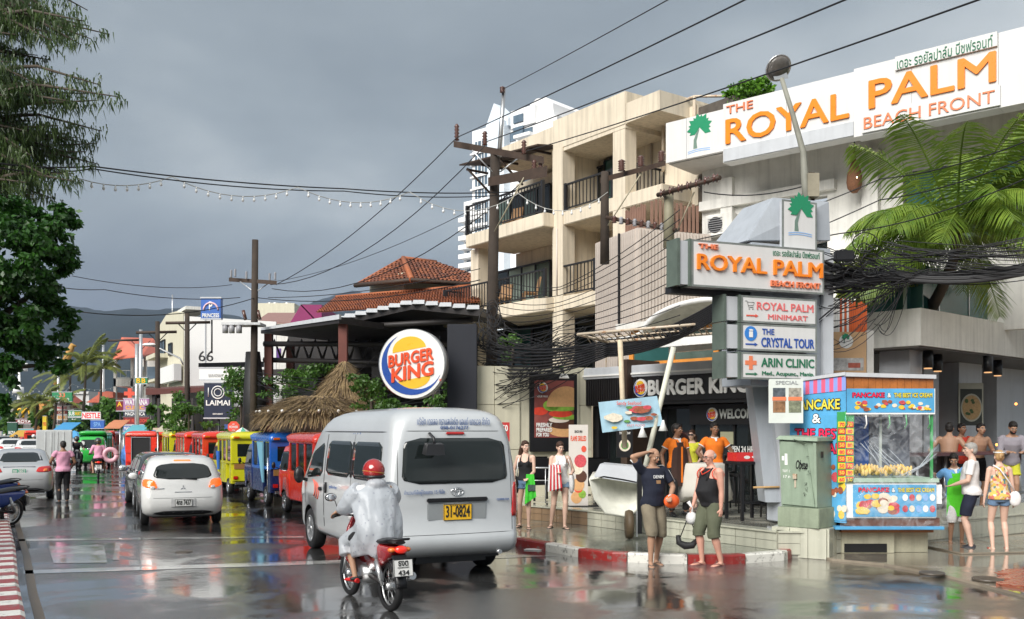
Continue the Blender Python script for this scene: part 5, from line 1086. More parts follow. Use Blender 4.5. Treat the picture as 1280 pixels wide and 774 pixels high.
 for rx,rz_ in((.085,.055),(.03,.052),(.06,.02)):mbk.tube([(cos(2*pi*k/20)*rx,yy,1.155+(.022 if rz_<.03 else 0)+sin(2*pi*k/20)*rz_)for k in range(21)],.006,5)
 mbk.build('chrome_emblem',chrome,t)
 part('high_brake_lamp',lamp_red,t,(-.13,.13,S.rear(0,1.92)-.03,S.rear(0,1.92),1.905,1.94),bev=.01)
 mbk=MB();mbk.tube([(-.36,S.rear(-.36,1.9)-.01,1.92),(-.36,-2.58,1.86),(-.36,-2.6,1.76)],.02,6);mbk.hexa([(-.52,-2.72,1.64),(-.26,-2.72,1.64),(-.52,-2.56,1.66),(-.26,-2.56,1.66),(-.48,-2.68,1.78),(-.26,-2.68,1.78),(-.48,-2.56,1.8),(-.26,-2.56,1.8)]);mbk.build('rear_view_mirror',black,t)
 o=text('บริษัทนำเที่ยว',(0,0,.55,.10),vt,t,0,.01,.004);o.rotation_euler=(0,0,-pi/2);o.location=(-.845,-.55,1.83)
 o=text('ภูเก็ต-ทัวร์',(0,0,.42,.06),vt,t,0,.01,.004);o.rotation_euler=(0,0,-pi/2);o.location=(-.945,.35,1.06)
 mbk=MB();
 for k in range(3):mbk.tube([(-.945-.002*k,1.15+.10*k+cos(a)*.16,.98+.02*k+sin(a)*.14)for a in[pi*.55+pi*.8*i/10 for i in range(11)]],.012,4)
 mbk.build('swirl_decal',mat('decal_red',(.7,.16,.12),var=.1,bump=0),t)
 return t
vr=G(565,709);van=silver_van((vr.x+.02,vr.y+1.0,0),0)
def place_rear(px,D,half,rz):
 x=(px-640)/F*D;h_=Vector((-sin(rz),cos(rz),0));return Vector((x,D,0))+h_*half
van.location=place_rear(568,13.25,2.5,radians(26));van.rotation_euler=(0,0,radians(26));van.scale=(1.04,1.04,1.04)
# ---- white hatchback
def hatch(loc,rz):
 t=thing('hatchback','small white hatchback seen from behind with glowing orange red lamps','car',loc,rz);wp=paint('white_car_paint',(.74,.74,.73),rough=.22,coat=1)
 S=Shell([(.22,.72,-1.70,1.6,.2,.3,.05,.1),(.30,.80,-1.80,1.75,.22,.35,.08,.12),(.45,.825,-1.84,1.83,.22,.38,.10,.14),(.62,.83,-1.84,1.84,.22,.4,.10,.15),(.72,.83,-1.80,1.78,.22,.4,.09,.15),(.86,.825,-1.76,1.55,.22,.4,.09,.18),(.96,.81,-1.73,1.15,.22,.36,.09,.2),(1.02,.79,-1.70,.95,.23,.32,.09,.2),(1.2,.735,-1.60,.62,.24,.3,.10,.2),(1.36,.68,-1.46,.32,.24,.28,.10,.2),(1.43,.62,-1.36,.05,.26,.28,.10,.15),(1.475,.50,-1.2,-.2,.25,.25,.08,.1),(1.49,.3,-.95,-.4,.15,.15,.03,.05)])
 S.body('body',wp,t,(-1.15,1.25),.33)
 S.patch('rear',[(-.62,1.0),(.62,1.0),(.50,1.33),(-.50,1.33)],glass_dark,t,'rear_window',.28,.008,n=(22,12));MB().tube([(-.05,S.rear(0,1.02)-.02,1.02),(.28,S.rear(.2,1.02)-.03,.99)],.012,5).build('wiper',black,t)
 for sx in(-1,1):
  S.patch('rear',[(sx*.50,.80),(sx*.80,.84),(sx*.81,1.01),(sx*.58,1.0)],lamp_orl,t,'tail_lamp',.25,.015,.03);S.patch('rear',[(sx*.56,.80),(sx*.66,.81),(sx*.64,.87),(sx*.56,.86)],lamp_clear,t,'reverse_lamp',.2,.02,.03,n=(4,4))
  S.patch('side',[(-1.30,.98),(-.55,.94),(-.5,1.30),(-1.12,1.30)],glass_dark,t,'side_window',.15,.006,sx=sx);S.patch('side',[(-.45,.94),(.72,.93),(.1,1.32),(-.42,1.33)],glass_dark,t,'side_window',.1,.006,sx=sx)
  for yy in(-.5,.55):S.patch('side',[(yy,.35),(yy+.01,.35),(yy+.01,.95),(yy,.95)],black,t,'door_seam',.1,.002,.02,sx=sx,n=(2,8))
  m=MB();m.ell((sx*.93,.62,.98),(.10,.06,.075),10,7);m.build('wing_mirror',wp,t)
  for yy in(-1.15,1.25):wheel(t,sx*.74,yy,.29,.17,7)
 part('high_brake_lamp',lamp_lit,t,(-.17,.17,S.rear(0,1.39)-.025,S.rear(0,1.39)+.05,1.375,1.405),bev=.008)
 S.patch('rear',[(-.72,.615),(.72,.615),(.72,.61),(-.72,.61)],black,t,'bumper_gap',.1,.002,.02,n=(20,2));S.patch('rear',[(-.70,.24),(.70,.24),(.62,.34),(-.62,.34)],black,t,'lower_bumper',.2,.006,.02,n=(16,3))
 yb=S.rear(0,.52);part('plate_recess',mat('white_recess',(.55,.55,.55),var=.02),t,(-.25,.25,yb-.003,yb+.03,.42,.60),bev=.01);plate(t,0,yb-.015,.51,.34,.15,'4กช 7437','',pw,MATS['plate_black'])
 mbk=MB();y0=S.rear(0,.82)-.012
 for k in range(3):
  a=pi/2+2*pi*k/3;mbk.prism([(0,.82),(cos(a-.35)*.035,.82+sin(a-.35)*.035),(cos(a)*.062,.82+sin(a)*.062),(cos(a+.35)*.035,.82+sin(a+.35)*.035)],y0-.004,y0)
 mbk.build('chrome_emblem',chrome,t);part('undertray',black,t,(-.6,.6,-1.6,1.6,.18,.25));part('garnish',chrome,t,(-.17,.17,S.rear(0,.73)-.006,S.rear(0,.73)+.01,.725,.74));text('MIRAGE',(-.56,.80,-.38,.825),chrome,t,S.rear(-.45,.81)-.012,.02,.003)
 return t
hb=hatch(place_rear(229,20.3,1.84,radians(23)),radians(23))
# ---- silver sedan, cut by the left edge
def sedan(label,loc,rz,m,name='sedan',lit=lamp_red,plate_m=None,plate_t=''):
 t=thing(name,label,'car',loc,rz)
 S=Shell([(.24,.78,-2.15,2.0,.2,.3,.05,.1),(.32,.86,-2.24,2.2,.25,.4,.10,.15),(.55,.88,-2.27,2.26,.26,.45,.12,.18),(.80,.88,-2.24,2.2,.26,.45,.10,.18),(.95,.87,-2.16,1.9,.28,.4,.08,.2),(1.03,.84,-2.05,1.35,.30,.4,.06,.2),(1.06,.80,-1.72,1.1,.3,.36,.05,.2),(1.15,.76,-1.5,.95,.3,.34,.08,.2),(1.3,.69,-1.22,.62,.28,.3,.10,.2),(1.40,.62,-.98,.30,.26,.28,.10,.15),(1.455,.5,-.7,.0,.25,.25,.08,.1),(1.47,.3,-.4,-.2,.1,.1,.0,.0)])
 S.body('body',m,t,(-1.3,1.35),.35)
 S.patch('rear',[(-.62,1.10),(.62,1.10),(.50,1.37),(-.50,1.37)],glass_dark,t,'rear_window',.15,.008)
 for sx in(-1,1):
  S.patch('rear',[(sx*.42,.82),(sx*.84,.82),(sx*.85,1.0),(sx*.50,.97)],lit,t,'tail_lamp',.2,.014,.03);S.patch('rear',[(sx*.62,.84),(sx*.74,.84),(sx*.74,.92),(sx*.64,.92)],lamp_org,t,'indicator',.2,.02,.03,n=(4,4))
  S.patch('side',[(-1.15,1.06),(-.25,1.03),(-.25,1.34),(-.8,1.34)],glass_dark,t,'side_window',.1,.006,sx=sx);S.patch('side',[(-.2,1.03),(.95,1.03),(.42,1.34),(-.2,1.35)],glass_dark,t,'side_window',.1,.006,sx=sx)
  MB().ell((sx*.98,.75,1.02),(.10,.06,.075),10,7).build('wing_mirror',m,t)
  for yy in(-1.3,1.35):wheel(t,sx*.78,yy,.31,.19,5)
 part('chrome_strip',chrome,t,(-.42,.42,S.rear(0,.97)-.012,S.rear(0,.97)+.02,.955,.985),bev=.004)
 S.patch('rear',[(-.8,.60),(.8,.60),(.8,.594),(-.8,.594)],black,t,'bumper_gap',.1,.002,.02,n=(18,2));S.patch('rear',[(-.75,.26),(.75,.26),(.7,.36),(-.7,.36)],black,t,'lower_bumper',.2,.006,.02,n=(14,3))
 if plate_m:plate(t,0,S.rear(0,.84)-.012,.84,.36,.16,plate_t,'',plate_m,pw)
 part('undertray',black,t,(-.65,.65,-2.0,2.0,.2,.28));return t
slv=mat('silver_car_paint',(.44,.45,.46),rough=.28,metal=.25,var=0,bump=0,coat=.9)
sedan('silver sedan with green number plate cut by the left edge',place_rear(24,27.6,2.27,radians(25)),radians(25),slv,plate_m=pgm,plate_t='กก 2852')
dkp=paint('dark_car_paint',(.022,.026,.026),rough=.2,coat=1)
def pickup(label,loc,rz,m):
 t=thing('dark_car',label,'car',loc,rz)
 S=Shell([(.3,.82,-2.2,2.1,.2,.35,.04,.1),(.45,.9,-2.3,2.25,.2,.45,.05,.14),(.85,.91,-2.3,2.2,.2,.45,.05,.16),(1.02,.9,-2.28,1.75,.2,.4,.05,.2),(1.08,.88,-2.26,1.3,.2,.36,.05,.2),(1.35,.80,-2.1,.8,.24,.3,.08,.2),(1.55,.73,-1.95,.42,.25,.3,.08,.2),(1.63,.62,-1.8,.15,.25,.25,.06,.1),(1.66,.35,-1.4,-.2,.15,.15,.03,.05)])
 S.body('body',m,t,(-1.35,1.4),.38)
 for sx in(-1,1):
  S.patch('side',[(-2.0,1.1),(-1.0,1.1),(-1.0,1.5),(-1.8,1.5)],glass_dark,t,'side_window',.1,.006,sx=sx);S.patch('side',[(-.92,1.1),(.05,1.1),(.05,1.52),(-.92,1.52)],glass_dark,t,'side_window',.1,.006,sx=sx);S.patch('side',[(.12,1.1),(1.05,1.09),(.5,1.5),(.12,1.52)],glass_dark,t,'front_window',.1,.006,sx=sx)
  MB().ell((sx*1.03,.95,1.12),(.12,.07,.1),12,8).build('wing_mirror',chrome,t)
  for yy in(-1.35,1.4):wheel(t,sx*.82,yy,.36,.22,6)
  S.patch('rear',[(sx*.7,.9),(sx*.87,.9),(sx*.86,1.15),(sx*.74,1.15)],lamp_red,t,'tail_lamp',.2,.012,.03)
 S.patch('rear',[(-.6,1.15),(.6,1.15),(.5,1.5),(-.5,1.5)],glass_dark,t,'rear_window',.15,.008);part('undertray',black,t,(-.65,.65,-2.0,2.0,.24,.34));return t
pickup('dark wet car just ahead of the white hatchback',Vector((-9.5,26.2,0)),radians(26),dkp).scale=(.95,.95,.88)
# ---- tuk-tuk taxis: small cab-over trucks with a boxed bench cabin
tk=0
def tuktuk(label,loc,rz,c1,roofc=None,door=False,rail=None,side_c=None,name='taxi_truck',group='tuk-tuk taxis parked in a row'):
 t=thing(name,label,'taxi',loc,rz,group);k='%02d%02d%02d'%tuple(int(v*99)for v in c1);m=paint('taxi_paint_'+k,c1,rough=.25,coat=1);rm=paint('taxi_roof_'+k,roofc,rough=.3)if roofc else m;sc_=paint('taxi_side_'+k,side_c,rough=.25)if side_c else m
 S=Shell([(.32,.62,.55,1.60,.06,.2,0,.03),(.42,.68,.5,1.68,.06,.24,0,.05),(.9,.70,.5,1.70,.06,.25,0,.06),(1.02,.695,.5,1.66,.06,.25,0,.07),(1.45,.65,.5,1.45,.06,.22,0,.08),(1.62,.61,.5,1.32,.06,.2,0,.08),(1.68,.5,.55,1.15,.06,.15,0,.05)])
 S.body('cab',sc_,t,(1.05,),.30)
 S.patch('front',[(-.56,1.06),(.56,1.06),(.48,1.52),(-.48,1.52)],glass_dark,t,'windscreen',.1,.006)
 for sx in(-1,1):
  S.patch('side',[(.62,1.04),(1.42,1.04),(1.28,1.50),(.66,1.52)],glass_dark,t,'cab_window',.12,.006,sx=sx);S.patch('front',[(sx*.35,.72),(sx*.58,.72),(sx*.58,.9),(sx*.35,.9)],lamp_clear,t,'headlight',.4,.012,.03,n=(6,6))
  MB().ell((sx*.84,1.42,1.15),(.05,.04,.09),10,7).tube([(sx*.66,1.42,1.05),(sx*.82,1.42,1.12)],.012,5).build('wing_mirror',black,t)
  for yy in(1.05,-.98):wheel(t,sx*.60,yy,.26,.15,5,chrome if k[0]!='9' else alu)
  S.patch('side',[(.55,.45),(.56,.45),(.56,1.5),(.55,1.5)],black,t,'door_seam',.1,.002,.02,sx=sx,n=(2,6))
 lo=MB();lo.box(-.68,.68,-1.55,-1.22,.36,.98);lo.box(-.68,.68,-.74,.50,.36,.98);lo.box(-.5,.5,-1.22,-.74,.36,.98);lo.build('lower_body',sc_,t,.015)
 part('belt_rail',m,t,(-.69,-.66,-1.55,.5,.98,1.06),(.66,.69,-1.55,.5,.98,1.06));
 part('seat',mat('taxi_seat',(.10,.09,.09),rough=.5),t,(-.62,-.32,-1.4,.4,.98,1.12),(.32,.62,-1.4,.4,.98,1.12),bev=.02)
 for sx in(-1,1):
  for yy in(-1.52,-.85,-.2,.44):part('pillar',m,t,(sx*.675-.025,sx*.675+.025,yy-.035,yy+.035,1.06,1.74))
  for a,b in((-1.48,-.89),(-.81,-.24),(-.16,.40)):part('side_pane',glass_dark if(door is False)else m_glassc,t,(sx*.67-.006,sx*.67+.006,a,b,1.08,1.70))
 rf=Shell([(1.72,.70,-1.60,.62,.1,.2,0,.02),(1.80,.71,-1.62,.80,.1,.2,0,.05),(1.88,.69,-1.60,.95,.12,.2,0,.05),(1.95,.60,-1.5,.85,.14,.2,0,.03),(1.99,.4,-1.3,.6,.1,.1,0,0)]);rf.body('roof',rm,t)
 if door:part('door_frame',m,t,(-.68,-.42,-1.58,-1.53,.98,1.72),(.42,.68,-1.58,-1.53,.98,1.72));part('door_trim',chrome,t,(-.43,-.40,-1.6,-1.55,.4,1.70),(.40,.43,-1.6,-1.55,.4,1.70),(-.40,.40,-1.6,-1.55,1.67,1.70));part('door_void',dark,t,(-.40,.40,-1.555,-1.52,.40,1.67))
 else:
  part('rear_panel',m,t,(-.68,.68,-1.58,-1.53,1.60,1.74),(-.68,-.5,-1.58,-1.53,1.0,1.6),(.5,.68,-1.58,-1.53,1.0,1.6));part('rear_window',glass_dark,t,(-.5,.5,-1.565,-1.54,1.2,1.60));part('rear_panel',m,t,(-.5,.5,-1.58,-1.53,1.0,1.2))
  part('slat_panel',mat('varnished_wood',(.30,.15,.05),rough=.35),t,(-.6,.6,-1.60,-1.551,.82,.98));part('tailgate',sc_,t,(-.66,.66,-1.60,-1.552,.45,.80))
 for sx in(-1,1):part('tail_lamp',lamp_red,t,(sx*.56-.07,sx*.56+.07,-1.63,-1.6,.50,.60),bev=.01)
 part('roof_marker_lamp',lamp_org,t,(-.62,-.45,-1.66,-1.6,1.77,1.83),bev=.01);part('bumper',chrome if not door else alu,t,(-.6,.6,-1.74,-1.68,.34,.42),(-.5,-.46,-1.68,-1.55,.36,.4),(.46,.5,-1.68,-1.55,.36,.4),bev=.008)
 plate(t,0,-1.70,.50 if door else .56,.3,.13,'10-0392','',py_,MATS['plate_black'])if door else None
 part('chassis',black,t,(-.45,.45,-1.5,1.5,.24,.36))
 if rail:MB().tube([(-.74,-1.5,.4),(-.74,-1.5,1.3)],.02,6).build('handrail',chrome,t)
 return t
RED=(.72,.035,.015);YEL=(.62,.60,.02);BLU=(.02,.14,.55);GRN=(.03,.42,.06);NAVY=(.012,.025,.11)
h28=Vector((-sin(HEAD),cos(HEAD),0));r28=Vector((cos(HEAD),sin(HEAD),0))
def tpos(k,side=0.0):return Vector((-6.4,25.4,0))+Vector((-2.2,4.15,0))*k+h28*1.6+r28*(.7+side)
tuktuk('red tuk-tuk taxi right beside the silver van',tpos(-.93,-.1),HEAD,RED,name='tuktuk')
bl_=tuktuk('blue tuk-tuk taxi with dark blue flanks and wooden tail panel',tpos(0),HEAD,BLU,side_c=NAVY,rail=True,name='tuktuk')
MB().hexa([(-.74,-.95,.62),(-.70,-.95,.62),(-.74,-.85,.62),(-.70,-.85,.62),(-.74,-.9,1.7),(-.70,-.9,1.7),(-.74,-.25,1.72),(-.70,-.25,1.72)]).build('hanging_curtain',mat('pale_blue_cloth',(.18,.42,.55)),bl_)
ye=tuktuk('yellow tuk-tuk taxi in front of the blue one',tpos(1.05),HEAD,YEL,name='tuktuk')
MB().hexa([(-.76,.1,.75),(-.72,.1,.75),(-.76,.25,.75),(-.72,.25,.75),(-.76,.05,1.35),(-.72,.05,1.35),(-.76,.45,1.35),(-.72,.45,1.35)]).build('hanging_cloth',mat('blue_cloth',(.03,.13,.5)),ye)
tuktuk('red tuk-tuk taxi between the yellow one and the white hatchback',tpos(1.95,-.1),HEAD,RED,name='tuktuk')
tuktuk('red tuk-tuk taxi with a tall open doorway at the back',tpos(2.75,-.1),HEAD,RED,door=True,name='tuktuk')
tuktuk('yellow tuk-tuk taxi half hidden behind the white hatchback',tpos(3.7,0),HEAD,YEL,name='tuktuk')
tuktuk('small red tuk-tuk taxi at the far end of the hidden row',tpos(4.55,0),HEAD,RED,name='tuktuk')
tuktuk('red tuk-tuk taxi with open dark rear door beside the pink rider',place_rear(176,44,1.6,radians(8)),radians(8),RED,door=True,name='tuktuk')
tuktuk('green tuk-tuk taxi coming along the street in the distance',Vector((-22.6,52,0)),radians(196),GRN,name='tuktuk')
tuktuk('tiny red tuk-tuk taxi behind the white box truck',Vector((-26.3,62,0)),radians(196),RED,name='tuktuk')
tuktuk('far orange red tuk-tuk taxi left of the box truck',Vector((P(42,0,78).x,78,0)),radians(28),RED,name='tuktuk')
# ---- box truck, distant cars
bt=thing('box_truck','grey box truck with double rear doors in the middle distance','truck',(P(68,0,44).x,44,0),radians(26));m_bt=mat('truck_box',(.58,.60,.60),rough=.45)
part('cargo_box',m_bt,bt,(-.9,.9,0,3.2,.75,2.42),bev=.03);part('door',m_bt,bt,(-.84,-.01,-.03,0,.8,2.34));part('door',m_bt,bt,(.01,.84,-.03,0,.8,2.34))
for x in(-.45,-.15,.15,.45):MB().cyl(x,-.05,.82,2.32,.012).build('lock_rod',m_bt,bt)
part('cab',m_bt,bt,(-.8,.8,3.3,4.6,.4,2.0),bev=.08);part('chassis',black,bt,(-.7,.7,.1,4.4,.45,.75));part('bumper',black,bt,(-.85,.85,-.06,.04,.45,.6))
for sx in(-1,1):part('tail_lamp',lamp_red,bt,(sx*.72-.09,sx*.72+.09,-.09,-.06,.5,.58));wheel(bt,sx*.72,.7,.36,.2);wheel(bt,sx*.72,3.8,.36,.2)
bt.scale=(.84,.84,.84)
wc=paint('white_far_car',(.68,.68,.68));rc=paint('red_far_car',(.5,.03,.03))
sedan('far white car queuing left of the box truck',place_rear(14,62,2.2,radians(28)),radians(28),wc)
sedan('far white car with red lamps just left of the box truck',place_rear(38,58,2.2,radians(28)),radians(28),wc)
sedan('far red car beyond the white ones at the left',place_rear(36,84,2.2,radians(28)),radians(28),rc)
sedan('far silver car at the very end of the queue',place_rear(6,92,2.2,radians(28)),radians(28),slv)
sedan('far white car facing us right of the box truck',Vector((P(97,0,66).x,66,0)),radians(206),wc)
# ================================================================ PEOPLE   (local: standing at z=0, facing -y; 1.75 m before scaling)
skin_l=mat('light_skin',(.62,.41,.32),rough=.5,var=.08,vs=6,bump=.03);skin_r=mat('ruddy_skin',(.60,.32,.24),rough=.5,var=.12,vs=6,bump=.03);skin_t=mat('tanned_skin',(.40,.23,.15),rough=.5,var=.08,vs=6,bump=.03);skin_d=mat('brown_skin',(.26,.135,.08),rough=.5,var=.08,vs=6,bump=.03)
h_blk=mat('black_hair',(.012,.009,.008),rough=.5,var=.4,vs=30,bump=.6,bs=80);h_brn=mat('dark_brown_hair',(.05,.022,.012),rough=.5,var=.4,vs=30,bump=.6,bs=80);h_gry=mat('grey_hair',(.35,.34,.32),rough=.6,var=.3,vs=30,bump=.6,bs=80);h_bld=mat('blonde_hair',(.42,.26,.12),rough=.5,var=.35,vs=30,bump=.6,bs=80)
eye_w=mat('eye_white',(.7,.7,.68),var=0,bump=0,rough=.2);eye_d=mat('eye_dark',(.01,.008,.006),var=0,bump=0,rough=.2);lip=mat('lips',(.42,.12,.10),var=0,bump=0)
def cloth(name,c,var=.16):return mat('cloth_'+name,c,rough=.85,var=var,vs=7,bump=1.0,bs=9)
def remesh(mb,vox,m,name,parent,smooth=3,keep=False,post=None):
 me=mb.mesh('tmp',m);o=bpy.data.objects.new('tmp',me);COL.objects.link(o)
 r=o.modifiers.new('r','REMESH');r.mode='VOXEL';r.voxel_size=vox;r.use_smooth_shade=True
 s=o.modifiers.new('s','SMOOTH');s.factor=.5;s.iterations=smooth
 dg=bpy.context.evaluated_depsgraph_get();dg.update();me2=bpy.data.meshes.new_from_object(o.evaluated_get(dg));bpy.data.objects.remove(o);bpy.data.meshes.remove(me)
 me2.name=name;me2.materials.clear();me2.materials.append(m)
 for p in me2.polygons:p.use_smooth=True
 if post:
  for v in me2.vertices:v.co=post(v.co)
 o=bpy.data.objects.new(name,me2);COL.objects.link(o);o.parent=parent;return o
def ik(a,c,l1,l2,pole):
 a,c=Vector(a),Vector(c);d=c-a;L_=d.length
 if L_>(l1+l2)*.998:c=a+d*((l1+l2)*.998/L_);d=c-a;L_=d.length
 x=(l1*l1-l2*l2+L_*L_)/(2*L_);hh=sqrt(max(0,l1*l1-x*x));u=d.normalized();p=Vector(pole);p=(p-u*p.dot(u));p=p.normalized()if p.length>1e-5 else Vector((0,-1,0))
 return a+u*x+p*hh,c
def person(label,loc,rz,h,skin,hair=None,hairm=None,hands=((-.24,-.06,.80),(.24,-.06,.80)),feet=((-.10,0,0),(.10,0,0)),hip=(0,.0,.93),lean=(0,0),head=(0,0),top=None,topk='tee',bottom=None,botk='shorts',shoes=None,vox=.011,fem=False,belly=0.0,poles=None,toe=((-.15,-1),(.15,-1)),sleeve=.42,apron=None,group=None,build=1.0,knees=None,beard=None,curl=.5,collar=None,stripes=None):
 s=h/1.75;t=thing('person',label,'person',loc,rz,group);t.scale=(s*(.96 if fem else 1),s*(.96 if fem else 1),s)
 H_=Vector(hip);N_=H_+Vector((lean[0],lean[1],sqrt(max(.05,.53**2-lean[0]**2-lean[1]**2))));up=(N_-H_).normalized();fw=Vector((0,-1,0));fw=(fw-up*fw.dot(up)).normalized();rt=Vector((1,0,0));rt=(rt-up*rt.dot(up)-fw*rt.dot(fw)).normalized()
 b=build;sw=(.16 if fem else .182)*b;hw=(.165 if fem else .155)*b
 def tor(f,x,y,z):return H_+up*(f*.53)+rt*x-fw*y+Vector((0,0,z))
 prof=[(-.17,hw*.62,.09,.02),(-.08,hw*.98,.115,.012),(.04,hw*1.02,.12,.008),(.2,hw*(.84 if fem else .93),.10+belly*.6,-belly*.55),(.36,hw*(.78 if fem else .95),.098+belly,-belly*.8),(.55,hw*(.88 if fem else 1.02),.108+belly*.5,-.008-belly*.3),(.72,sw*.94,.115,-.012),(.88,sw*.98,.095,.0),(.97,sw*.72,.07,.012),(1.03,.07*b,.058,.015),(1.10,.052,.055,.008)]
 def torso(mb,g,f0=-9,f1=9,gh=0,flare=0):
  rs=[];pr=[p for p in prof if f0-1e-6<=p[0]<=f1+1e-6]
  for f,rx,ry,cy in pr:
   c=tor(f,0,cy,0);e=g+(flare if f<.1 else 0)
   rs.append([c+rt*(cos(2*pi*k/18)*(rx+e))-fw*(sin(2*pi*k/18)*(ry+e))for k in range(18)])
  mb.rings(rs)
 sh=[tor(.90,-sw,.005,0),tor(.90,sw,.005,0)];hj=[H_+rt*(-.085*b)-up*.02,H_+rt*(.085*b)-up*.02]
 pole=poles or((-.5,.8,-.3),(.5,.8,-.3));kn=knees or((-.1,-1,.1),(.1,-1,.1));EL,WR,KN,AN=[],[],[],[]
 for i in(0,1):
  e,w=ik(sh[i],hands[i],.285,.255,pole[i]);EL.append(e);WR.append(w)
  k,a=ik(hj[i],Vector(feet[i])+Vector((0,0,.075)),.43,.43,kn[i]);KN.append(k);AN.append(a)
 am=.86 if fem else 1.0
 mb=MB();torso(mb,0)
 if fem:
  for x in(-.07,.07):mb.ell(tor(.66,x,-.085,0),(.06,.06,.058),12,8)
 for i in(0,1):
  q=(sh[i]+EL[i])*.5;sx=(-1,1)[i]
  mb.ell(sh[i]-rt*sx*.012,.062*am*b,10,7);mb.tube([sh[i]-rt*sx*.05,sh[i]+rt*sx*.005,q,EL[i]],[.052*am,.056*am*b,.050*am*b,.040*am],10);mb.ell(EL[i],.041*am,8,6)
  q=EL[i].lerp(WR[i],.35);mb.tube([EL[i],q,WR[i]],[.040*am,.041*am,.026*am],10)
  d=(WR[i]-EL[i]).normalized();side=Vector((0,0,1)).cross(d);side=side.normalized()if side.length>.1 else Vector((0,1,0));side=side if abs(d.z)<.75 else Vector((0,1,0));nn=d.cross(side).normalized();pc=WR[i]+d*.05
  if nn.dot(Vector((-sx,0,0)))<0:nn=-nn
  T0=mb.T;rs=[]
  for f,w_,th in((-.012,.026,.021),(.02,.032,.018),(.055,.040,.016),(.085,.037,.013)):
   c=WR[i]+d*f;rs.append([c+side*(cos(2*pi*k/10)*w_)+nn*(sin(2*pi*k/10)*th)for k in range(10)])
  mb.rings(rs)
  for j,(off,ln)in enumerate(((-.029,.062),(-.010,.074),(.010,.070),(.028,.055))):
   p0=WR[i]+d*.08+side*off;a1=(d+nn*curl*.5).normalized();a2=(d+nn*curl*1.6).normalized();p1=p0+a1*ln*.5;p2=p1+a2*ln*.5;mb.tube([p0-d*.01,p1,p2],[.0095,.009,.0075],7)
  p0=WR[i]+d*.03+side*(-.03);mb.tube([p0,p0+(d*.6-side*.7+nn*.3).normalized()*.035,p0+(d*.6-side*.7+nn*.3).normalized()*.035+(d+nn*.4).normalized()*.028],[.013,.011,.009],7)
  q=(hj[i]+KN[i])*.5;lg=(.95 if fem else 1.0)*b
  mb.tube([hj[i]+up*.03,hj[i].lerp(KN[i],.2),q,KN[i]],[.085*lg,.086*lg,.072*lg,.052*lg],12);mb.ell(KN[i],.053*lg,10,7)
  q=KN[i].lerp(AN[i],.3);cb_=Vector((0,.012,0));mb.tube([KN[i],q+cb_,KN[i].lerp(AN[i],.62)+cb_*.5,AN[i]],[.050*lg,.057*lg,.042*lg,.033*lg],12)
  tx=Vector((toe[i][0],toe[i][1],0)).normalized();A=AN[i];fz=A.z-.075
  mb.tube([A,A-Vector((0,0,.03))],[.034,.036],10);rs=[]
  for f,w_,hh_ in((-.055,.022,.028),(-.035,.032,.05),(.03,.036,.062),(.09,.042,.042),(.15,.045,.028),(.185,.036,.022),(.2,.02,.014)):
   c=Vector((A.x,A.y,fz))+tx*f;sd_=Vector((-tx.y,tx.x,0));rs.append([c+sd_*(cos(2*pi*k/10)*w_)+Vector((0,0,max(.0,hh_*.5*(1+sin(2*pi*k/10)))))for k in range(10)])
  mb.rings(rs)
 hc=N_+up*.155+Vector((0,-.018,0));mb.tube([tor(.98,0,.015,0),N_+up*.02+Vector((0,.008,0)),hc-up*.04],[.058,.050*(.9 if fem else 1.05),.05],12)
 HT=Matrix.Translation(hc)@Matrix.Rotation(head[0],4,'Z')@Matrix.Rotation(head[1],4,'X');mb.T=HT
 mb.ell((0,.012,.035),(.074,.094,.085),16,10).ell((0,-.022,-.02),(.060,.066,.085),14,9).ell((0,-.045,-.078),(.032,.03,.028),10,7).ell((0,-.075,.040),(.045,.018,.014),10,6)
 mb.tube([(0,-.088,.025),(0,-.108,-.012),(0,-.090,-.022)],[.009,.014,.010],8).ell((0,-.085,-.046),(.024,.012,.010),8,6)
 for sx in(-1,1):mb.ell((sx*.077,.012,.0),(.010,.018,.030),8,6).ell((sx*.045,-.065,-.012),(.022,.018,.018),8,6)
 mb.T=None
 remesh(mb,vox,skin,'body',t,2)
 ef=MB();ef.T=HT
 for sx in(-1,1):ef.ell((sx*.030,-.0815,.016),(.014,.008,.0075),8,6)
 ef.build('eye',eye_w,t);ef=MB();ef.T=HT
 for sx in(-1,1):ef.ell((sx*.030,-.0885,.016),(.006,.004,.006),8,6);ef.tube([(sx*.014,-.096,.034),(sx*.032,-.095,.041),(sx*.050,-.082,.036)],[.004,.0045,.003],5)
 ef.build('eyebrow',eye_d,t);ef=MB();ef.T=HT;ef.ell((0,-.096,-.045),(.022,.006,.006),8,6);ef.build('lips',lip,t)
 if beard:ef=MB();ef.T=HT;ef.ell((0,-.040,-.062),(.058,.056,.050),12,8);remesh(ef,.008,beard,'beard',t,1)
 if hair:
  hm_=MB();hm_.T=HT
  if hair!='band':hm_.ell((0,.022,.050),(.083,.098,.086),16,10)
  else:hm_.ell((0,.052,.02),(.083,.062,.058),14,8)
  if hair in('short','long','pony','bun'):hm_.ell((0,.055,.005),(.076,.062,.075),14,8);hm_.ell((0,-.048,.092),(.058,.035,.024),10,6)
  if hair=='long':
   for sx in(-1,0,1):hm_.tube([(sx*.05,.06,.0),(sx*.07,.085,-.12),(sx*.075,.10,-.26),(sx*.05,.10,-.36)],[.05,.045,.035,.015],9)
  if hair=='pony':hm_.tube([(0,.10,.03),(0,.15,-.03),(0,.16,-.16),(.01,.15,-.28)],[.03,.035,.03,.01],9)
  if hair=='bun':hm_.ell((0,.11,.045),(.045,.042,.045),10,8);hm_.ell((.02,.13,.02),(.03,.03,.05),8,6)
  remesh(hm_,.009,hairm,'hair',t,1)
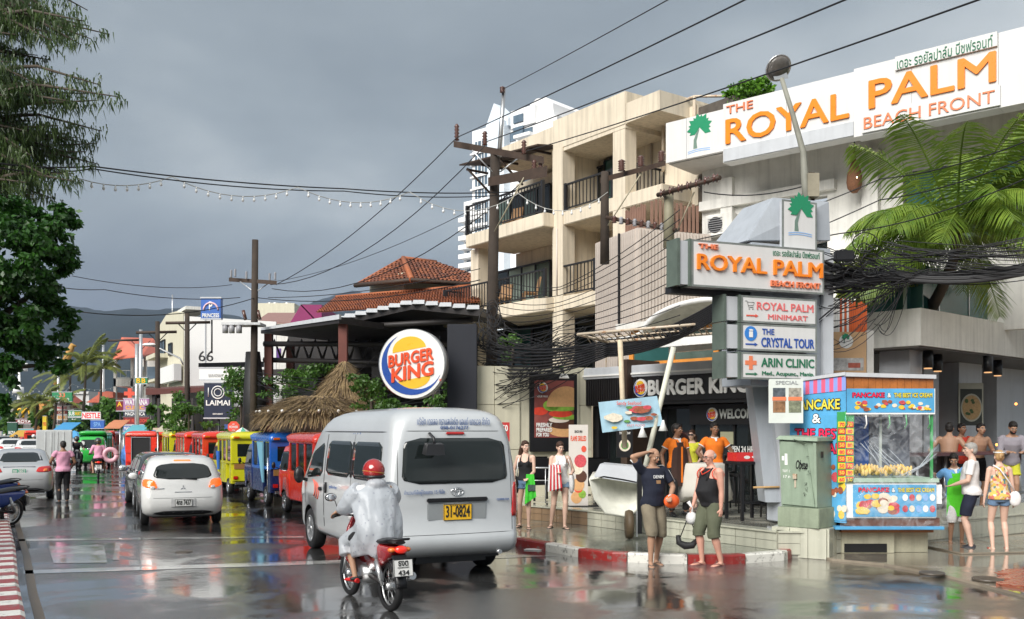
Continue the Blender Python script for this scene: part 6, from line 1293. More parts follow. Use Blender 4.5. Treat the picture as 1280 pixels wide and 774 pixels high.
 def wr(a):
  def f(co):return co+Vector((sin(co.z*25+co.x*17)*a*.6,sin(co.z*19+co.x*27+1.3)*a*.8,0))
  return f
 if top:
  mb=MB();tank=topk in('tank','cami','apron_only')
  if topk=='poncho':pass
  if tank:
   torso(mb,.014,-.1 if topk=='tank' else .02,.72,flare=.012);mb2=[(.66,sw*.80,.118,-.012),(.84,sw*.66,.105,-.004),(.96,sw*.60,.082,.01),(1.0,sw*.45,.07,.014)]
   if topk=='tank':
    rs=[]
    for f,rx,ry,cy in mb2:c=tor(f,0,cy,0);rs.append([c+rt*(cos(2*pi*k/18)*(rx))-fw*(sin(2*pi*k/18)*(ry+.012))for k in range(18)])
    mb.rings(rs)
   if fem:
    for x in(-.07,.07):mb.ell(tor(.66,x,-.09,0),(.066,.064,.062),12,8)
   o=remesh(mb,.012,top,'shirt',t,2,post=wr(.004))
   st=MB()
   for x in(-.085,.085):st.tube([tor(.66,x,-.135 if not fem else-.16,0),tor(.86,x,-.105,0),tor(.985,x*.9,-.02,0),tor(.9,x,.10,0),tor(.7,x,.125,0)],[.012]*5 if topk=='cami' else[.022]*5,6)
   st.build('strap',top if not collar else top,t)
   if collar and topk=='tank':
    ck=MB();ck.tube([tor(.9,-.075,.105,0),tor(1.0,-.075,.01,.012),tor(.90,-.068,-.105-belly*.2,0),tor(.82,0,-.13-belly*.3,0),tor(.90,.068,-.105-belly*.2,0),tor(1.0,.075,.01,.012),tor(.9,.075,.105,0)],.008,5);ck.build('neck_trim',collar,t)
    for i in(0,1):sx=(-1,1)[i];ck=MB();ck.tube([tor(.84+.155*cos(a_),sx*(sw*.80+.03*(1-cos(a_))*.5),.112*sin(a_),.0)for a_ in[2*pi*k/16 for k in range(17)]],.008,5);ck.build('arm_trim',collar,t)
  else:
   torso(mb,.018,-.08,.97,flare=.02)
   if fem:
    for x in(-.07,.07):mb.ell(tor(.66,x,-.09,0),(.068,.066,.064),12,8)
   for i in(0,1):
    sx=(-1,1)[i];n_=1.0 if sleeve<=1 else 1
    mb.ell(sh[i]-rt*sx*.02,.068*am*b,10,7)
    if sleeve<=1:mb.tube([sh[i]-rt*sx*.05,sh[i],sh[i].lerp(EL[i],sleeve)],[.060,.064*am*b,.064*am*b],12)
    else:mb.tube([sh[i]-rt*sx*.05,sh[i],EL[i],EL[i].lerp(WR[i],sleeve-1)],[.07,.074*am*b,.060,.048],12)
   remesh(mb,.012,top,'shirt',t,2,post=wr(.005))
   if collar:
    ck=MB();ck.tube([tor(1.0,.066*cos(a_),-.012-.062*sin(a_),-.015*sin(a_))for a_ in[2*pi*k/18 for k in range(19)]],.013,6);ck.hexa([tor(.86,-.012,-.135,0),tor(.86,.012,-.135,0),tor(.86,-.012,-.115,0),tor(.86,.012,-.115,0),tor(.99,-.03,-.085,0),tor(.99,.03,-.085,0),tor(.99,-.03,-.06,0),tor(.99,.03,-.06,0)])
    for i in(0,1):
     d_=(EL[i]-sh[i]).normalized();p_=sh[i].lerp(EL[i],sleeve);ck.tube([p_-d_*.012,p_+d_*.006],[.069*am*b]*2,12)
    ck.build('collar',collar,t)
   if stripes:
    for i in(0,1):sx=(-1,1)[i];ck=MB();ck.tube([tor(.99,sx*.07,.01,.02),sh[i]+up*.078-rt*sx*.02,sh[i].lerp(EL[i],.16)+rt*sx*.068+up*.035,sh[i].lerp(EL[i],sleeve)+rt*sx*.078+up*.012],.014,5,flat=.5);ck.build('shoulder_stripe',stripes,t)
 if bottom:
  mb=MB();torso(mb,.016 if not top else .008,-.17,.2)
  f={'shorts':.85,'mini':.28,'long':1.95,'knee':1.1,'half':.62}[botk];fl={'shorts':.030,'mini':.014,'long':.012,'knee':.034,'half':.022}[botk]
  for i in(0,1):
   pts=[hj[i]+up*.04];rr_=[.094*b]
   for u in(.12,.3,.5,.7,.85,1.0,1.1,1.3,1.6,1.95):
    if u>f:break
    pts.append(hj[i].lerp(KN[i],u)if u<=1 else KN[i].lerp(AN[i],u-1));base_r=.088+(.055-.088)*min(1,u)if u<=1 else .055+(.044-.055)*(u-1);rr_.append(base_r*b+fl*(.5+.5*min(1,u/.5))if botk!='long' else base_r*b+.016)
   pts.append(hj[i].lerp(KN[i],f)if f<=1 else KN[i].lerp(AN[i],f-1));rr_.append(rr_[-1]+(.008 if botk!='long' else 0));mb.tube(pts,rr_,14)
  remesh(mb,.012,bottom,{'shorts':'shorts','mini':'shorts','long':'trousers','knee':'shorts','half':'shorts'}[botk],t,1,post=wr(.005))
 if apron:
  mb=MB()
  rows=[(.86,.07,0),(.72,.105,0),(.55,hw*1.02,0),(.36,hw*1.1,0),(.1,hw*1.2,0)]
  fr_=[];
  for f,w_,_ in rows:
   y=-(.135+belly+.012);fr_.append([tor(f,-w_,y+.035,0),tor(f,-w_*.5,y,0),tor(f,w_*.5,y,0),tor(f,w_,y+.035,0)])
  bt_=H_+Vector((0,-.155,-.38));fr_.append([bt_+Vector((x,0 if abs(x)<.15 else .03,0))for x in(-hw*1.25,-hw*.6,hw*.6,hw*1.25)])
  for a,c in zip(fr_,fr_[1:]):
   for k in range(3):
    back=Vector((0,.008,0));mb.hexa([c[k],c[k+1],c[k]+back,c[k+1]+back,a[k],a[k+1],a[k]+back,a[k+1]+back])
  mb.build('apron',apron,t);MB().tube([tor(.86,-.07,-.12,0),tor(.99,-.06,-.02,0),tor(1.0,0,.06,0),tor(.99,.06,-.02,0),tor(.86,.07,-.12,0)],.008,5).build('apron_strap',apron,t)
 if shoes:
  kind,sm_=shoes
  for i in(0,1):
   tx=Vector((toe[i][0],toe[i][1],0)).normalized();sd_=Vector((-tx.y,tx.x,0));A=Vector((AN[i].x,AN[i].y,AN[i].z-.075));mb=MB();rs=[]
   if kind=='flip':
    for f,w_ in((-.065,.025),(-.045,.038),(.05,.036),(.13,.050),(.19,.042),(.215,.022)):
     c=A+tx*f;rs.append([c-sd_*w_+Vector((0,0,-.012)),c+sd_*w_+Vector((0,0,-.012)),c+sd_*w_+Vector((0,0,.008)),c-sd_*w_+Vector((0,0,.008))])
    mb.rings(rs,True,False);
    for sg_ in(-1,1):mb.tube([A+tx*.15+Vector((0,0,.03)),A+tx*.09+sd_*sg_*.036+Vector((0,0,.045)),A+tx*.02+sd_*sg_*.036+Vector((0,0,.01))],.006,5)
    mb.build('sandal',sm_,t)
   else:
    for f,w_,hh_ in((-.068,.028,.05),(-.05,.040,.075),(.03,.043,.082),(.09,.050,.058),(.16,.052,.042),(.205,.04,.034),(.222,.02,.02)):
     c=A+tx*f;rs.append([c+sd_*(cos(2*pi*k/12)*w_)+Vector((0,0,-.012+max(0,hh_*.5*(1+sin(2*pi*k/12)))))for k in range(12)])
    mb.rings(rs);mb.build('shoe',sm_,t)
 t['_j']=0;del t['_j']
 return t,dict(sh=sh,EL=EL,WR=WR,H=H_,N=N_,hc=hc,tor=tor,KN=KN,HT=HT,s=t.scale)
def wpt(t,p):return Matrix.Translation(t.location)@Matrix.Rotation(t.rotation_euler.z,4,'Z')@Matrix.Diagonal((*t.scale,1))@Vector(p)
denim=cloth('denim',(.12,.20,.32));khaki=cloth('khaki',(.20,.17,.12),.3);navy=cloth('navy',(.012,.016,.035));olive=cloth('olive',(.10,.11,.07));orange=cloth('orange',(.85,.20,.015));wcl=cloth('white',(.74,.74,.74));blk=cloth('black',(.012,.012,.014));pink=cloth('pink',(.62,.30,.42));yel=cloth('neon_yellow',(.62,.62,.05))
def sole(m,c):return mat('sole_'+m,c,rough=.6)
def gp_(px,py,z=.12):g=G(px,py,z);return g
# two women on the pavement behind the van
g=gp_(657,660);w1,j=person('young woman with long dark hair in black top and denim shorts carrying a green towel',g,radians(-14),1.72,skin_l,'long',h_brn,fem=True,hands=((-.21,-.14,.98),(.10,-.24,1.0)),feet=((-.16,.16,0),(.10,-.16,0)),head=(radians(38),radians(6)),top=blk,topk='cami',bottom=denim,botk='mini',shoes=('flip',sole('black',(.02,.02,.02))),toe=((-.3,-1),(.3,-1)))
tw_=thing('towel','bright green towel hanging from the hand of the woman in black','towel',wpt(w1,(.14,-.22,.98)),0)
gt=cloth('green_towel',(.06,.55,.04));mb=MB()
for k in range(5):mb.hexa([(-.10+k*.045,-.03-.02*(k%2),-.48+.03*k),(-.055+k*.045,-.03-.02*((k+1)%2),-.45+.03*k),(-.10+k*.045,.03,-.48+.03*k),(-.055+k*.045,.03,-.45+.03*k),(-.07+k*.03,-.03,.10),(-.04+k*.03,-.03,.10),(-.07+k*.03,.03,.10),(-.04+k*.03,.03,.10)])
mb.build('cloth',gt,tw_);MB().box(-.04,.11,-.06,-.045,-.22,-.10).build('striped_patch',mat('stripe_patch',(.06,.09,.08),var=.8,vs=60),tw_)
bg=thing('beach_bag','black shoulder bag with white flower print on the woman in black','bag',wpt(w1,(-.26,-.02,.86)),radians(-14));MB().ell((0,0,0),(.17,.07,.19),16,10).build('bag_body',blk,bg)
mb=MB()
for k in range(5):a=2*pi*k/5;mb.tube([(.05*cos(a)+.04*cos(a+b_*2*pi/10)-.02,-.075,.05*sin(a)+.04*sin(a+b_*2*pi/10))for b_ in range(11)],.006,4)
mb.build('flower_print',m_wl,bg);MB().tube([(.08,0,.15),(.10,-.06,.40),(.12,0,.56)],.012,5).build('strap',wcl,bg)
g=gp_(700,660);w2,j=person('young woman in white sleeveless top and light denim shorts holding a striped towel',g,radians(8),1.70,skin_l,'short',h_brn,fem=True,build=1.1,hands=((-.10,-.26,1.12),(.20,-.22,1.10)),feet=((-.17,.10,0),(.07,-.15,0)),head=(radians(10),radians(16)),top=wcl,topk='tank',bottom=cloth('light_denim',(.22,.33,.46)),botk='mini',shoes=('flip',sole('black',(.02,.02,.02))),toe=((-.5,-1),(.2,-1)),knees=((-.1,-1,0),(.1,-1,0)))
st_=thing('towel','red and white striped towel over the arm of the woman in white','towel',wpt(w2,(-.14,-.24,1.12)),0)
for k in range(8):MB().hexa([(-.15+k*.035,-.04-.01*(k%2),-.36+.01*k),(-.118+k*.035,-.04-.01*(k%2),-.35+.01*k),(-.15+k*.035,.04,-.36),(-.118+k*.035,.04,-.35),(-.13+k*.028,-.04,.16-.01*k),(-.10+k*.028,-.04,.15-.01*k),(-.13+k*.028,.04,.16),(-.10+k*.028,.04,.15)]).build('stripe',cloth('red',(.55,.03,.04))if k%2 else wcl,st_)
b2_=thing('shoulder_bag','white cloth bag hanging at the side of the woman in white','bag',wpt(w2,(.24,-.05,.90)),0);MB().ell((0,0,0),(.06,.09,.2),12,8).tube([(0,0,.18),(-.04,0,.4),(-.08,0,.52)],.01,5).build('bag_body',wcl,b2_)
# man in navy shirt, hand on forehead
g=G(816,707,.0);mn,j=person('balding man in navy T-shirt and khaki shorts touching his forehead at the kerb',g,radians(24),1.78,skin_t,'band',h_gry,hands=((-.13,-.05,1.68),(.16,-.22,1.02)),poles=((-1,.1,-.75),(.9,.3,-.3)),feet=((-.10,-.10,.0),(.12,.10,0)),head=(radians(22),radians(24)),top=cloth('navy_tee',(.010,.013,.028)),bottom=khaki,botk='knee',shoes=('flip',sole('grey',(.16,.13,.11))),belly=.03,sleeve=.72,stripes=wcl,collar=None,vox=.009,toe=((-.5,-1),(-.1,-1)),build=1.04)
o=text('DENIM',(-.085,1.30,.085,1.345),wcl,mn,-.155,.02,.004)
MB().box(-.035,.035,-.160,-.15,1.22,1.27).build('shirt_print',cloth('print_yellow',(.35,.2,.1)),mn);MB().tube([j['WR'][1]+Vector((cos(a)*.035,-.0,sin(a)*.035))for a in[2*pi*k/10 for k in range(11)]],.008,5).build('watch_strap',wcl,mn)
ob_=thing('pouch','orange folded pouch under the arm of the man in navy','bag',wpt(mn,(.20,-.20,.96)),radians(24));MB().ell((0,0,0),(.14,.06,.11),14,9).build('bag_body',paint('orange_bag',(.85,.12,.02)),ob_)
# man in black tank top seen from the side
g=G(888,707,0);tm_,j=person('bald man with glasses in black tank top and olive shorts holding a helmet',g,radians(-62),1.76,skin_r,'band',h_gry,hands=((-.22,-.16,.86),(.22,.02,.84)),feet=((-.12,-.06,0),(.12,.10,0)),head=(0,radians(8)),top=blk,topk='tank',bottom=olive,botk='knee',shoes=('flip',sole('pinkish',(.25,.10,.10))),belly=.075,vox=.009,collar=cloth('red_trim',(.7,.06,.03)),build=1.1,toe=((-.1,-1),(.15,-1)))
gl=MB();gl.T=j['HT'];
for sx in(-1,1):gl.tube([(sx*.032+cos(a)*.024,-.104,.014+sin(a)*.018)for a in[2*pi*k/12 for k in range(13)]],.003,4);gl.tube([(sx*.056,-.104,.018),(sx*.084,.01,.018)],.003,4)
gl.tube([(-.01,-.104,.018),(.01,-.104,.018)],.003,4);gl.build('glasses',black,tm_)
hp=wpt(tm_,(-.22,-.18,.70));hg=thing('plastic_bag','knotted white plastic bag in the hand of the man in the tank top','bag',hp,0);MB().ell((0,0,0),(.09,.08,.10),12,8).tube([(0,0,.08),(.01,0,.16),(-.05,0,.25)],[.03,.015,.03],8).build('bag_body',mat('thin_white_plastic',(.72,.72,.72),rough=.3,var=.1,bump=.6,bs=25),hg)
um=thing('snorkel_mask','black goggles hanging on a long strap beside the tank top man','goggles',hp+Vector((-.05,0,-.36)),0);MB().tube([(-.16,0,.10),(-.14,0,-.01),(-.05,0,-.06),(.06,-.02,-.05),(.13,0,.03)],[.03,.05,.06,.055,.03],10).tube([(-.13,0,.05),(-.05,0,.25),(.02,0,.45)],.009,5).tube([(.12,0,.05),(.07,0,.25),(.03,0,.45)],.009,5).build('strap',rubber,um)
# restaurant staff
g=P(846,645,18.3);g.z=.43;wtr=cloth('black_trousers',(.014,.013,.014))
s1,j=person('waiter in orange shirt and long dark brown apron turning to the side',g,radians(22),1.74,skin_d,'short',h_blk,hands=((-.30,-.02,.92),(.28,-.12,.84)),feet=((-.13,-.02,0),(.20,.0,0)),head=(radians(35),0),top=orange,bottom=wtr,botk='long',shoes=('shoe',black),collar=wcl,apron=cloth('brown_apron',(.05,.025,.02)),toe=((-.2,-1),(.8,-.7)),sleeve=.5)
MB().box(.0,.035,-.165,-.155,.62,1.3).build('apron_stripe',orange,s1)
g=P(893,645,18.8);g.z=.43;s2,j=person('waiter in orange polo standing with hands on hips behind the table',g,radians(4),1.76,skin_d,'short',h_blk,hands=((-.20,-.10,.98),(.21,-.10,.98)),poles=((-1,.2,-.2),(1,.2,-.2)),head=(radians(6),0),top=orange,bottom=wtr,botk='long',shoes=('shoe',black),collar=wcl,sleeve=.5)
g=P(865,640,20.0);g.z=.43;s3,j=person('woman with sunglasses in a neon yellow top behind the two waiters',g,radians(-30),1.62,skin_l,'long',h_brn,fem=True,top=yel,topk='tee',sleeve=.3,bottom=blk,botk='half',vox=.014,hands=((-.2,-.15,.95),(.2,-.2,1.0)))
gl=MB();gl.T=j['HT'];gl.box(-.065,.065,-.108,-.09,.002,.034);gl.build('sunglasses',black,s3)
# vendor and customers at the stall
g=G(1195,681,.035);v1,j=person('pancake vendor in blue shirt and bright green apron reaching into the stall',g,radians(-12),1.62,skin_t,'short',h_blk,hands=((-.40,-.10,1.30),(.12,-.28,.86)),poles=((-.4,.6,-.5),(.9,.4,-.2)),head=(radians(-14),radians(28)),top=cloth('light_blue',(.16,.38,.70)),bottom=wcl,botk='knee',shoes=('flip',sole('tan',(.3,.16,.1))),apron=cloth('lime_apron',(.10,.62,.03)),collar=wcl,lean=(-.05,-.08),sleeve=.6,vox=.01)
g=G(1214,686,.035);v2,j=person('grey haired man in white T-shirt and navy shorts waiting at the stall',g,radians(-118),1.80,skin_l,'short',h_gry,hands=((-.18,-.20,1.05),(.16,-.26,1.05)),head=(radians(20),radians(2)),top=wcl,bottom=navy,botk='shorts',shoes=('shoe',mat('dark_shoe',(.03,.03,.04))),sleeve=.7,belly=.03,vox=.01)
flo=bpy.data.materials.new('cloth_floral');flo.use_nodes=True;_t=flo.node_tree;_b=_t.nodes['Principled BSDF'];_b.inputs['Roughness'].default_value=.8;_v=_t.nodes.new('ShaderNodeTexVoronoi');_v.inputs['Scale'].default_value=24;_c=_t.nodes.new('ShaderNodeTexCoord');_t.links.new(_c.outputs['Object'],_v.inputs['Vector']);_s=_t.nodes.new('ShaderNodeSeparateColor');_t.links.new(_v.outputs['Color'],_s.inputs[0]);_r=_t.nodes.new('ShaderNodeValToRGB');_r.color_ramp.interpolation='CONSTANT';_t.links.new(_s.outputs[0],_r.inputs[0]);_e=_r.color_ramp.elements;_e[0].color=(.60,.42,.10,1);_e[1].position=.3;_e[1].color=(.62,.50,.36,1)
for p_,c_ in((.5,(.55,.16,.12,1)),(.64,(.65,.45,.10,1)),(.8,(.10,.20,.22,1)),(.9,(.7,.6,.5,1))):_e.new(p_).color=c_
_t.links.new(_r.outputs[0],_b.inputs['Base Color'])
g=G(1249,688,.035);v3,j=person('blonde woman with a bun in colourful patterned top and denim shorts seen from behind',g,radians(174),1.68,skin_l,'bun',h_bld,fem=True,build=1.06,hands=((-.26,-.02,.84),(.26,-.02,.84)),feet=((-.13,0,0),(.12,.02,0)),top=flo,topk='tank',bottom=denim,botk='mini',shoes=('flip',sole('red',(.4,.05,.04))),vox=.01,toe=((-.3,-1),(.3,-1)))
vb=thing('shoulder_bag','white crossbody bag on the back of the blonde woman','bag',wpt(v3,(-.25,.06,.90)),radians(174));MB().ell((0,0,0),(.10,.05,.13),12,8).build('bag_body',wcl,vb);MB().tube([(0,0,.1),(.12,.07,.28),(.28,.09,.50),(.36,.03,.56)],.012,5).build('strap',wcl,vb)
MB().tube([j['hc']+Vector((cos(a)*.085,sin(a)*.1+.01,.085))for a in[2*pi*k/12 for k in range(13)]],.012,5).build('cap_band',wcl,v3)
# people at the restaurant bar
cap_=dict(vox=.013)
def bar(label,px,D,rz,h,sk,**k):g=P(px,600,D);g.z=.45;return person(label,g,radians(rz),h,sk,**k,vox=.013)
bar('shirtless man with bare back leaning at the bar beside the stall',1186,18.9,150,1.76,skin_t,hair='short',hairm=h_blk,bottom=blk,botk='shorts',hands=((-.3,-.25,1.1),(.3,-.25,1.1)),lean=(0,-.10))
bar('man in red top half hidden at the dark bar',1202,20.2,10,1.74,skin_d,hair='short',hairm=h_blk,top=cloth('red_top',(.5,.04,.02)),bottom=blk,hands=((-.25,-.3,1.12),(.25,-.3,1.12)))
bar('shirtless man facing out over the bar counter',1221,19.8,8,1.75,skin_t,hair='short',hairm=h_blk,bottom=blk,botk='shorts',hands=((-.26,-.3,1.14),(.22,-.32,1.14)),lean=(0,-.1))
bar('bearded man in grey open shirt and yellow shorts leaning on the bar',1262,19.4,-12,1.80,skin_t,hair='short',hairm=h_blk,beard=h_blk,top=cloth('grey_shirt',(.30,.28,.32)),sleeve=1.7,bottom=yel,botk='half',hands=((-.10,-.42,1.12),(.12,-.40,1.12)),lean=(0,-.16),head=(0,radians(28)))
# pink shirted man standing in the road
g=G(79,629,0);p1,j=person('man in pink shirt and black trousers standing beside the silver sedan',g,radians(215),1.74,skin_d,'short',h_blk,hands=((-.25,-.18,1.0),(.27,-.30,1.08)),top=pink,bottom=blk,botk='long',shoes=('shoe',black),vox=.014,build=1.08)
# ================================================================ MOTORCYCLES   (forward +y)
lamp_dim=mat('lit_tail_lamp',(.7,.02,.01),rough=.15,var=0,bump=0,emit=.35,coat=1)
def bike_wheel(parent,y,r,w,name='wheel'):
 mb=MB();prof=[(r-.07,-w*.4),(r-.02,-w*.5),(r-.004,-w*.25),(r,0),(r-.004,w*.25),(r-.02,w*.5),(r-.07,w*.4)];mb.lathe(prof,(0,0,0),32,'x')
 mb.f=mb.f[:-2];mb.m=mb.m[:-2];mb.s=mb.s[:-2];o=mb.build(name,rubber,parent,loc=(0,y,r))
 mb=MB();mb.tube([(0,cos(2*pi*k/32)*(r-.066),sin(2*pi*k/32)*(r-.066))for k in range(33)],.014,6)
 for k in range(14):
  a=2*pi*k/14;mb.tube([(.02*(-1)**k,cos(a+.2)*.03,sin(a+.2)*.03),(0,cos(a)*(r-.07),sin(a)*(r-.07))],.003,4)
 mb.lathe([(.001,-.06),(.04,-.05),(.045,.05),(.001,.06)],(0,0,0),14,'x');mb.build('rim',alu,o);return o
def scooter(label,loc,rz,col,pl_=None,seat_c=None,name='motorbike',tail_lit=True,lean=0):
 t=thing(name,label,'motorbike',loc,rz);t.rotation_euler=(0,lean,rz);c=paint('bike_paint_'+'%02d%02d%02d'%tuple(int(v*99)for v in col),col,rough=.15,coat=1)
 bike_wheel(t,-.60,.285,.085);bike_wheel(t,.62,.285,.07)
 S=Shell([(.42,.05,-.35,.1,.02,.02,0,0),(.55,.09,-.62,.15,.05,.04,0,0),(.66,.115,-.82,.12,.06,.05,0,0),(.72,.12,-.86,.08,.07,.05,0,0),(.755,.10,-.84,.05,.06,.05,0,0)]);S.body('tail_body',c,t)
 sm=MB();sm.tube([(0,-.88,.80),(0,-.72,.795),(0,-.45,.78),(0,-.15,.745),(0,.06,.735)],[.06,.115,.13,.125,.06],12,flat=.35);sm.build('seat',black,t)
 MB().tube([(-.12,-.55,.80),(-.13,-.82,.83),(-.07,-.93,.84),(.07,-.93,.84),(.13,-.82,.83),(.12,-.55,.80)],.013,7).build('grab_rail',black,t)
 mb=MB();mb.rings([[(x*w_,y_+abs(x)**2*.10*-1,z)for x in(-1,-.5,0,.5,1)]+[(x*w_*.9,y_-.05-abs(x)**2*.1,z)for x in(1,.5,0,-.5,-1)]for w_,y_,z in((.10,.32,.35),(.20,.36,.5),(.21,.40,.7),(.16,.42,.88),(.11,.40,1.0))]);mb.build('leg_shield',c,t)
 MB().tube([(0,.38,.98),(0,.40,.72),(0,.52,.42)],[.035,.04,.04],8).tube([(-.09,.62,.285),(-.09,.5,.58)],.02,6).tube([(.09,.62,.285),(.09,.5,.58)],.02,6).build('fork',alu,t)
 mb=MB();mb.rings([[(cos(b_)*.055,.62+cos(a)*.33,.285+sin(a)*.33)if False else Vector((x,.62+cos(a)*(.325 if abs(x)<.04 else .30),.285+sin(a)*(.325 if abs(x)<.04 else .30)))for x in(-.06,-.03,0,.03,.06)]+[Vector((x,.62+cos(a)*.29,.285+sin(a)*.29))for x in(.06,.03,0,-.03,-.06)]for a in[radians(25+k*14)for k in range(11)]for b_ in(0,)]);mb.build('front_mudguard',c,t)
 mb=MB();mb.rings([[Vector((x,-.60+cos(a)*.32,.285+sin(a)*.32))for x in(-.06,0,.06)]+[Vector((x,-.60+cos(a)*.305,.285+sin(a)*.305))for x in(.06,0,-.06)]for a in[radians(70+k*12)for k in range(10)]]);mb.build('rear_mudguard',black,t)
 MB().hexa([(-.06,-.93,.42),(.06,-.93,.42),(-.06,-.90,.42),(.06,-.90,.42),(-.08,-.86,.66),(.08,-.86,.66),(-.08,-.80,.66),(.08,-.80,.66)]).build('plate_hanger',black,t)
 MB().tube([(-.34,.28,1.02),(-.2,.36,1.03),(0,.40,1.0),(.2,.36,1.03),(.34,.28,1.02)],.013,7).build('handlebar',black,t)
 for sx in(-1,1):
  MB().tube([(sx*.36,.26,1.02),(sx*.25,.33,1.03)],.019,8).build('grip',rubber,t);m_=MB();m_.tube([(sx*.24,.34,1.03),(sx*.30,.36,1.2)],.006,5);m_.ell((sx*.35,.36,1.24),(.075,.022,.05),12,8);m_.build('mirror',black,t);MB().ell((sx*.35,.343,1.24),(.065,.012,.042),12,8).build('mirror_glass',chrome,t)
  MB().tube([(sx*.10,-.60,.30),(sx*.11,-.42,.64)],.022,8).tube([(sx*.10,-.58,.34),(sx*.11,-.46,.56)],.034,10).build('shock_absorber',alu,t);MB().ell((sx*.09,-.84,.72),(.05,.05,.03),10,7).build('indicator',lamp_org,t)
  MB().tube([(sx*.08,-.05,.32),(sx*.26,-.05,.31)],.02,7).build('foot_peg',rubber,t)
 MB().ell((0,-.885,.725),(.075,.05,.045),12,8).build('tail_lamp',lamp_dim if tail_lit else lamp_red,t);MB().ell((0,.46,.98),(.09,.07,.07),12,8).build('headlight',lamp_clear,t)
 MB().lathe([(.001,-.12),(.10,-.12),(.13,0),(.12,.10),(.001,.12)],(0,-.02,.36),16,'x').box(-.07,.07,-.05,.3,.30,.5).build('engine',alu,t);MB().tube([(.13,.1,.28),(.14,-.2,.27),(.155,-.5,.34),(.16,-.85,.42)],[.02,.035,.05,.045],10).build('exhaust',alu,t)
 MB().tube([(-.05,-.6,.3),(-.05,-.05,.36)],.03,6).tube([(.06,-.6,.3),(.06,-.05,.36)],.03,6).build('swing_arm',m_dm,t);MB().tube([(0,.36,.5),(0,.1,.42),(0,-.15,.5)],.06,8).build('frame',m_dm,t)
 if pl_:plate(t,0,-.945,.53,.23,.19,pl_[0],pl_[2],pw,MATS['plate_black'],tilt=radians(-8),mid=pl_[1])
 return t
# hero scooter and rider
hz_=radians(31);rwg=G(488,764,0);hf=Vector((-sin(hz_),cos(hz_),0));sc0=rwg+hf*.60+Vector((0,0,0))
scooter('red and black scooter ridden by the person in the white rain poncho',sc0,hz_,(.30,.012,.015),('ธงต','กรุงเทพมหานคร','434'))
pon_m=bpy.data.materials.new('translucent_poncho');pon_m.use_nodes=True;_t=pon_m.node_tree;_b=_t.nodes['Principled BSDF'];_b.inputs['Roughness'].default_value=.3;_b.inputs['Alpha'].default_value=.84;_c=_t.nodes.new('ShaderNodeTexCoord')
_v=_t.nodes.new('ShaderNodeTexVoronoi');_v.inputs['Scale'].default_value=17;_t.links.new(_c.outputs['Object'],_v.inputs['Vector']);_m=_t.nodes.new('ShaderNodeMath');_m.operation='LESS_THAN';_m.inputs[1].default_value=.17;_t.links.new(_v.outputs['Distance'],_m.inputs[0]);_x=_t.nodes.new('ShaderNodeMix');_x.data_type='RGBA';_x.inputs[6].default_value=(.60,.64,.69,1);_x.inputs[7].default_value=(.30,.32,.40,1);_t.links.new(_m.outputs[0],_x.inputs[0]);_t.links.new(_x.outputs[2],_b.inputs['Base Color'])
_n=_t.nodes.new('ShaderNodeTexNoise');_n.inputs['Scale'].default_value=4;_n.inputs['Detail'].default_value=2.5;_n.inputs['Distortion'].default_value=2.2;_t.links.new(_c.outputs['Object'],_n.inputs['Vector']);_p=_t.nodes.new('ShaderNodeBump');_p.inputs['Strength'].default_value=.45;_p.inputs['Distance'].default_value=.03;_t.links.new(_n.outputs[0],_p.inputs['Height']);_t.links.new(_p.outputs[0],_b.inputs['Normal'])
_tr=_t.nodes.new('ShaderNodeBsdfTranslucent');_tr.inputs[0].default_value=(.7,.72,.75,1);_xs=_t.nodes.new('ShaderNodeMixShader');_xs.inputs[0].default_value=.4;_t.links.new(_b.outputs[0],_xs.inputs[1]);_t.links.new(_tr.outputs[0],_xs.inputs[2]);_t.links.new(_xs.outputs[0],_t.nodes['Material Output'].inputs[0])
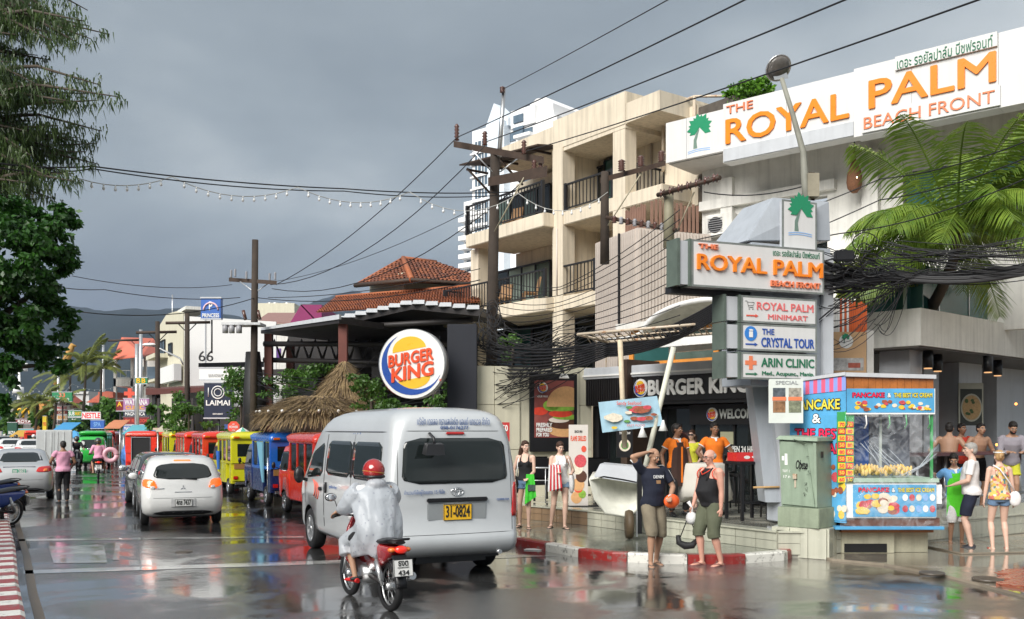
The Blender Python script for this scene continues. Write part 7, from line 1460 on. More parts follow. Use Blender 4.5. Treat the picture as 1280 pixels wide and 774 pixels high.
def rider(label,sc,rz,h,sk,top,bottom,botk,back=.0,helmet=None,poncho=False,vox=.012,hands=None,hair=None,hairm=None,feet=None,shoes=None,group=None):
 """rider faces -y locally, so the scooter's +y is the rider's -y: turn by pi"""
 s=h/1.75;loc=sc+Vector((-sin(rz),cos(rz),0))*(-.22-back)
 t,j=person(label,loc,rz+pi,h,sk,hair,hairm,hip=(0,0,.90/s),hands=hands or((-.33,-.50,1.07/s),(.33,-.50,1.07/s)),feet=feet or((-.20,-.22,.27/s),(.20,-.22,.27/s)),knees=((-.35,-1,.5),(.35,-1,.5)),lean=(0,-.08),top=top,bottom=bottom,botk=botk,sleeve=1.5,poles=((-.6,.5,-.6),(.6,.5,-.6)),shoes=shoes,vox=vox)
 if helmet:
  mb=MB();mb.T=j['HT'];mb.ell((0,.015,.03),(.136,.152,.145),20,14);o=remesh(mb,.01,helmet,'helmet',t,3)
  mb=MB();mb.T=j['HT'];mb.ell((0,-.07,.0),(.10,.085,.075),14,9);mb.build('visor',glass_dark,t)
  mb=MB();mb.T=j['HT'];mb.tube([(cos(a)*.131,.015+sin(a)*.145,.01+.02*cos(a))for a in[2*pi*k/24 for k in range(25)]],.006,5);mb.build('helmet_band',mat('helmet_gold',(.5,.3,.05),rough=.3),t)
  mb=MB();mb.T=j['HT'];mb.tube([(cos(a)*.118,.015+sin(a)*.132,-.045)for a in[2*pi*k/24 for k in range(25)]],.022,6);mb.build('helmet_rim',black,t)
 if poncho:
  rr=random.Random(2);mb=MB();tor=j['tor'];H_=j['H']
  rs=[]
  for f,rx,ry,cy in((1.06,.095,.10,.0),(.98,.16,.13,.0),(.88,.26,.17,.0),(.72,.285,.21,.01),(.5,.29,.22,.03),(.3,.285,.235,.05),(.1,.28,.25,.06),(-.1,.285,.28,.04),(-.3,.29,.33,-.02),(-.5,.28,.36,-.08),(-.62,.265,.36,-.12)):
   c=H_+Vector((0,-.08*f,.53*f));ring=[]
   for k in range(40):
    a=2*pi*k/40;w_=1+.07*sin(a*5+f*5)+.04*sin(a*11-f*4);drop=0 if f>-.4 else .05*sin(a*3)
    ring.append(c+Vector((cos(a)*rx*w_,cy+sin(a)*ry*w_,drop)))
   rs.append(ring)
  mb.rings(rs)
  for i in(0,1):
   sh,EL,WR=j['sh'][i],j['EL'][i],j['WR'][i];sx=(-1,1)[i];mb.tube([sh,sh.lerp(EL,.5)+Vector((sx*.02,0,-.03)),EL+Vector((0,0,-.03)),EL.lerp(WR,.45)+Vector((0,0,-.03)),EL.lerp(WR,.82)],[.13,.14,.12,.085,.052],14)
   q=j['KN'][i];mb.tube([H_+Vector((sx*.1,-.1,.05)),(H_+q)*.5+Vector((0,-.03,.02)),q+Vector((0,-.03,-.02)),q+Vector((0,.02,-.16))],[.15,.14,.12,.13],12)
  mb.ell(j['N']+Vector((0,.06,.02)),(.14,.12,.08),12,8)
  def wrk(co):return co+Vector((sin(co.z*14+co.x*19+co.y*9)*.006,sin(co.z*11-co.x*16)*.007,0))
  remesh(mb,.014,pon_m,'poncho',t,6,post=wrk)
 return t,j
helm_r=paint('red_helmet',(.33,.012,.012),rough=.12,coat=1)
rider('scooter rider in white dotted rain poncho and dark red helmet',sc0,hz_,1.66,skin_t,cloth('white_inner',(.6,.6,.6)),blk,'knee',helmet=helm_r,poncho=True,vox=.01,shoes=('shoe',mat('red_slipper',(.55,.02,.02),rough=.5)))
# pink rider with passenger in the distance
g=G(123,600,0);z_=radians(24);sc1=g+Vector((-sin(z_),cos(z_),0))*.6
scooter('black scooter with glowing tail lamp ridden by people in pink',sc1,z_,(.02,.02,.025),('ขก','ภูเก็ต','512'))
rider('driver in front on the black scooter, almost hidden by the passenger in pink',sc1,z_,1.70,skin_d,pink,blk,'long',helmet=paint('black_helmet',(.02,.02,.02)),vox=.016)
rider('passenger in pink shirt and black helmet on the black scooter',sc1,z_,1.66,skin_t,pink,blk,'half',back=.38,helmet=MATS['black_helmet'],vox=.016,hands=((-.2,-.30,1.15),(.2,-.30,1.15)))
rg=thing('swim_ring','pale pink inflatable swim ring carried beside the scooter passenger','swim ring',wpt(bpy.data.objects['person'],(0,0,0))*0+sc1+Vector((cos(z_)*.45,sin(z_)*.45,1.0))+Vector((-sin(z_),cos(z_),0))*-.55,z_)
MB().tube([(cos(2*pi*k/20)*.24,0,sin(2*pi*k/20)*.24)for k in range(21)],.10,10).build('ring',mat('pale_pink_vinyl',(.72,.42,.48),rough=.3),rg)
# far scooter riders
for k,(px,py,c,tp)in enumerate(((20,575,(.1,.1,.12),cloth('lilac',(.35,.28,.45))),(42,574,(.05,.05,.05),cloth('lime',(.45,.55,.2))),(96,588,(.03,.03,.04),blk))):
 g=G(px,py,0);sc_=scooter(('distant scooter with a rider in lilac','distant scooter with a rider in pale lime','distant dark scooter coming towards us beside the green taxi')[k],g,radians(28 if k<2 else 205),c);rider(('distant scooter rider in lilac top','distant scooter rider in lime top','distant rider in black on the approaching scooter')[k],g,radians(28 if k<2 else 205),1.7,skin_t,tp,blk,'long',helmet=MATS['black_helmet']if k!=1 else paint('white_helmet',(.7,.7,.7)),vox=.02)
# motorbikes parked at the left edge
for k,(px,py,c,lb)in enumerate(((2,664,(.02,.06,.30),'blue and white scooter parked nearest at the left edge'),(-4,647,(.02,.05,.25),'dark blue scooter parked behind the nearest one at the left edge'))):
 g=G(px,py,0);scooter(lb,g+Vector((-.62,.55,0)),radians(160),c,('กค','ภูเก็ต','88'),tail_lit=False,lean=radians(-8))
# ================================================================ SIGNS, POLES, WIRES, STALL
# ---- pylon with the hotel boards
Sg=Pl((P(866,300,15.3).x,15.3),(P(866,300,15.3).x+3,15.3+3*.40))
py0=plthing('sign_pylon','grey hotel sign pylon with tapered cap standing behind the electrical cabinet','sign pylon',Sg)
m_pyl=mat('pylon_grey',(.38,.41,.45),rough=.38,var=.08,streak=.12)
X=lambda px,o=0:Sg.X(px,o);Z=lambda px,py,o=0:Sg.Z(px,py,o)
zt=Z(1030,317)
O=-.25
MB().hexa([(X(927,O),.1,Z(927,303,O)),(X(1031,O),.1,Z(1031,303,O)),(X(927,O),1.3,Z(927,303,O)),(X(1031,O),1.2,Z(1031,303,O)),(X(966,O),.25,Z(966,247,O)),(X(1030,O),.12,Z(1020,253,O)),(X(966,O),1.1,Z(966,247,O)),(X(1030,O),1.2,Z(1020,253,O))]).build('cap',m_pyl,py0,.01)
part('column',m_pyl,py0,(X(932,O),X(1031,O),.10,.95,2.78,Z(927,304,O)),(X(990,O),X(1031,O),.101,.95,.45,2.78),bev=.012)
part('joint_line',m_frame,py0,*[(X(990,O)-.004,X(1031,O)+.004,.094,.12,z,z+.012)for z in(1.9,2.6)])
part('side_edge',m_lgrey,py0,(X(1018,O),X(1031,O),.02,.10,.9,zt),bev=.01)
# slanted leg
lg=MB();a0,a1=P(940,478,16.6),P(958,478,16.6);c0,c1=P(957,628,16.6),P(979,628,16.6)
leg=thing('slanted_leg','slanted dull grey leg of the sign pylon beside the red tray table','sign support',(c0.x,c0.y,.43));b0=Vector(leg.location)
lg.hexa([c0-b0,c1-b0,c0-b0+Vector((0,.5,0)),c1-b0+Vector((0,.5,0)),a0-b0,a1-b0,a0-b0+Vector((0,.5,0)),a1-b0+Vector((0,.5,0))]).build('plate',m_pyl,leg)
for z in(2.83,1.05):MB().tube([(-.22,-.03,z-.43+.0),(.32,-.03,z-.43+.01)],.02,6).build('wooden_batten',mat('batten',(.45,.28,.12)),leg)
lg2=MB();d0,d1=P(962,478,16.4),P(1003,478,16.0);e0,e1=P(980,628,16.4),P(1012,628,16.0)
lg2.hexa([e0-b0,e1-b0,e0-b0+Vector((0,.4,0)),e1-b0+Vector((0,.4,0)),d0-b0,d1-b0,d0-b0+Vector((0,.4,0)),d1-b0+Vector((0,.4,0))]).build('plate',m_lgrey,leg)
def board(label,x0,y0,x1,y1,off=.12,dep=.16,x0r=None):
 t=plthing('sign_board',label,'sign',Sg);a,b=X(x0,off),X(x1,off);zt_,zb_=Z(x0,y0,off),Z(x0,y1,off)
 part('box',m_lgrey,t,(a,b,-off+.012,-off+dep,zb_,zt_),bev=.006)
 part('frame',mat('weathered_metal',(.20,.22,.21),var=.4,vs=6),t,(a-.02,b+.02,-off,-off+.012,zt_-.02,zt_+.012),(a-.02,b+.02,-off,-off+.012,zb_-.012,zb_+.02),(a-.02,a+.015,-off,-off+.012,zb_+.02,zt_-.02),(b-.015,b+.02,-off,-off+.012,zb_+.02,zt_-.02))
 part('face',m_signw,t,(a+.015,b-.015,-off+.001,-off+.011,zb_+.02,zt_-.02))
 if x0r:c=X(x0r,off);part('side_box',m_lgrey,t,(c+.05,a-.03,-off+.05,-off+.35,zb_+.02,zt_-.01));part('side_flange',mat('dark_green_metal',(.10,.13,.11),var=.3),t,(c,c+.05,-off+.03,-off+.36,zb_,zt_+.02),(a-.06,a-.021,-off+.0,-off+.34,zb_-.01,zt_+.02))
 return t,a,b,zb_,zt_,-off
t,a,b,zb_,zt_,y=board('wide white board reading THE ROYAL PALM BEACH FRONT on the pylon',866,300,1029,357,.16,.34,848)
W_,H_=b-a,zt_-zb_
text('THE',(a+W_*.04,zb_+H_*.83,a+W_*.18,zb_+H_*.93),m_orgp,t,y-.001,.02,.03);text('ROYAL PALM',(a+W_*.03,zb_+H_*.36,a+W_*.985,zb_+H_*.70),m_org,t,y-.001,.02,.04)
text('BEACH FRONT',(a+W_*.58,zb_+H_*.10,a+W_*.97,zb_+H_*.23),m_orgp,t,y-.001,.03,.03);text('เดอะ รอยัลปาล์ม บีชฟรอนท์',(a+W_*.60,zb_+H_*.80,a+W_*.97,zb_+H_*.95),m_grn,t,y-.001,.0,.006)
t,a,b,zb_,zt_,y=board('white board reading ROYAL PALM MINIMART with a cart symbol and red arrow',928,370,1020,402,.12,.2,906);W_,H_=b-a,zt_-zb_
m_pinkr=paint('pale_red_letter',(.72,.16,.16),coat=.1)
text('ROYAL PALM',(a+W_*.19,zb_+H_*.50,a+W_*.96,zb_+H_*.80),m_pinkr,t,y-.001,.02,.006);text('MINIMART',(a+W_*.34,zb_+H_*.14,a+W_*.88,zb_+H_*.34),m_pinkr,t,y-.001,.015,.006)
def arrow(t,x0,x1,z,h_,m,y):MB().prism([(x0,z-h_*.4),(x1-h_*2,z-h_*.4),(x1-h_*2,z-h_),(x1,z),(x1-h_*2,z+h_),(x1-h_*2,z+h_*.4),(x0,z+h_*.4)],y-.006,y-.001).build('arrow_print',m,t)
arrow(t,a+W_*.05,a+W_*.21,zb_+H_*.25,H_*.07,m_redl,y)
cx,cz=a+W_*.10,zb_+H_*.70;MB().tube([(cx-.10,y-.004,cz+.05),(cx-.06,y-.004,cz+.05),(cx-.03,y-.004,cz-.05),(cx+.06,y-.004,cz-.05)],.005,4).tube([(cx-.055,y-.004,cz+.035),(cx+.08,y-.004,cz+.03),(cx+.06,y-.004,cz-.02),(cx-.04,y-.004,cz-.02)],.004,4).ell((cx-.02,y-.004,cz-.075),(.014,.004,.014),8,6).ell((cx+.05,y-.004,cz-.075),(.014,.004,.014),8,6).build('cart_print',mat('grey_print',(.3,.3,.3),var=0),t)
t,a,b,zb_,zt_,y=board('white board reading THE CRYSTAL TOUR with a blue information disc',928,405,1020,437,.12,.2,906);W_,H_=b-a,zt_-zb_
text('THE',(a+W_*.26,zb_+H_*.63,a+W_*.42,zb_+H_*.85),m_blue,t,y-.001,.02,.006);text('CRYSTAL TOUR',(a+W_*.25,zb_+H_*.14,a+W_*.97,zb_+H_*.50),m_blue,t,y-.001,.03,.006);MB().disc(a+W_*.11,zb_+H_*.64,.12,.12,y-.006,y-.001).build('disc_print',paint('info_blue',(.02,.20,.62)),t);text('i',(a+W_*.09,zb_+H_*.50,a+W_*.13,zb_+H_*.80),m_wl,t,y-.007,.03,.003);arrow(t,a+W_*.04,a+W_*.20,zb_+H_*.22,H_*.07,m_blue,y)
t,a,b,zb_,zt_,y=board('white board reading ARIN CLINIC with an orange cross',928,441,1020,473,.12,.2,906);W_,H_=b-a,zt_-zb_
text('ARIN CLINIC',(a+W_*.25,zb_+H_*.48,a+W_*.97,zb_+H_*.82),m_grn,t,y-.001,.03,.006);text('Med., Acupunc., Manip.',(a+W_*.26,zb_+H_*.10,a+W_*.97,zb_+H_*.30),m_grn,t,y-.001,.02,.006);arrow(t,a+W_*.04,a+W_*.20,zb_+H_*.18,H_*.07,m_grn,y)
cx,cz=a+W_*.11,zb_+H_*.62;part('cross_print',m_orgp,t,(cx-.035,cx+.035,y-.006,y-.001,cz-.11,cz+.11),(cx-.11,cx-.036,y-.006,y-.001,cz-.035,cz+.035),(cx+.036,cx+.11,y-.006,y-.001,cz-.035,cz+.035))
t,a,b,zb_,zt_,y=board('white panel with green palm emblem on top of the pylon',979,250,1020,310,-.02,.10);palm_logo(t,(a+b)/2,zb_+(zt_-zb_)*.38,(b-a)*.62,y)
part('upper_strut',m_frame,py0,(X(848,.1),X(1018,.1),.12,.3,Z(928,369,.1),Z(928,360,.1)))
# posters on the pylon body
def poster(label,px0,py0_,px1,py1,D,base,cat='poster',th=.02,name='poster'):
 a=P(px0,py1,D);w=(px1-px0)/F*D;h_=(py1-py0_)/F*D;t=thing(name,label,cat,a);part('sheet',base,t,(0,w,0,th,0,h_));return t,w,h_
t,w,h_=poster('white banner headed SPECIAL with small food and room pictures behind the cabinet',961,474,1004,529,15.7,mat('banner_white',(.66,.70,.66),var=.1))
text('SPECIAL',(w*.2,h_*.88,w*.85,h_*.96),mat('pale_grey_letter',(.30,.32,.33),var=0),t,-.001,.02,.003)
for i in range(2):
 for j in range(2):
  x0,z0=w*(.12+.46*i),h_*(.24+.30*j);part('picture_print',mat('print_%s'%'abcd'[i*2+j],[(.30,.16,.08),(.10,.12,.14),(.22,.24,.16),(.38,.36,.30)][i*2+j],var=.8,vs=14),t,(x0,x0+w*.36,-.005,-.001,z0,z0+h_*.26));
  if j:part('picture_band',m_orgp,t,(x0-.01,x0+w*.38,-.009,-.0055,z0-.02,z0+.04))
t,w,h_=poster('orange hotel poster with a room photograph behind the tangled cables',1032,415,1083,466,17.6,mat('poster_orange',(.62,.40,.22),var=.12))
MB().disc(w*.5,h_*.77,.13,.13,-.006,-.001).build('disc_print',m_wl,t);palm_logo(t,w*.48,h_*.72,.12,-.007,False);part('photo_print',mat('room_photo',(.55,.55,.54),var=.6,vs=7),t,(w*.06,w*.93,-.006,-.001,.04,h_*.36));part('photo_print',mat('room_photo_red',(.45,.12,.08),var=.4,vs=7),t,(w*.55,w*.85,-.009,-.0065,h_*.12,h_*.24))
t=thing('corrugated_sheet','white and orange painted corrugated sheet below the tangled cables','metal sheet',P(1033,415,17.75))
for k in range(18):
 x=k*.042;MB().box(x,x+.036,0,.03,-.02,.62-R.uniform(0,.18)*(k>9)).build('rib',m_wl if k<5 or(k<10 and k%2)else mat('orange_sheet',(.62,.12,.03),var=.25),t)
t=thing('gate_post','pale square post beside the orange hotel poster','post',P(1088,478,17.6));part('shaft',m_white,t,(-.06,.06,0,.12,-1.5,.95))
# ---- street lamp rising behind the pylon
lt=thing('street_lamp','street lamp with round head on a leaning arm above the pylon','street lamp',P(1009,255,17.5));b0=Vector(lt.location);q=lambda px,py,D=17.5:P(px,py,D)-b0
MB().tube([q(1010,262),q(1006,225),q(1004,190),q(990,140),q(977,98)],[.075,.07,.055,.045,.04],10).build('pole',mat('lamp_pole_grey',(.26,.26,.22),rough=.6,var=.3),lt);MB().hexa([q(968,100),q(986,98),q(968,100,17.8),q(986,98,17.8),q(966,92),q(982,88),q(966,92,17.8),q(982,88,17.8)]).build('neck',alu,lt)
h_=MB();c=q(973,85);h_.T=Matrix.Translation(c)@Matrix.Rotation(radians(-52),4,'X')@Matrix.Rotation(radians(-12),4,'Y');h_.lathe([(.001,.13),(.13,.12),(.21,.06),(.25,0),(.24,-.02),(.22,-.01)],n=20);h_.build('hood',alu,lt);h_=MB();h_.T=Matrix.Translation(c)@Matrix.Rotation(radians(-52),4,'X')@Matrix.Rotation(radians(-12),4,'Y');h_.ell((0,0,-.02),(.22,.22,.08),16,10);h_.build('lens',mat('lamp_lens',(.14,.13,.12),rough=.1,var=.5,vs=9),lt)
part('clamp_box',mat('clamp_beige',(.30,.27,.20),var=.3),lt,(q(1008,0).x,q(1022,0).x,-.1,.1,q(0,247).z,q(0,218).z));part('old_pole_stub',m_woodd,lt,(q(1014,0).x,q(1021,0).x,.12,.25,q(0,260).z,q(0,213).z))
# ---- green electrical cabinet
m_cab=mat('cabinet_green',(.27,.345,.26),rough=.5,var=.2,vs=2.5,streak=.2,bump=.2);m_cabc=mat('green_concrete',(.28,.33,.24),rough=.8,var=.3,streak=.25,bump=.4)
PE=Pl((P(974,640,15.6).x,15.6),(P(1022,640,15.15).x,15.15));ec=plthing('electrical_cabinet','dented green street electrical cabinet with graffiti and peeled stickers','electrical cabinet',PE);we=PE.len
part('concrete_base',m_cabc,ec,(-.02,we+.03,-.02,.62,.48,.80),bev=.01)
MB().hexa([(.02,.03,.80),(we*.99,.03,.80),(.02,.55,.80),(we*.99,.55,.80),(-.02,.03,1.90),(we*.96,.03,1.87),(-.02,.55,1.90),(we*.96,.55,1.87)]).build('body',m_cab,ec,.01)
MB().hexa([(.05,.0,.84),(we*.93,-.0,.82),(.05,.028,.84),(we*.93,.028,.82),(.02,0,1.86),(we*.62,-.02,1.84),(.02,.028,1.86),(we*.70,.028,1.84)]).build('door',m_cab,ec,.006)
MB().hexa([(we*.94,-.0,.82),(we*.99,0,.82),(we*.94,.028,.82),(we*.99,.028,.82),(we*.90,-.02,1.84),(we*.96,0,1.84),(we*.90,.028,1.84),(we*.96,.028,1.84)]).build('door_edge',m_cab,ec)
MB().hexa([(-.05,-.04,1.89),(we*1.02,-.04,1.86),(-.05,.6,1.89),(we*1.02,.6,1.86),(0,0,1.95),(we,.0,1.92),(0,.56,1.96),(we,.56,1.93)]).build('lid',m_cab,ec,.005)
MB().hexa([(we*.44,-.012,1.86),(we*.64,-.012,1.80),(we*.44,-.004,1.86),(we*.64,-.004,1.80),(we*.44,-.1,1.90),(we*.80,-.1,1.84),(we*.44,-.09,1.9),(we*.8,-.09,1.84)]).build('bent_corner',m_cab,ec)
mb=MB();rr=random.Random(3)
for gx,gz,sc_ in((.40,1.52,.055),(.46,1.44,.05),(.52,1.36,.045),(.36,1.40,.03),(.47,1.18,.03),(.48,1.10,.035),(.46,1.02,.03),(.50,1.62,.03)):
 pts=[(gx*we/.6*.9+rr.uniform(-1,1)*sc_,-.022,gz+rr.uniform(-1,1)*sc_)for _ in range(7)];mb.tube(pts,.0022,4)
mb.build('graffiti',black,ec);text('Obese',(.30,1.42,.50,1.56),black,ec,-.016,.02,.002,'graffiti',.3);part('sticker',m_wl,ec,(.10,.17,-.006,-.001,1.48,1.66),(.05,.09,-.006,-.001,1.55,1.62));part('sticker',black,ec,(we+.0,we+.004,.12,.2,1.60,1.70));text('TOT 1234',(.06,1.36,.26,1.40),m_wl,ec,-.003,.02,.002);text('17 ภก',(.08,1.27,.24,1.31),m_wl,ec,-.003,.02,.002);part('rusty_lock',m_rust,ec,(.26,.32,-.05,-.001,1.26,1.34),(.275,.30,-.02,-.001,1.12,1.26))
# ---- pancake stall
st0=thing('pancake_stall','colourful pancake and ice cream stall with striped side and plastic sheet front','food stall',(P(1050,690,15.4).x,15.4,0));b0=Vector(st0.location);D=15.4;sw_=F/D
x_=lambda px:(px-1050)/sw_;z_=lambda py:EYE+(HY-py)/sw_
m_wood=mat('varnished_board',(.42,.14,.03),rough=.3,var=.4,vs=5,coat=.5);m_sky=mat('banner_blue',(.10,.38,.66),rough=.3,var=.25,vs=2.5,bump=0);m_stl=mat('stall_base_tile',(.50,.48,.36),rough=.4,var=.3,streak=.4);m_gp=paint('green_post',(.05,.35,.10));m_brn=mat('brown_plastic',(.14,.06,.04),rough=.2,coat=.6)
part('base',m_stl,st0,(x_(1058),x_(1126),.25,1.4,.03,z_(667)-.001),(x_(1126),x_(1172),.35,1.4,.03,z_(667)-.001),bev=.01);part('base_recess',dark,st0,(x_(1062),x_(1116),.24,.26,.05,z_(682)))
part('lower_board',m_wood,st0,(x_(1056),x_(1172),.15,1.4,z_(667),z_(662)));part('shelf',m_sky,st0,(x_(1043),x_(1179),-.05,1.3,z_(662),z_(658)),bev=.006)
part('brown_band',m_brn,st0,(x_(1057),x_(1176),.04,1.2,z_(658)+.001,z_(648)))
for px in(1050,1174):pass
cf=part('counter_front',m_wl,st0,(x_(1056),x_(1171),.0,1.1,z_(648)+.001,z_(603)),bev=.01)
lb=part('banner_board',m_sky,st0,(x_(1066),x_(1170),-.012,-.001,z_(646),z_(606)))
m_pr=paint('pancake_red',(.75,.03,.10),coat=.1);m_py=paint('cream_yellow',(.75,.65,.08),coat=.1);m_blkp=mat('black_print',(.01,.01,.012),var=0,bump=0)
def banner_text(xa,xb,zc,h__,y,par):
 for dy,m_,bo in((0,m_blkp,.10),(-.004,None,.035)):
  w1_=xb-xa;text('PANCAKE',(xa+.0,zc,xa+w1_*.40,zc+h__),m_ or m_pr,par,y+dy,bo,.002);text('&',(xa+w1_*.44,zc,xa+w1_*.48,zc+h__*.9),m_ or m_wl,par,y+dy,bo,.002);text('THE BEST ICE CREAM',(xa+w1_*.52,zc,xa+w1_*1.0,zc+h__*.92),m_ or m_py,par,y+dy,bo,.002)
rr=random.Random(8)
def foods(par,xa,xb,za,zb_,y,n,cols):
 for k in range(n):
  m_=cols[k%len(cols)];cx=xa+(xb-xa)*rr.random();cz=za+(zb_-za)*rr.random();r_=(zb_-za)*rr.uniform(.14,.28);MB().prism([(cx+cos(a)*r_*1.4*rr.uniform(.85,1.1),cz+sin(a)*r_*rr.uniform(.85,1.1))for a in[2*pi*i/11 for i in range(11)]],y-.002-.0005*k,y).build('food_print',m_,par)
fcols=[paint('pancake_yellow',(.80,.55,.05),var=.3,vs=20),mat('sundae_brown',(.35,.10,.05),var=.6,vs=25,bump=0),mat('cream_print',(.75,.68,.55),var=.3,vs=20,bump=0),mat('berry_print',(.60,.08,.10),var=.5,vs=20,bump=0),MATS['pancake_yellow']if 'pancake_yellow' in MATS else None]
banner_text(x_(1073),x_(1167),z_(615),.07,-.014,st0);foods(st0,x_(1074),x_(1118),z_(642),z_(620),-.013,26,fcols)
for i in range(5):
 for j in range(2):MB().disc(x_(1131+i*8.5),z_(622+j*14),.045,.055,-.018,-.013,12).build('cup_print',[m_wl,MATS['berry_print'],MATS['cream_print'],m_lblue][(i+j)%4],st0)
# counter top with glass display, pancakes
part('counter_top',mat('pale_green_rim',(.35,.48,.38)),st0,(x_(1056),x_(1173),-.03,1.1,z_(603)+.001,z_(598)))
rr=random.Random(5);pn_=mat('banana_pancake',(.80,.55,.16),rough=.4,var=.2)
for k in range(90):
 a=rr.uniform(-.4,.4);cx=x_(1070)+rr.random()*x_(1150)*.72;cz=z_(596)+rr.uniform(0,.10);o=MB().tube([(0,0,0),(.03*sin(a),.01,.05),(.05*sin(a),.0,.10)],[.022,.030,.012],6).build('pancake_roll',pn_,st0,loc=(cx,.12+rr.random()*.2,cz))
part('interior_back',mat('stall_blue_interior',(.02,.12,.50),rough=.5,var=.3),st0,(x_(1068),x_(1112),.9,.95,z_(597),z_(520)));part('interior_back',mat('stall_pale_interior',(.20,.22,.28),var=.5,vs=6),st0,(x_(1113),x_(1166),.9,.95,z_(597),z_(520)))
for px in(1056,1110,1165):part('post',m_gp if px!=1110 else mat('pale_post',(.4,.45,.42)),st0,(x_(px)-.02,x_(px)+.02,.0 if px!=1110 else .3,.04 if px!=1110 else .34,z_(598),z_(516)),bev=.004)
part('rear_post',MATS['pale_post']if 'pale_post' in MATS else m_gp,st0,(x_(1060),x_(1064),.95,1.0,z_(598),z_(516)),(x_(1160),x_(1166),.95,1.0,z_(598),z_(516)))
for px in(1056,1081,1110,1131,1160):MB().tube([(x_(px),-.03,z_(514)),(x_(px+1),-.05,z_(530)),(x_(px-1),-.02,z_(536))],.012,5).build('tie',m_gp if px!=1081 else m_wl,st0)
# price tiles
bd=part('price_board',m_gp,st0,(x_(1046),x_(1067),-.02,.0,z_(604),z_(515)))
for j in range(9):
 for i in range(2):
  m_=(paint('price_yellow',(.85,.62,.03)),paint('price_red',(.75,.04,.05)))[(i+j)%2];o=part('price_tile',m_,st0,(x_(1047+i*10),x_(1056+i*10),-.03,-.0201,z_(603-j*8.6),z_(596-j*8.6)));
  text(rr.choice(('50','60','70','80')),(x_(1048.5+i*10),z_(602-j*8.6)+.004,x_(1054.5+i*10),z_(597-j*8.6)-.004),m_pr if(i+j)%2==0 else m_py,st0,-.0305,.03,.002)
# clear plastic sheet
pl_m=bpy.data.materials.new('clear_plastic_sheet');pl_m.use_nodes=True;_t=pl_m.node_tree;_b=_t.nodes['Principled BSDF'];_b.inputs['Base Color'].default_value=(.8,.85,.9,1);_b.inputs['Roughness'].default_value=.08;_c=_t.nodes.new('ShaderNodeTexCoord');_n=_t.nodes.new('ShaderNodeTexNoise');_n.inputs['Scale'].default_value=3.2;_n.inputs['Detail'].default_value=6;_n.inputs['Distortion'].default_value=2.5;_t.links.new(_c.outputs['Object'],_n.inputs['Vector']);_r=_t.nodes.new('ShaderNodeMapRange');_r.inputs[1].default_value=.42;_r.inputs[2].default_value=.72;_r.inputs[3].default_value=.02;_r.inputs[4].default_value=.26;_t.links.new(_n.outputs[0],_r.inputs[0]);_t.links.new(_r.outputs[0],_b.inputs['Alpha']);_p=_t.nodes.new('ShaderNodeBump');_p.inputs['Strength'].default_value=.8;_p.inputs['Distance'].default_value=.04;_t.links.new(_n.outputs[0],_p.inputs['Height']);_t.links.new(_p.outputs[0],_b.inputs['Normal'])
mb=MB();nu,nv=40,26;ids=[]
for j in range(nv+1):
 v=j/nv;row=[]
 for i in range(nu+1):
  u=i/nu;xx=x_(1044)+(x_(1180)-x_(1044))*u if v<.3 else x_(1055)+(x_(1168)-x_(1055))*u;k=min(1,max(0,(v-.2)/.25));xa=x_(1044)*(1-k)+x_(1056)*k;xb=x_(1180)*(1-k)+x_(1167)*k
  yy=-.10-.12*(1-k)-.05*sin(u*pi)-.025*sin(u*23+v*9)*(1-v)-.02*sin(u*11-v*14);row.append(mb.vert((xa+(xb-xa)*u,yy,z_(657)+(z_(516)-z_(657))*v)))
 ids.append(row)
for a_,b_ in zip(ids,ids[1:]):
 for k in range(nu):mb.face((a_[k],a_[k+1],b_[k+1],b_[k]),True)
mb.build('plastic_sheet',pl_m,st0)
fl=MB();rr=random.Random(9)
for k in range(9):
 xa=x_(1070)+rr.random()*x_(1130)*.5;fl.tube([(xa,-.14,z_(548+rr.random()*14)),(xa+.14+rr.random()*.1,-.17,z_(572)),(xa+.30+rr.random()*.2,-.19,z_(588+rr.random()*10))],[.004,.010,.004],4)
for k in range(6):
 xa=x_(1168)-rr.random()*.1;fl.tube([(xa,-.14,z_(558+rr.random()*14)),(xa-.25,-.18,z_(582)),(xa-.5-rr.random()*.2,-.19,z_(596))],[.004,.009,.004],4)
fl.build('plastic_fold',mat('glossy_fold',(.62,.68,.74),rough=.1,alpha=.30,var=0,bump=0),st0)
# side panel (left), striped and angled back
L1=(x_(1057),-.02);L0=(x_(1005)*1.02,.72);side=MB();zt0,zt1=z_(470)-.0,z_(470)
def sidept(u,z,o=0.0):return Vector((L0[0]+(L1[0]-L0[0])*u-o*.55,L0[1]+(L1[1]-L0[1])*u-o*.8,z))
ztl,ztr=z_(487)+.14,z_(471)
side.hexa([sidept(0,.55),sidept(1,.55),sidept(0,.55)+Vector((.05,.08,0)),sidept(1,.55)+Vector((.05,.08,0)),sidept(0,ztl),sidept(1,ztr),sidept(0,ztl)+Vector((.05,.08,0)),sidept(1,ztr)+Vector((.05,.08,0))]).build('side_panel',m_sky,st0)
for k in range(14):
 u0,u1=k/14,(k+1)/14;zz0=ztl+(ztr-ztl)*u0;zz1=ztl+(ztr-ztl)*u1;mb=MB();mb.hexa([sidept(u0,zz0-.22,.012),sidept(u1,zz1-.22,.012),sidept(u0,zz0-.22,.002),sidept(u1,zz1-.22,.002),sidept(u0,zz0+.005,.012),sidept(u1,zz1+.005,.012),sidept(u0,zz0+.005,.002),sidept(u1,zz1+.005,.002)]);mb.build('stripe',paint('stripe_pink',(.70,.12,.22))if k%2==0 else paint('stripe_blue',(.25,.33,.72)),st0)
srz=atan2(L1[1]-L0[1],L1[0]-L0[0]);so=thing('tmp','t','t');bpy.data.objects.remove(so)
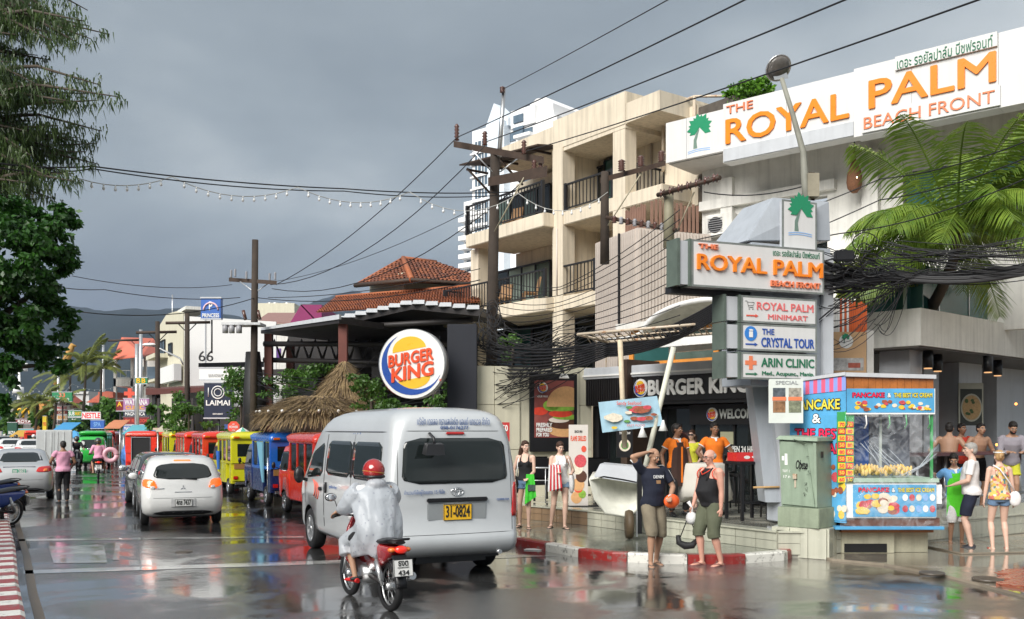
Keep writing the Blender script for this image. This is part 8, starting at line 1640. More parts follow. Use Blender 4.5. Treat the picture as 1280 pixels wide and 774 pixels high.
sp=part('side_banner',m_sky,st0,(0,sqrt((L1[0]-L0[0])**2+(L1[1]-L0[1])**2),-.012,-.006,0,1.7));sp.location=(L0[0],L0[1],.58);sp.rotation_euler=(0,0,srz);sl_=sqrt((L1[0]-L0[0])**2+(L1[1]-L0[1])**2)
for dy,mm,bo in((0,m_blkp,.10),(-.004,None,.03)):
 text('PANCAKE',(sl_*.10,1.80,sl_*.90,1.96),mm or m_py,sp,-.013+dy,bo,.002);text('&',(sl_*.42,1.58,sl_*.56,1.72),mm or m_wl,sp,-.013+dy,bo,.002);text('THE BEST',(sl_*.10,1.32,sl_*.95,1.48),mm or m_pr,sp,-.013+dy,bo,.002);text('ICE CREAM',(sl_*.08,1.08,sl_*.95,1.24),mm or m_pr,sp,-.013+dy,bo,.002)
rr=random.Random(4)
for k in range(22):
 cx,cz,r_=sl_*rr.uniform(.55,.98),rr.uniform(.02,.95),rr.uniform(.03,.07);MB().prism([(cx+cos(a)*r_,cz+sin(a)*r_*1.3)for a in[2*pi*i/9 for i in range(9)]],-.0165-.0004*k,-.0125).build('sundae_print',fcols[k%4],sp)
# top: wooden boards, grey trim roof
for k in range(12):part('board',m_wood,st0,(x_(1057)+k*.116+.002,x_(1057)+(k+1)*.116-.002,-.04-.003*(k%2),.0,z_(486)+.001,z_(471)))
part('fascia_banner',m_sky,st0,(x_(1057),x_(1166),-.06,-.045,z_(516),z_(486)));part('banner_edge',m_wl,st0,(x_(1057)-.012,x_(1166)+.012,-.055,-.044,z_(518),z_(516)-.001),(x_(1166)+.001,x_(1166)+.014,-.055,-.044,z_(516),z_(486)));banner_text(x_(1064),x_(1163),z_(497),.075,-.062,st0);foods(st0,x_(1064),x_(1160),z_(512),z_(502),-.061,34,fcols)
MB().hexa([(x_(1055),-.10,z_(471)+.001),(x_(1167),-.10,z_(474)+.001),(x_(1055),1.3,z_(471)+.001),(x_(1167),1.3,z_(474)),(x_(1055),-.10,z_(466)),(x_(1167),-.10,z_(469)),(x_(1055),1.3,z_(462)),(x_(1167),1.3,z_(466))]).build('roof',m_lgrey,st0)
MB().hexa([sidept(0,ztl+.005,.04),sidept(1,ztr+.02,.04),sidept(0,ztl+.005)+Vector((.3,.6,0)),sidept(1,ztr+.02)+Vector((.1,.6,0)),sidept(0,ztl+.05,.04),sidept(1,ztr+.075,.04),sidept(0,ztl+.05)+Vector((.3,.6,0)),sidept(1,ztr+.075)+Vector((.1,.6,0))]).build('roof_wing',m_lgrey,st0)
part('side_notice',m_wl,st0,(x_(1171),x_(1178),.02,.03,z_(630),z_(606)))
# ---- big round burger sign and dark pylon
rs_=thing('round_sign','big round illuminated BURGER KING sign beside the dark pylon','sign',P(515,455,22.2),radians(-10));r_=44/F*22.2
MB().lathe([(r_*.96,0),(r_,.02),(r_,.26),(r_*.96,.28)],(0,0,0),48,'y').build('rim',alu,rs_);bk_logo(rs_,0,0,r_*.955,-.005,3);text('®',(r_*.80,-r_*.50,r_*.87,-r_*.43),m_redo,rs_,-.03,0,.003)
bp=P(577,500,23.0);dp=thing('dark_pylon','tall dark pylon box carrying the round burger sign','sign pylon',(bp.x,bp.y,0));part('box',mat('near_black_panel',(.012,.014,.022),rough=.5),dp,(-18/F*23,19/F*23,0,.5,.12,EYE+(HY-405)/F*23),bev=.01);MB().tube([(-.2,.2,P(0,455,22.6).z),(-.9,-.4,P(0,455,22.6).z)],.05,8).build('sign_arm',m_frame,dp)
# ---- utility poles
m_pole=mat('weathered_wood_pole',(.05,.037,.028),rough=.85,var=.4,vs=4,streak=.4,bump=.5);m_ins=mat('brown_insulator',(.09,.035,.025),rough=.25,coat=.6);m_insg=mat('grey_insulator',(.30,.30,.32),rough=.3)
def insul(par,p,h_,r_=.07,m=None,n=5):
 mb=MB();prof=[(.03,0)]
 for k in range(n):prof+=[(r_,h_*(k+.2)/n),(r_*.55,h_*(k+.75)/n)]
 prof.append((.03,h_));mb.lathe(prof,p,10);return mb.build('insulator',m or m_ins,par)
def pole(label,px,ptop,D,r0,r1,pbase=None,bx=None,m=None,name='utility_pole'):
 top=P(px,ptop,D);base=Vector((P(bx or px,500,D).x,D,0 if pbase is None else P(0,pbase,D).z));t=thing(name,label,'utility pole',base);MB().tube([(0,0,0),(top-base)*.5,top-base],[r0,(r0+r1)/2,r1],12).build('shaft',m or m_pole,t);return t,base
def q_(t,px,py,D):return P(px,py,D)-Vector(t.location)
t,bs_=pole('weathered wooden utility pole in front of the beige building',619,190,24,.15,.12,bx=611)
MB().tube([q_(t,624,196,23.85),q_(t,630,110,23.9)],[.06,.05],8).build('steel_extension',alu,t);insul(t,q_(t,571,176,24.2),.42);insul(t,q_(t,628,116,23.8),.15)
MB().hexa([q_(t,567,184,24.8),q_(t,680,205,22.8),q_(t,567,184,24.95),q_(t,680,205,22.95),q_(t,567,176,24.8),q_(t,680,196,22.8),q_(t,567,176,24.95),q_(t,680,196,22.95)]).build('crossarm',m_woodd,t)
MB().hexa([q_(t,610,233,23.7),q_(t,684,221,22.4),q_(t,610,233,23.9),q_(t,684,221,22.6),q_(t,610,222,23.7),q_(t,684,207,22.4),q_(t,610,222,23.9),q_(t,684,207,22.6)]).build('crossarm',m_woodd,t)
for px,py in((606,182),(655,193),(668,218),(676,213)):insul(t,q_(t,px,py,23.0),.34)
for a_,b_ in(((590,188),(615,215)),((650,196),(625,215))):MB().tube([q_(t,*a_,23.7),q_(t,*b_,23.75)],.02,5).build('brace',alu,t)
MB().tube([q_(t,655,222,22.9),q_(t,618,290,23.7)],.018,5).build('brace',mat('pale_brace',(.4,.36,.26)),t)
t2,_=pole('short grey pole with a tilted crossarm before the beige balconies',756,215,22.5,.11,.09,pbase=330);b0=t2.location.copy()
MB().hexa([q_(t2,750,229,22.7),q_(t2,832,207,20.9),q_(t2,750,229,22.9),q_(t2,832,207,21.1),q_(t2,750,222,22.7),q_(t2,832,201,20.9),q_(t2,750,222,22.9),q_(t2,832,201,21.1)]).build('crossarm',m_woodd,t2)
for px,py in((777,214),(801,209),(827,203)):insul(t2,q_(t2,px,py,21.8),.26,.09)
MB().tube([q_(t2,802,216,21.6),q_(t2,760,282,22.3)],.016,5).build('brace',MATS['pale_brace'],t2)
t3,_=pole('stubby concrete pole crowded with cable insulators near the hotel sign',836,238,20.6,.12,.10,pbase=310,m=mat('mossy_concrete',(.24,.22,.15),var=.3))
MB().tube([q_(t3,758,272,21.6),q_(t3,845,288,20.5)],.05,6).build('crossarm',m_woodd,t3);MB().tube([q_(t3,822,244,20.6),q_(t3,900,222,19.2)],.05,6).build('crossarm',m_woodd,t3)
for k in range(9):insul(t3,q_(t3,768+k*8.5,279+k*1.3,21.4-.1*k),.16,.06,m_insg if k%2 else m_ins,3)
for k in range(7):MB().lathe([(.03,-.06),(.10,-.04),(.05,0),(.10,.04),(.03,.06)],q_(t3,828+k*11,242-k*3.2,20.5-.2*k),10,'x').build('spool_insulator',m_ins,t3)
MB().tube([q_(t3,868,240,20),q_(t3,846,290,20.5)],.014,5).build('brace',MATS['pale_brace'],t3)
# transformer pole
t4,_=pole('tall wooden pole with crossarm and transformers above the taxis',319,300,33,.14,.11,bx=316)
MB().hexa([q_(t4,286,352,33.4),q_(t4,346,356,32.6),q_(t4,286,352,33.6),q_(t4,346,356,32.8),q_(t4,286,347,33.4),q_(t4,346,351,32.6),q_(t4,286,347,33.6),q_(t4,346,351,32.8)]).build('crossarm',m_woodd,t4)
for px,py in((289,347),(294,346),(308,349),(337,351),(344,350)):insul(t4,q_(t4,px,py,33),.26,.045,m_insg)
MB().tube([q_(t4,300,352,33),q_(t4,319,366,33),q_(t4,336,354,33)],.02,5).build('brace',alu,t4);part('platform',alu,t4,(q_(t4,282,0,33).x,q_(t4,330,0,33).x,-.5,.3,q_(t4,0,408,33).z,q_(t4,0,405,33).z))
for px in(286,294,303):MB().cyl(q_(t4,px,0,33).x,-.4,q_(t4,0,418,33).z,q_(t4,0,408,33).z,.1,n=8).build('fuse_box',m_insg,t4)
for px in(304,322):MB().tube([q_(t4,px,388,33),q_(t4,px+3,400,33)],.06,7).build('fuse_holder',m_ins,t4)
MB().tube([q_(t4,316,440,33.3),q_(t4,318,500,33.3),q_(t4,316,560,33.3)],[.25,.4,.35],8).build('cable_coil',rubber,t4)
for lb,px,ptop,D,arm in(('thin dark pole with flat crossarm left of the numerals 66',234,390,50,(207,263)),('dark pole carrying a curved street lamp arm beside the white gable',197,402,52,(170,221)),('pale pole in front of the red roofed house',176,412,70,(135,178)),('grey pole behind the clinic sign',171,430,62,None),('thin pole among the far palms',129,428,96,None),('short pole above the green sign board',73,430,90,(60,100))):
 t5,_=pole(lb,px,ptop,D,.16,.12,m=m_pole if px>190 else alu)
 if arm:MB().tube([q_(t5,arm[0],ptop+14,D-.3),q_(t5,arm[1],ptop+13,D+.3)],.08,5).build('crossarm',m_woodd,t5);MB().tube([q_(t5,px-12,ptop+14,D),q_(t5,px,ptop+26,D),q_(t5,px+12,ptop+14,D)],.03,4).build('brace',m_frame,t5)
 if px in(234,197):MB().tube([q_(t5,px-1,ptop+110,D-.2),q_(t5,px,ptop+150,D-.2)],[.3,.4],7).build('cable_coil',rubber,t5)
 if px==197:MB().tube([q_(t5,229,456,D),q_(t5,225,448,D),q_(t5,200,436,D),q_(t5,190,432,D)],.05,5).build('lamp_arm',alu,t5);MB().ell(q_(t5,187,431,D),(.42,.2,.10),10,6).build('lamp_head',m_wl,t5)
# ---- overhead cables: each its own
cab=mat('black_cable',(.012,.012,.014),rough=.5,var=0,bump=0)
def cable(label,pts,r_=.012,sag=.3,group='overhead cables',m=None):
 if pts[-1].z>5 and pts[-1].y<16 and abs(pts[-1].x)<12 and len(pts)==2:pts=[pts[0],Vector(pts[0]).lerp(Vector(pts[1]),1.9)]
 a=Vector(pts[0]);t=MB();full=[]
 for p,q2 in zip(pts,pts[1:]):full+=catenary(Vector(p)-a,Vector(q2)-a,sag,12)
 o=t.tube(full,r_,5).build('overhead_cable',m or cab,None,loc=a);tag(o,label,'cable',group);return o
C=lambda px,py,D:P(px,py,D)
cable('cable from the big pole rising steeply to the top middle edge',[C(571,172,24),C(915,-2,12)],.012,.1);cable('cable rising from the pole top past the tower to the upper edge',[C(628,112,24),C(830,-2,13)],.009,.05)
cable('long cable from the beige roof to the top right, uppermost of the right pair',[C(606,178,24),C(1022,-2,11)],.012,.15);cable('long cable from the beige balconies to the top right edge',[C(655,190,23.5),C(1165,-2,10.5)],.012,.2)
cable('cable dropping from the upper crossarm to the transformer pole',[C(571,172,24),C(345,356,33)],.013,.35);cable('cable swooping from the dark pole insulator down to the transformer pole',[C(606,182,23.5),C(338,356,33)],.013,.8);cable('cable curving from the lower crossarm to the transformer pole',[C(668,215,23),C(340,361,33)],.013,1.0)
cable('paired dark cable crossing the sky at mid height, upper one',[C(-30,200,15),C(115,208,17),C(430,236,21),C(640,240,23.6)],.014,.06);cable('paired dark cable crossing the sky at mid height, lower one',[C(-30,204,15),C(115,211,17),C(430,239,21),C(640,243,23.6)],.012,.1)
cable('lowest long cable sagging from left edge towards the pergola',[C(-20,340,22),C(100,390,26),C(320,372,33),C(600,350,24)],.014,.3);cable('flat cable running above the mountains to the transformer pole',[C(-20,335,20),C(130,362,28),C(300,372,33)],.012,.15);cable('thin cable from transformer pole to the beige balcony',[C(335,372,33),C(600,336,26)],.012,.2);cable('thin cable above the turret roof',[C(344,352,33),C(612,250,24)],.009,.3)
cable('cable hanging in front of the 66 building',[C(90,345,26),C(290,356,33)],.01,.2);cable('cable from the hotel insulators to the street lamp',[C(880,240,19.5),C(1008,232,17.5)],.012,.12)
cable('cable over the hotel facade towards the right edge, lower',[C(835,350,20),C(1100,250,17),C(1300,190,14)],.011,.1);cable('cable over the hotel facade towards the right edge, upper',[C(870,300,19),C(1100,224,17),C(1300,170,14)],.011,.1);cable('cable crossing the palm crown to the right edge',[C(830,300,20),C(1050,292,17),C(1300,215,14)],.011,.15)
rr=random.Random(12)
for k in range(14):cable('one of the fanned cables running past the ribbed cladding to the pylon',[C(618+rr.uniform(-4,4),345+k*9,24),C(700,358+k*6+rr.uniform(-3,3),22.5),C(850,262+k*12,17.6)],.009,.12,'fanned cables before the cladding')
for k in range(9):cable('one of the thick sagging cables bundled behind the rusty lattice',[C(616,430+k*5,24),C(760,425+k*2.5,21),C(905,372+k*2.5,16.6)],.024,.18,'bundled cables behind the lattice')
# tangled bundle on the right of the pylon: nobody could count it
tg=MB();rr=random.Random(14)
for k in range(46):
 y0=rr.gauss(342,12);y1=344+rr.gauss(0,5);D0=16.4+rr.uniform(-.3,.3);pts=[C(1022,y0,D0),C(1060,y0*.6+y1*.4+rr.gauss(0,7),D0),C(1115,y1+rr.gauss(0,4),D0),C(1160,346+rr.gauss(0,3),D0-.1),C(1300,336+rr.gauss(0,4),15.4)]
 full=[]
 for a_,b_ in zip(pts,pts[1:]):full+=catenary(a_,b_,rr.uniform(-.02,.08),5)[:-1]
 tg.tube(full+[pts[-1]],rr.choice((.008,.011,.014)),4,False)
for k in range(34):
 a_=C(1024,rr.uniform(300,415),16.4+rr.uniform(-.2,.2));b_=C(rr.uniform(1090,1150),rr.uniform(322,352),16.3);tg.tube(catenary(a_,b_,rr.uniform(-.1,.30),9),.008,4,False)
for k in range(22):
 cx,cy,r_=rr.uniform(1030,1110),rr.uniform(300,350),rr.uniform(.10,.24);c=C(cx,cy,16.2+rr.uniform(-.2,.2));tg.tube([c+Vector((cos(a_)*r_*rr.uniform(.9,1.1),sin(a_*2)*.06,sin(a_)*r_*.7))for a_ in[2*pi*i/14 for i in range(13)]],.010,4,False)
for k in range(12):
 a_=C(1130+rr.uniform(-30,10),345,16.2);b_=C(1040+rr.uniform(-10,60),rr.uniform(400,440),16.6);tg.tube(catenary(a_,b_,rr.uniform(.1,.5),9),.006,4,False)
for k in range(30):
 a_=C(1110+rr.uniform(-10,20),rr.uniform(300,330),16.4);b_=C(1300,rr.uniform(290,345),15.2);tg.tube(catenary(a_,b_,rr.uniform(0,.15),8),.007,4,False)
for k in range(7):
 dy=rr.uniform(-6,6);tg.tube(catenary(C(1024,338+dy*2.5,16.3),C(1120,346+dy*.7,16.2),.08,8)[:-1]+catenary(C(1120,346+dy*.7,16.2),C(1300,336+dy*.7,15.4),.12,8),.028,6,False)
tag(tg.build('cable_tangle',cab),'messy black bundle of tangled cables right of the pylon',None,None,'stuff')
tg=MB()
for k in range(60):
 y0=rr.uniform(395,520);a_=C(600+rr.uniform(-20,30),y0,23.8);b_=C(rr.uniform(680,750),rr.uniform(400,440)+rr.uniform(-6,30),22.6);tg.tube(catenary(a_,b_,rr.uniform(.05,.5),9),.009,4,False)
for k in range(26):
 c=C(612+rr.gauss(0,8),rr.uniform(385,500),23.7);r_=rr.uniform(.12,.3);tg.tube([c+Vector((cos(a_)*r_*.6,sin(a_)*.1,sin(a_)*r_))for a_ in[2*pi*i/12 for i in range(13)]],.012,4,False)
tag(tg.build('cable_tangle',cab),'black tangle of cables coiled round the big wooden pole',None,None,'stuff')
tg=MB()
for k in range(26):
 y0=rr.uniform(470,520);a_=C(322,y0+rr.uniform(-10,10),32.6);b_=C(rr.uniform(470,600),rr.uniform(440,520),26);tg.tube(catenary(a_,b_,rr.uniform(.1,.6),9),.010,4,False)
tag(tg.build('cable_tangle',cab),'dark sagging cables between transformer pole and thatched hut',None,None,'stuff')
part_b=thing('splice_box','black cable splice box hanging in the tangle right of the pylon','cable box',P(1055,320,16.0));part('case',black,part_b,(-.16,.16,-.06,.06,-.09,.09),bev=.02)
# ---- festoon lights across the street
m_bulb=mat('festoon_bulb',(.75,.76,.76),rough=.15,var=0,bump=0)
def festoon(label,pts,sag,n,nm='string_lights'):
 t=thing(nm,label,'string lights',pts[0],0,'festoon strings over the street');full=[];segs=[]
 for a_,b_ in zip(pts,pts[1:]):c_=catenary(Vector(a_)-Vector(pts[0]),Vector(b_)-Vector(pts[0]),sag,n);full+=c_;segs.append(c_)
 MB().tube(full,.009,5).build('cord',mat('pale_cord',(.4,.4,.38),var=0),t);bm_=MB().ell((0,0,-.075),(.028,.028,.038),8,6).cyl(0,0,-.045,0,.014,n=6).mesh('bulb',m_bulb)
 for c_ in segs:
  for p in c_[1:-1]:piece(bm_,'bulb',t,p)
 return t
festoon('string of clear bulbs hanging between left trees and the sky middle',[C(-60,225,16),C(52,203,17),C(215,221,18.5),C(372,234,20),C(512,240,21.5)],.28,11)
festoon('string of clear bulbs ending at the poles before the beige building',[C(512,240,21.5),C(648,242,22.5),C(760,240,22)],.42,10)
festoon('distant string of bulbs over the far street',[C(0,478,70),C(45,485,74),C(90,480,78),C(170,470,85)],.8,12)
# ---- street signs
def sboard(label,px0,py0_,px1,py1,D,lines,base,name='sign_board',post=True,cat='sign',lit=0):
 a=P(px0,py1,D);w=(px1-px0)/F*D;h_=(py1-py0_)/F*D;t=thing(name,label,cat,a);part('box',base,t,(0,w,0,.25,0,h_),bev=.01);part('edge_trim',m_lgrey,t,(-.02,w+.02,-.012,.0,h_-.03,h_+.02),(-.02,w+.02,-.012,0,-.02,.03))
 for(s_,x0,z0,x1,z1,m_)in lines:text(s_,(w*x0,h_*z0,w*x1,h_*z1),m_,t,-.004,.03,.01)
 if post:MB().tube([(w*.5,.12,-a.z),(w*.5,.12,0)],.06,6).build('post',m_frame,t)
 return t,w,h_
m_nv=mat('navy_board',(.012,.018,.045),rough=.4);m_pur=mat('mauve_board',(.38,.18,.36),rough=.4,var=.2);m_grb=mat('green_board',(.02,.22,.09),rough=.4);m_rdb=mat('dark_red_board',(.18,.015,.02),rough=.4);m_blb=mat('blue_board',(.04,.13,.45),rough=.4);m_cyb=mat('cyan_board',(.12,.42,.48),rough=.4);m_orb=mat('orange_board',(.7,.28,.03),rough=.4);m_yb=mat('yellow_board',(.75,.55,.03),rough=.4);m_crb=mat('cream_board',(.6,.5,.36),rough=.4);m_blk2=mat('black_board',(.015,.015,.018),rough=.4)
t,w,h_=sboard('tall black sign board with plate emblem reading LAIMAI',255,478,290,523,38,[('LAIMAI',.08,.36,.92,.50,m_wl),('RESTAURANT',.32,.10,.68,.14,m_wl)],m_nv)
MB().tube([(w*.5+cos(2*pi*k/24)*w*.22,-.01,h_*.72+sin(2*pi*k/24)*w*.22)for k in range(25)],.025,5).tube([(w*.5+cos(2*pi*k/24)*w*.13,-.01,h_*.72+sin(2*pi*k/24)*w*.13)for k in range(25)],.02,5).tube([(w*.16,-.01,h_*.6),(w*.16,-.01,h_*.85)],.02,5).tube([(w*.84,-.01,h_*.6),(w*.84,-.01,h_*.85)],.02,5).build('plate_emblem',m_wl,t)
t,w,h_=sboard('white rectangular sign just under the numerals 66',249,460,288,475,38.2,[('BARAKHAM',.3,.25,.75,.5,mat('pale_letter',(.5,.5,.5),var=0))],m_wl,post=False)
t,w,h_=sboard('blue square sign with white arch emblem high on a pole',251,372,276,399,34,[('P',.42,.42,.58,.80,m_wl),('PRINCESS',.08,.08,.92,.26,m_wl)],m_blb,post=False);MB().tube([(w*.5,.12,-1.2),(w*.5,.12,0)],.03,6).build('post',m_frame,t)
MB().tube([(w*.5+cos(pi*k/12)*w*.36,-.01,h_*.42+sin(pi*k/12)*w*.36)for k in range(13)],.035,5).build('arch_emblem',mat('pinkish_white',(.75,.5,.55),var=0),t)
sboard('mauve sign reading WATTANA CLINIC under the red cross',154,498,186,513,66,[('WATTANA',.06,.45,.95,.9,m_wl),('CLINIC',.1,.08,.8,.38,m_yel)],m_pur);sboard('black and white sign below the clinic board',154,514,186,521,66,[('MAGNETICA',.08,.2,.85,.8,m_wl)],m_nv,post=False);sboard('dark red sign below the clinic board',154,521,186,531,66,[('THE RED ROOM',.08,.3,.92,.7,m_redl)],m_rdb,post=False);sboard('blue and white sign reading MARTIN\'S TAILOR',154,532,186,539,66,[("MARTIN'S TAILOR",.04,.2,.96,.8,m_wl)],m_blb,post=False)
cr_=thing('cross_sign','red cross sign above the mauve clinic board','sign',P(162,492,66));s_=66/F;part('cross',m_redl,cr_,(-2.4*s_,2.4*s_,0,.2,-6.5*s_,6.5*s_),(-7*s_,-2.41*s_,0,.2,-2.4*s_,2.4*s_),(2.41*s_,7*s_,0,.2,-2.4*s_,2.4*s_));part('bracket',m_frame,cr_,(-.05,.05,.2,.3,-6.5*s_-1.2,6*s_))
sboard('small dark sign with coloured flame left of the clinic board',145,501,154,514,67,[('A',.2,.45,.8,.9,m_yel)],m_rdb)
sboard('yellow and green square sign above the red cross',169,472,184,480,60,[('B',.12,.2,.42,.85,m_yel),('B',.55,.2,.85,.85,m_yel)],m_grb,post=False)
sboard('green restaurant sign over a black strip down the street',65,490,90,502,80,[('THAI FOOD',.15,.12,.85,.35,m_wl),('33',.35,.45,.65,.9,m_orgp)],m_grb);sboard('black arrow strip under the green sign',65,503,88,507,80,[('BOOKSHOP',.06,.2,.8,.8,m_wl)],m_blk2,post=False)
sboard('white and pink sign below the black arrow strip',70,507,87,513,81,[('MASSAGE',.1,.25,.8,.75,m_pinkr)],m_wl,post=False);sboard('cream sign right of the white and pink one',88,506,101,511,81,[('BAR',.3,.2,.7,.8,m_rdb)],m_crb,post=False);sboard('deep red sign in the far cluster',70,513,84,518,82,[('CAFE',.2,.2,.8,.8,m_crb)],m_rdb,post=False);sboard('pale peach sign in the far cluster',70,519,84,525,82,[('ROOM',.2,.2,.8,.8,m_orb)],m_crb,post=False)
sboard('green and yellow sandwich shop sign down the street',85,513,102,521,78,[('SUB',.06,.2,.48,.8,m_wl),('WAY',.5,.2,.95,.8,m_yel)],m_grb);sboard('dark green sign below the sandwich shop sign',85,522,101,530,78,[('24',.3,.2,.6,.8,m_wl)],mat('deep_green',(.01,.07,.04)),post=False)
sboard('sign with bold red letters reading NESTLE',102,515,126,524,76,[('NESTLE',.04,.15,.96,.85,mat('bright_red_letter',(.8,.03,.05),var=0))],m_wl);sboard('blue sign with thin markings down the street',113,525,130,536,74,[('SPA',.25,.25,.75,.75,m_lblue)],m_blb);sboard('pale cyan sign down the street',69,531,79,541,80,[('SALE',.15,.3,.85,.7,m_wl)],m_cyb,post=False);sboard('white and blue layered sign down the street',79,531,101,541,80,[('PHARMACY',.06,.5,.94,.85,m_blue)],m_wl,post=False)
sboard('navy sign with blue arch emblem above the green taxi',113,540,134,547,70,[('CASTLE',.2,.2,.8,.8,m_lblue)],m_nv,post=False);sboard('dark green framed board at the far left',9,528,21,545,88,[('RIZA',.15,.12,.85,.35,m_wl)],mat('deep_green',(.01,.07,.04)));sboard('orange and cyan shop board at the far left',18,536,43,544,90,[('TOURS',.4,.3,.8,.7,m_wl)],m_cyb);sboard('yellow board between the far signs',53,520,58,540,84,[('YES',.1,.4,.9,.6,m_redl)],m_yb);sboard('red and purple sign below the golden arches',20,524,44,530,94,[('ROYAL',.1,.2,.9,.8,m_wl)],m_rdb,post=False)
ga=thing('arches_sign','pair of yellow arches at the far left of the street','sign',P(29,522,100));s_=100/F
for dx in(-4.2,4.2):MB().tube([((dx+cos(pi*k/12)*4)*s_,0,(sin(pi*k/12)*11)*s_)for k in range(13)],.10,6).build('arch',m_yel,ga)
part('base',m_rdb,ga,(-8*s_,8*s_,0,.3,-3*s_,-.1))
# awnings and parasols down the street
def parasol(label,px,py,D,wpx,hpx,ms,base=True):
 s_=D/F;t=thing('parasol',label,'parasol',(P(px,500,D).x,D,0));top=P(px,py,D).z;z0=P(px,py+hpx,D).z;n=8;r_=wpx*s_/2
 for k in range(n):
  a0,a1=2*pi*k/n,2*pi*(k+1)/n;MB().hexa([(cos(a0)*r_,sin(a0)*r_,z0),(cos(a1)*r_,sin(a1)*r_,z0),(cos(a0)*r_*.55,sin(a0)*r_*.55,z0+(top-z0)*.62),(cos(a1)*r_*.55,sin(a1)*r_*.55,z0+(top-z0)*.62),(cos(a0)*r_,sin(a0)*r_,z0+.02),(cos(a1)*r_,sin(a1)*r_,z0+.02),(0,0,top),(0,0,top+.005)]).build('panel',ms[k%len(ms)],t)
 MB().tube([(0,0,.0),(0,0,top)],.025,6).build('pole',alu,t)
parasol('green and white parasol behind the yellow tuk-tuk',303,534,30.5,38,17,[mat('parasol_green',(.10,.36,.26)),m_wl]);parasol('light blue parasol down the street',93,538,68,26,9,[mat('parasol_blue',(.08,.32,.60)),MATS['parasol_blue']if 'parasol_blue' in MATS else m_wl]);parasol('cyan parasol beside the tailor sign',174,540,60,26,8,[m_cyb]);parasol('orange parasol by the far shops',142,526,72,20,8,[mat('parasol_peach',(.65,.28,.14))])
tp=thing('covered_goods','heap of goods under blue patterned tarpaulin beside the red taxi','goods',(P(196,570,46).x,46,0));tm2=mat('blue_tarp',(.08,.20,.50),var=.8,vs=4,rough=.4)
rr=random.Random(6)
for k in range(5):MB().ell((0,0,0),(rr.uniform(.5,.8),.5,rr.uniform(.5,.9)),12,8).build('bundle',tm2,tp,loc=(-1.0+k*.45,rr.uniform(-.2,.2),rr.uniform(.5,1.4)))
MB().lathe([(.3,0),(.35,.5),(.3,.52)],(0.2,-.5,.9),14).build('green_bucket',m_grb,tp);MB().ell((.55,-.4,1.5),(.35,.3,.35)).build('white_bag',m_wl,tp)
ss=thing('stop_sign','small red octagonal sign between the taxis and the name board','sign',P(292,534,36));s_=7.8*36/F;MB().prism([(cos(pi/8+pi*k/4)*s_,sin(pi/8+pi*k/4)*s_)for k in range(8)],0,.04).build('plate',m_redl,ss);text('ALL',(-s_*.2,s_*.38,s_*.2,s_*.6),m_wl,ss,-.002,.02,.005);text('POWER',(-s_*.7,-s_*.16,s_*.7,s_*.2),m_wl,ss,-.002,.03,.005);text('STORE',(-s_*.25,-s_*.6,s_*.25,-s_*.4),m_wl,ss,-.002,.02,.005);MB().tube([(0,.05,0),(0,.05,-P(0,534,36).z)],.03,6).build('post',alu,ss)
# ---- things on the restaurant terrace
def bartable(label,px,D,z=.43):
 b_=P(px,600,D);t=thing('bar_table',label,'table',(b_.x,b_.y,z),radians(20));part('top',black,t,(-.32,.32,-.3,.3,1.0,1.05),bev=.006)
 for a_ in(-.27,.27):
  for c_ in(-.25,.25):MB().box(a_-.025,a_+.025,c_-.025,c_+.025,0,1.0).build('leg',black,t)
 part('stretcher',black,t,(-.25,.25,-.265,-.235,.30,.34));return t
t=bartable('tall black bar table carrying the red tray beside the slanted leg',934,17.3)
tr_=thing('tray','red plastic tray with white print on the tall bar table','tray',wpt(t,(0,0,1.05))if False else Vector(t.location)+Vector((0,0,1.055)),radians(12));m_rt=paint('red_plastic',(.70,.03,.03));part('base',m_rt,tr_,(-.26,.26,-.18,.18,0,.02));part('wall',m_rt,tr_,(-.27,.27,-.20,-.18,0,.15),(-.27,.27,.18,.20,0,.15),(-.29,-.27,-.2,.2,0,.15),(.27,.29,-.2,.2,0,.15));MB().disc(-.10,.07,.06,.03,-.204,-.2005,12).disc(.06,.075,.07,.025,-.204,-.2005,12).build('white_print',m_wl,tr_)
def barchair(label,px,D,z=.43):
 b_=P(px,600,D);t=thing('bar_stool',label,'stool',(b_.x,b_.y,z),radians(-30),'black bar stools');part('seat',black,t,(-.2,.2,-.2,.2,.70,.75),bev=.01)
 for a_ in(-.18,.18):
  for c_ in(-.18,.18):MB().tube([(a_*1.1,c_*1.1,0),(a_,c_,.7)],.018,6).build('leg',black,t)
 part('backrest',black,t,(-.2,.2,.17,.2,.95,1.1));MB().tube([(-.19,.18,.75),(-.2,.19,1.1)],.015,6).tube([(.19,.18,.75),(.2,.19,1.1)],.015,6).build('back_frame',black,t)
barchair('black bar stool in front of the glass door',915,18.8);barchair('black bar stool by the cabinet side of the terrace',968,17.8);barchair('black bar stool behind the draped table',905,20.1)
dt=P(870,600,18.35);t=thing('draped_table','small round table under a grey white cloth between the waiters','table',(dt.x+.15,dt.y+.05,.43));m_cl2=mat('table_cloth',(.55,.53,.48),rough=.8,var=.1);mb=MB();rs2=[]
for z,r_ in((.98,.44),(.93,.47),(.75,.50),(.5,.53),(.30,.55)):rs2.append([(cos(2*pi*k/32)*r_*(1+.10*sin(k*2.0)*(.98-z)*1.6),sin(2*pi*k/32)*r_*.75*(1+.10*sin(k*2.0)*(.98-z)*1.6),z+(.07*sin(k*1.3)if z<.4 else 0))for k in range(32)])
mb.rings(rs2).build('tablecloth',m_cl2,t);MB().cyl(0,0,0,.35,.04).cyl(0,0,0,.03,.25).build('leg',black,t)
sg2=thing('street_grill_umbrella','folded white shade hood lying tipped over beside the man in navy','shade hood',P(768,640,17.5));sg2.location.z=0.43
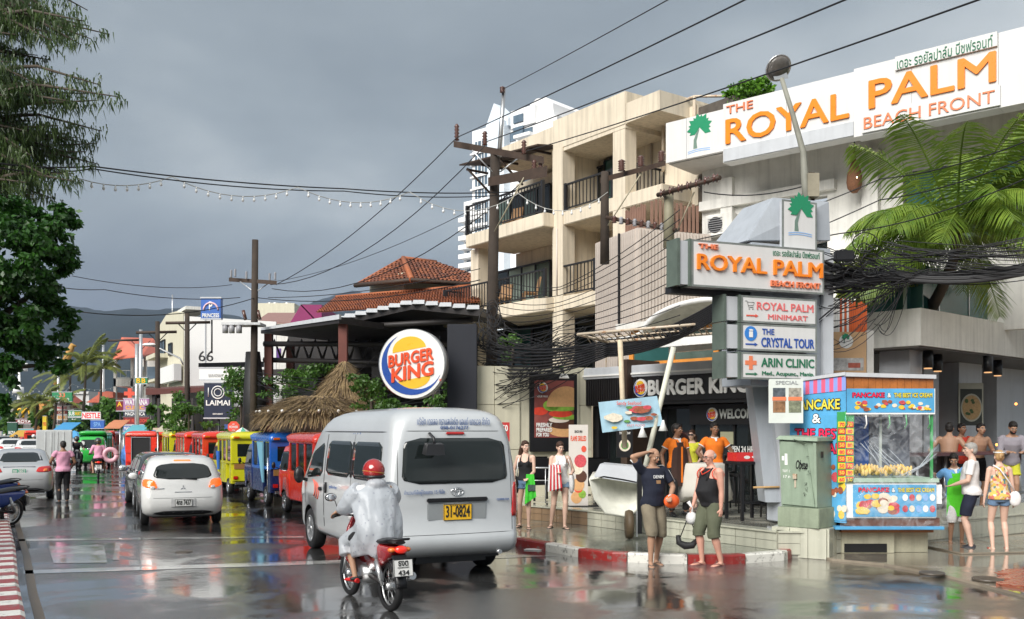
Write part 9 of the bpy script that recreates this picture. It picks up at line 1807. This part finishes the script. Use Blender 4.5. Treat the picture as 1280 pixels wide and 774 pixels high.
# the tipped white fibreglass hood
sg2['label']='tipped white moulded cover leaning on a trolley at the terrace edge';sg2['category']='cover';sg2.name='moulded_cover'
m_fg=mat('white_fibreglass',(.66,.66,.58),rough=.4,var=.12,streak=.15);b0=Vector(sg2.location);qq=lambda px,py,D=17.3:P(px,py,D)-b0
mo=[qq(738,600),qq(744,622),qq(757,640),qq(785,645),qq(800,632),qq(806,606),qq(780,601),qq(755,597)]
bk4=[p+Vector((.15,.55,.12))for p in[qq(752,602),qq(756,614),qq(766,625),qq(782,628),qq(790,622),qq(792,608),qq(778,605),qq(764,601)]]
mid4=[a_.lerp(b_,.5)+Vector((0,.0,.0))for a_,b_ in zip(mo,bk4)]
mb=MB();ids=[[mb.vert(p)for p in r_]for r_ in(mo,mid4,bk4)]
for a_,b_ in zip(ids,ids[1:]):
 for k in range(8):mb.face((a_[k],a_[(k+1)%8],b_[(k+1)%8],b_[k]),True)
mb.face(ids[-1],True);out4=[[mb.vert(p+Vector((0,0,0)))for p in[qq(736,599),qq(742,624),qq(756,643),qq(786,648),qq(803,634),qq(809,605),qq(780,599),qq(755,595)]]];
for k in range(8):mb.face((ids[0][k],ids[0][(k+1)%8],out4[0][(k+1)%8],out4[0][k]),True)
bo=[mb.vert(p+Vector((.05,.75,.1)))for p in[qq(742,599),qq(748,618),qq(760,632),qq(785,636),qq(798,626),qq(802,606),qq(780,602),qq(758,598)]]
for k in range(8):mb.face((out4[0][k],out4[0][(k+1)%8],bo[(k+1)%8],bo[k]),True)
mb.face(bo,True);mb.build('shell',m_fg,sg2)
mb=MB();mb.rings([[qq(742,596),qq(800,605),qq(806,604,17.9),qq(750,592,17.9)],[qq(750,580),qq(798,584),qq(800,582,17.9),qq(756,578,17.9)]],True,False);mb.build('folded_cloth',mat('white_plastic_wrap',(.60,.62,.66),rough=.3,bump=.5,bs=8),sg2)
whl=thing('trolley','small wheeled trolley standing behind the man in navy','trolley',P(795,660,16.9));whl.location.z=.12;MB().lathe([(.10,-.07),(.24,-.06),(.26,0),(.24,.06),(.10,.07)],(-.12,0,.26),20,'x').build('wheel',mat('old_brown_tyre',(.10,.07,.04),var=.3),whl);part('frame',black,whl,(.02,.10,-.05,.05,.1,1.5));part('frame',alu,whl,(-.01,.02,-.08,-.05,.05,.5))
# seafood banner between the poles
sb=thing('banner','light blue seafood banner with dish pictures tied between two poles','banner',P(748,540,17.7));b0=Vector(sb.location);qq=lambda px,py,D=17.7:P(px,py,D)-b0;m_bl=mat('banner_pale_blue',(.38,.58,.70),rough=.4,var=.25,vs=2)
c4=[qq(753,541),qq(829,532),qq(821,495),qq(748,503)];mb=MB();ids=[]
for j in range(7):
 row=[]
 for i in range(15):u,v=i/14,j/6;p=(c4[0]*(1-u)+c4[1]*u)*(1-v)+(c4[3]*(1-u)+c4[2]*u)*v;row.append(mb.vert(p+Vector((0,.03*sin(u*9+v*3),0))))
 ids.append(row)
for a_,b_ in zip(ids,ids[1:]):
 for k in range(14):mb.face((a_[k],a_[k+1],b_[k+1],b_[k]),True)
mb.build('sheet',m_bl,sb);rr=random.Random(3)
for(u,v,r_,m_)in((.22,.45,.15,2),(.24,.46,.09,0),(.62,.62,.12,3),(.70,.60,.13,1),(.80,.66,.07,3),(.55,.34,.07,1),(.66,.30,.08,3),(.78,.30,.08,1),(.47,.55,.06,2),(.88,.4,.05,1),(.42,.28,.05,4),(.2,.12,.05,0),(.5,.72,.05,4)):
 p=(c4[0]*(1-u)+c4[1]*u)*(1-v)+(c4[3]*(1-u)+c4[2]*u)*v;MB().prism([(p.x+cos(a_)*r_*1.2*rr.uniform(.8,1.1),p.z+sin(a_)*r_*.55*rr.uniform(.8,1.1))for a_ in[2*pi*i/11 for i in range(11)]],p.y-.055-.002*rr.random(),p.y-.042).build('dish_print',(fcols[:4]+[mat('salad_print',(.12,.30,.08),var=.4)])[m_],sb)
o=text('Sandy Seafood',(.33,.48,.78,.56),m_redl,sb,-.06,.02,.003);o=text('FAST FOOD',(.52,.10,.85,.14),m_redl,sb,-.06,.01,.003);o.rotation_euler=(0,0,0)
for px,py in((829,532),(803,540)):MB().lathe([(.09,-.10),(.03,.05),(.02,.1)],qq(px,py,17.6),12).build('lamp_shade',m_wl,sb)
# standing menu banner and small dark menu board
t,w,h_=poster('tall standing menu banner with drinks and burgers behind the two women',711,531,735,632,20.6,mat('menu_banner',(.62,.58,.54),var=.06),'menu banner',.03,'menu_banner')
text('FLAME GRILLED',(w*.10,h_*.80,w*.9,h_*.86),m_redo,t,-.001,.03,.003);text('SINCE 1954',(w*.3,h_*.90,w*.7,h_*.93),m_blkp,t,-.001,.03,.003);
for(cx,cz,r_,m_)in((.6,.55,.13,fcols[3]),(.45,.46,.12,fcols[2]),(.65,.36,.12,MATS['patty_print']),(.5,.26,.13,MATS['bun_print']),(.5,.22,.10,MATS['tomato_print']),(.4,.10,.12,MATS['bun_print']),(.7,.14,.08,MATS['lettuce_print'])):MB().disc(w*cx,h_*cz,r_,r_*1.1,-.004-.006*cz,-.001,14).build('food_print',m_,t)
MB().disc(w*.78,h_*.70,.055,.07,-.006,-.001,14).build('price_disc',m_redl,t);part('foot',black,t,(-.1,w+.25,-.1,.2,-.28,-.0))
t,w,h_=poster('small black menu board with a round dish picture by the leaning pole',771,538,791,572,21.5,black,'menu board',.03,'menu_board');MB().disc(w*.5,h_*.45,w*.36,w*.38,-.006,-.001).build('dish_print',fcols[2],t);MB().disc(w*.5,h_*.45,w*.24,w*.26,-.009,-.0061).build('dish_print',MATS['salad_print']if 'salad_print' in MATS else fcols[3],t);text('TRY NOW',(w*.15,h_*.85,w*.85,h_*.94),m_wl,t,-.001,.02,.003)
t,w,h_=poster('small red price poster on the wall right of the van roof',625,528,637,552,22.5,mat('red_poster',(.45,.03,.03)),'poster',.02);text('50',(w*.25,h_*.55,w*.8,h_*.85),m_wl,t,-.001,.04,.003)
# dark wicker chairs and rail behind the women
for k,(px,D,lb)in enumerate(((752,21.5,'dark wicker armchair near the standing menu banner'),(676,22.2,'dark folding chair behind the woman in black'))):
 b_=P(px,600,D);t=thing('armchair',lb,'chair',(b_.x,b_.y,.42),radians(20));part('seat',black,t,(-.3,.3,-.3,.3,.36,.46),bev=.03);part('backrest',black,t,(-.32,.32,.24,.32,.46,1.0),bev=.04);part('arm',black,t,(-.34,-.27,-.3,.3,.46,.66),bev=.02);part('arm',black,t,(.27,.34,-.3,.3,.46,.66),bev=.02)
 for a_ in(-.26,.26):
  for c_ in(-.26,.26):MB().box(a_-.02,a_+.02,c_-.02,c_+.02,0,.36).build('leg',black,t)
rl=thing('low_rail','low steel rail table behind the two women','rail',(P(690,600,21.2).x-.8,21.4,.42));MB().tube([(-.6,0,.78),(1.5,-.2,.78)],.022,6).tube([(-.6,0,.5),(1.5,-.2,.5)],.012,6).build('bar',alu,rl)
for k in range(6):MB().tube([(-.6+k*.42,-.04*k,0),(-.6+k*.42,-.04*k,.78)],.013,5).build('post',alu,rl)
# puddle litter on the kerb: white paper
lt_=thing('litter','crumpled white paper lying by the kerb','litter',G(668,687,.004));MB().prism([(-.18,-.1),(.1,-.14),(.2,-.02),(.02,.07),(-.14,.05)],0,.012,'z').build('paper',m_wl,lt_)
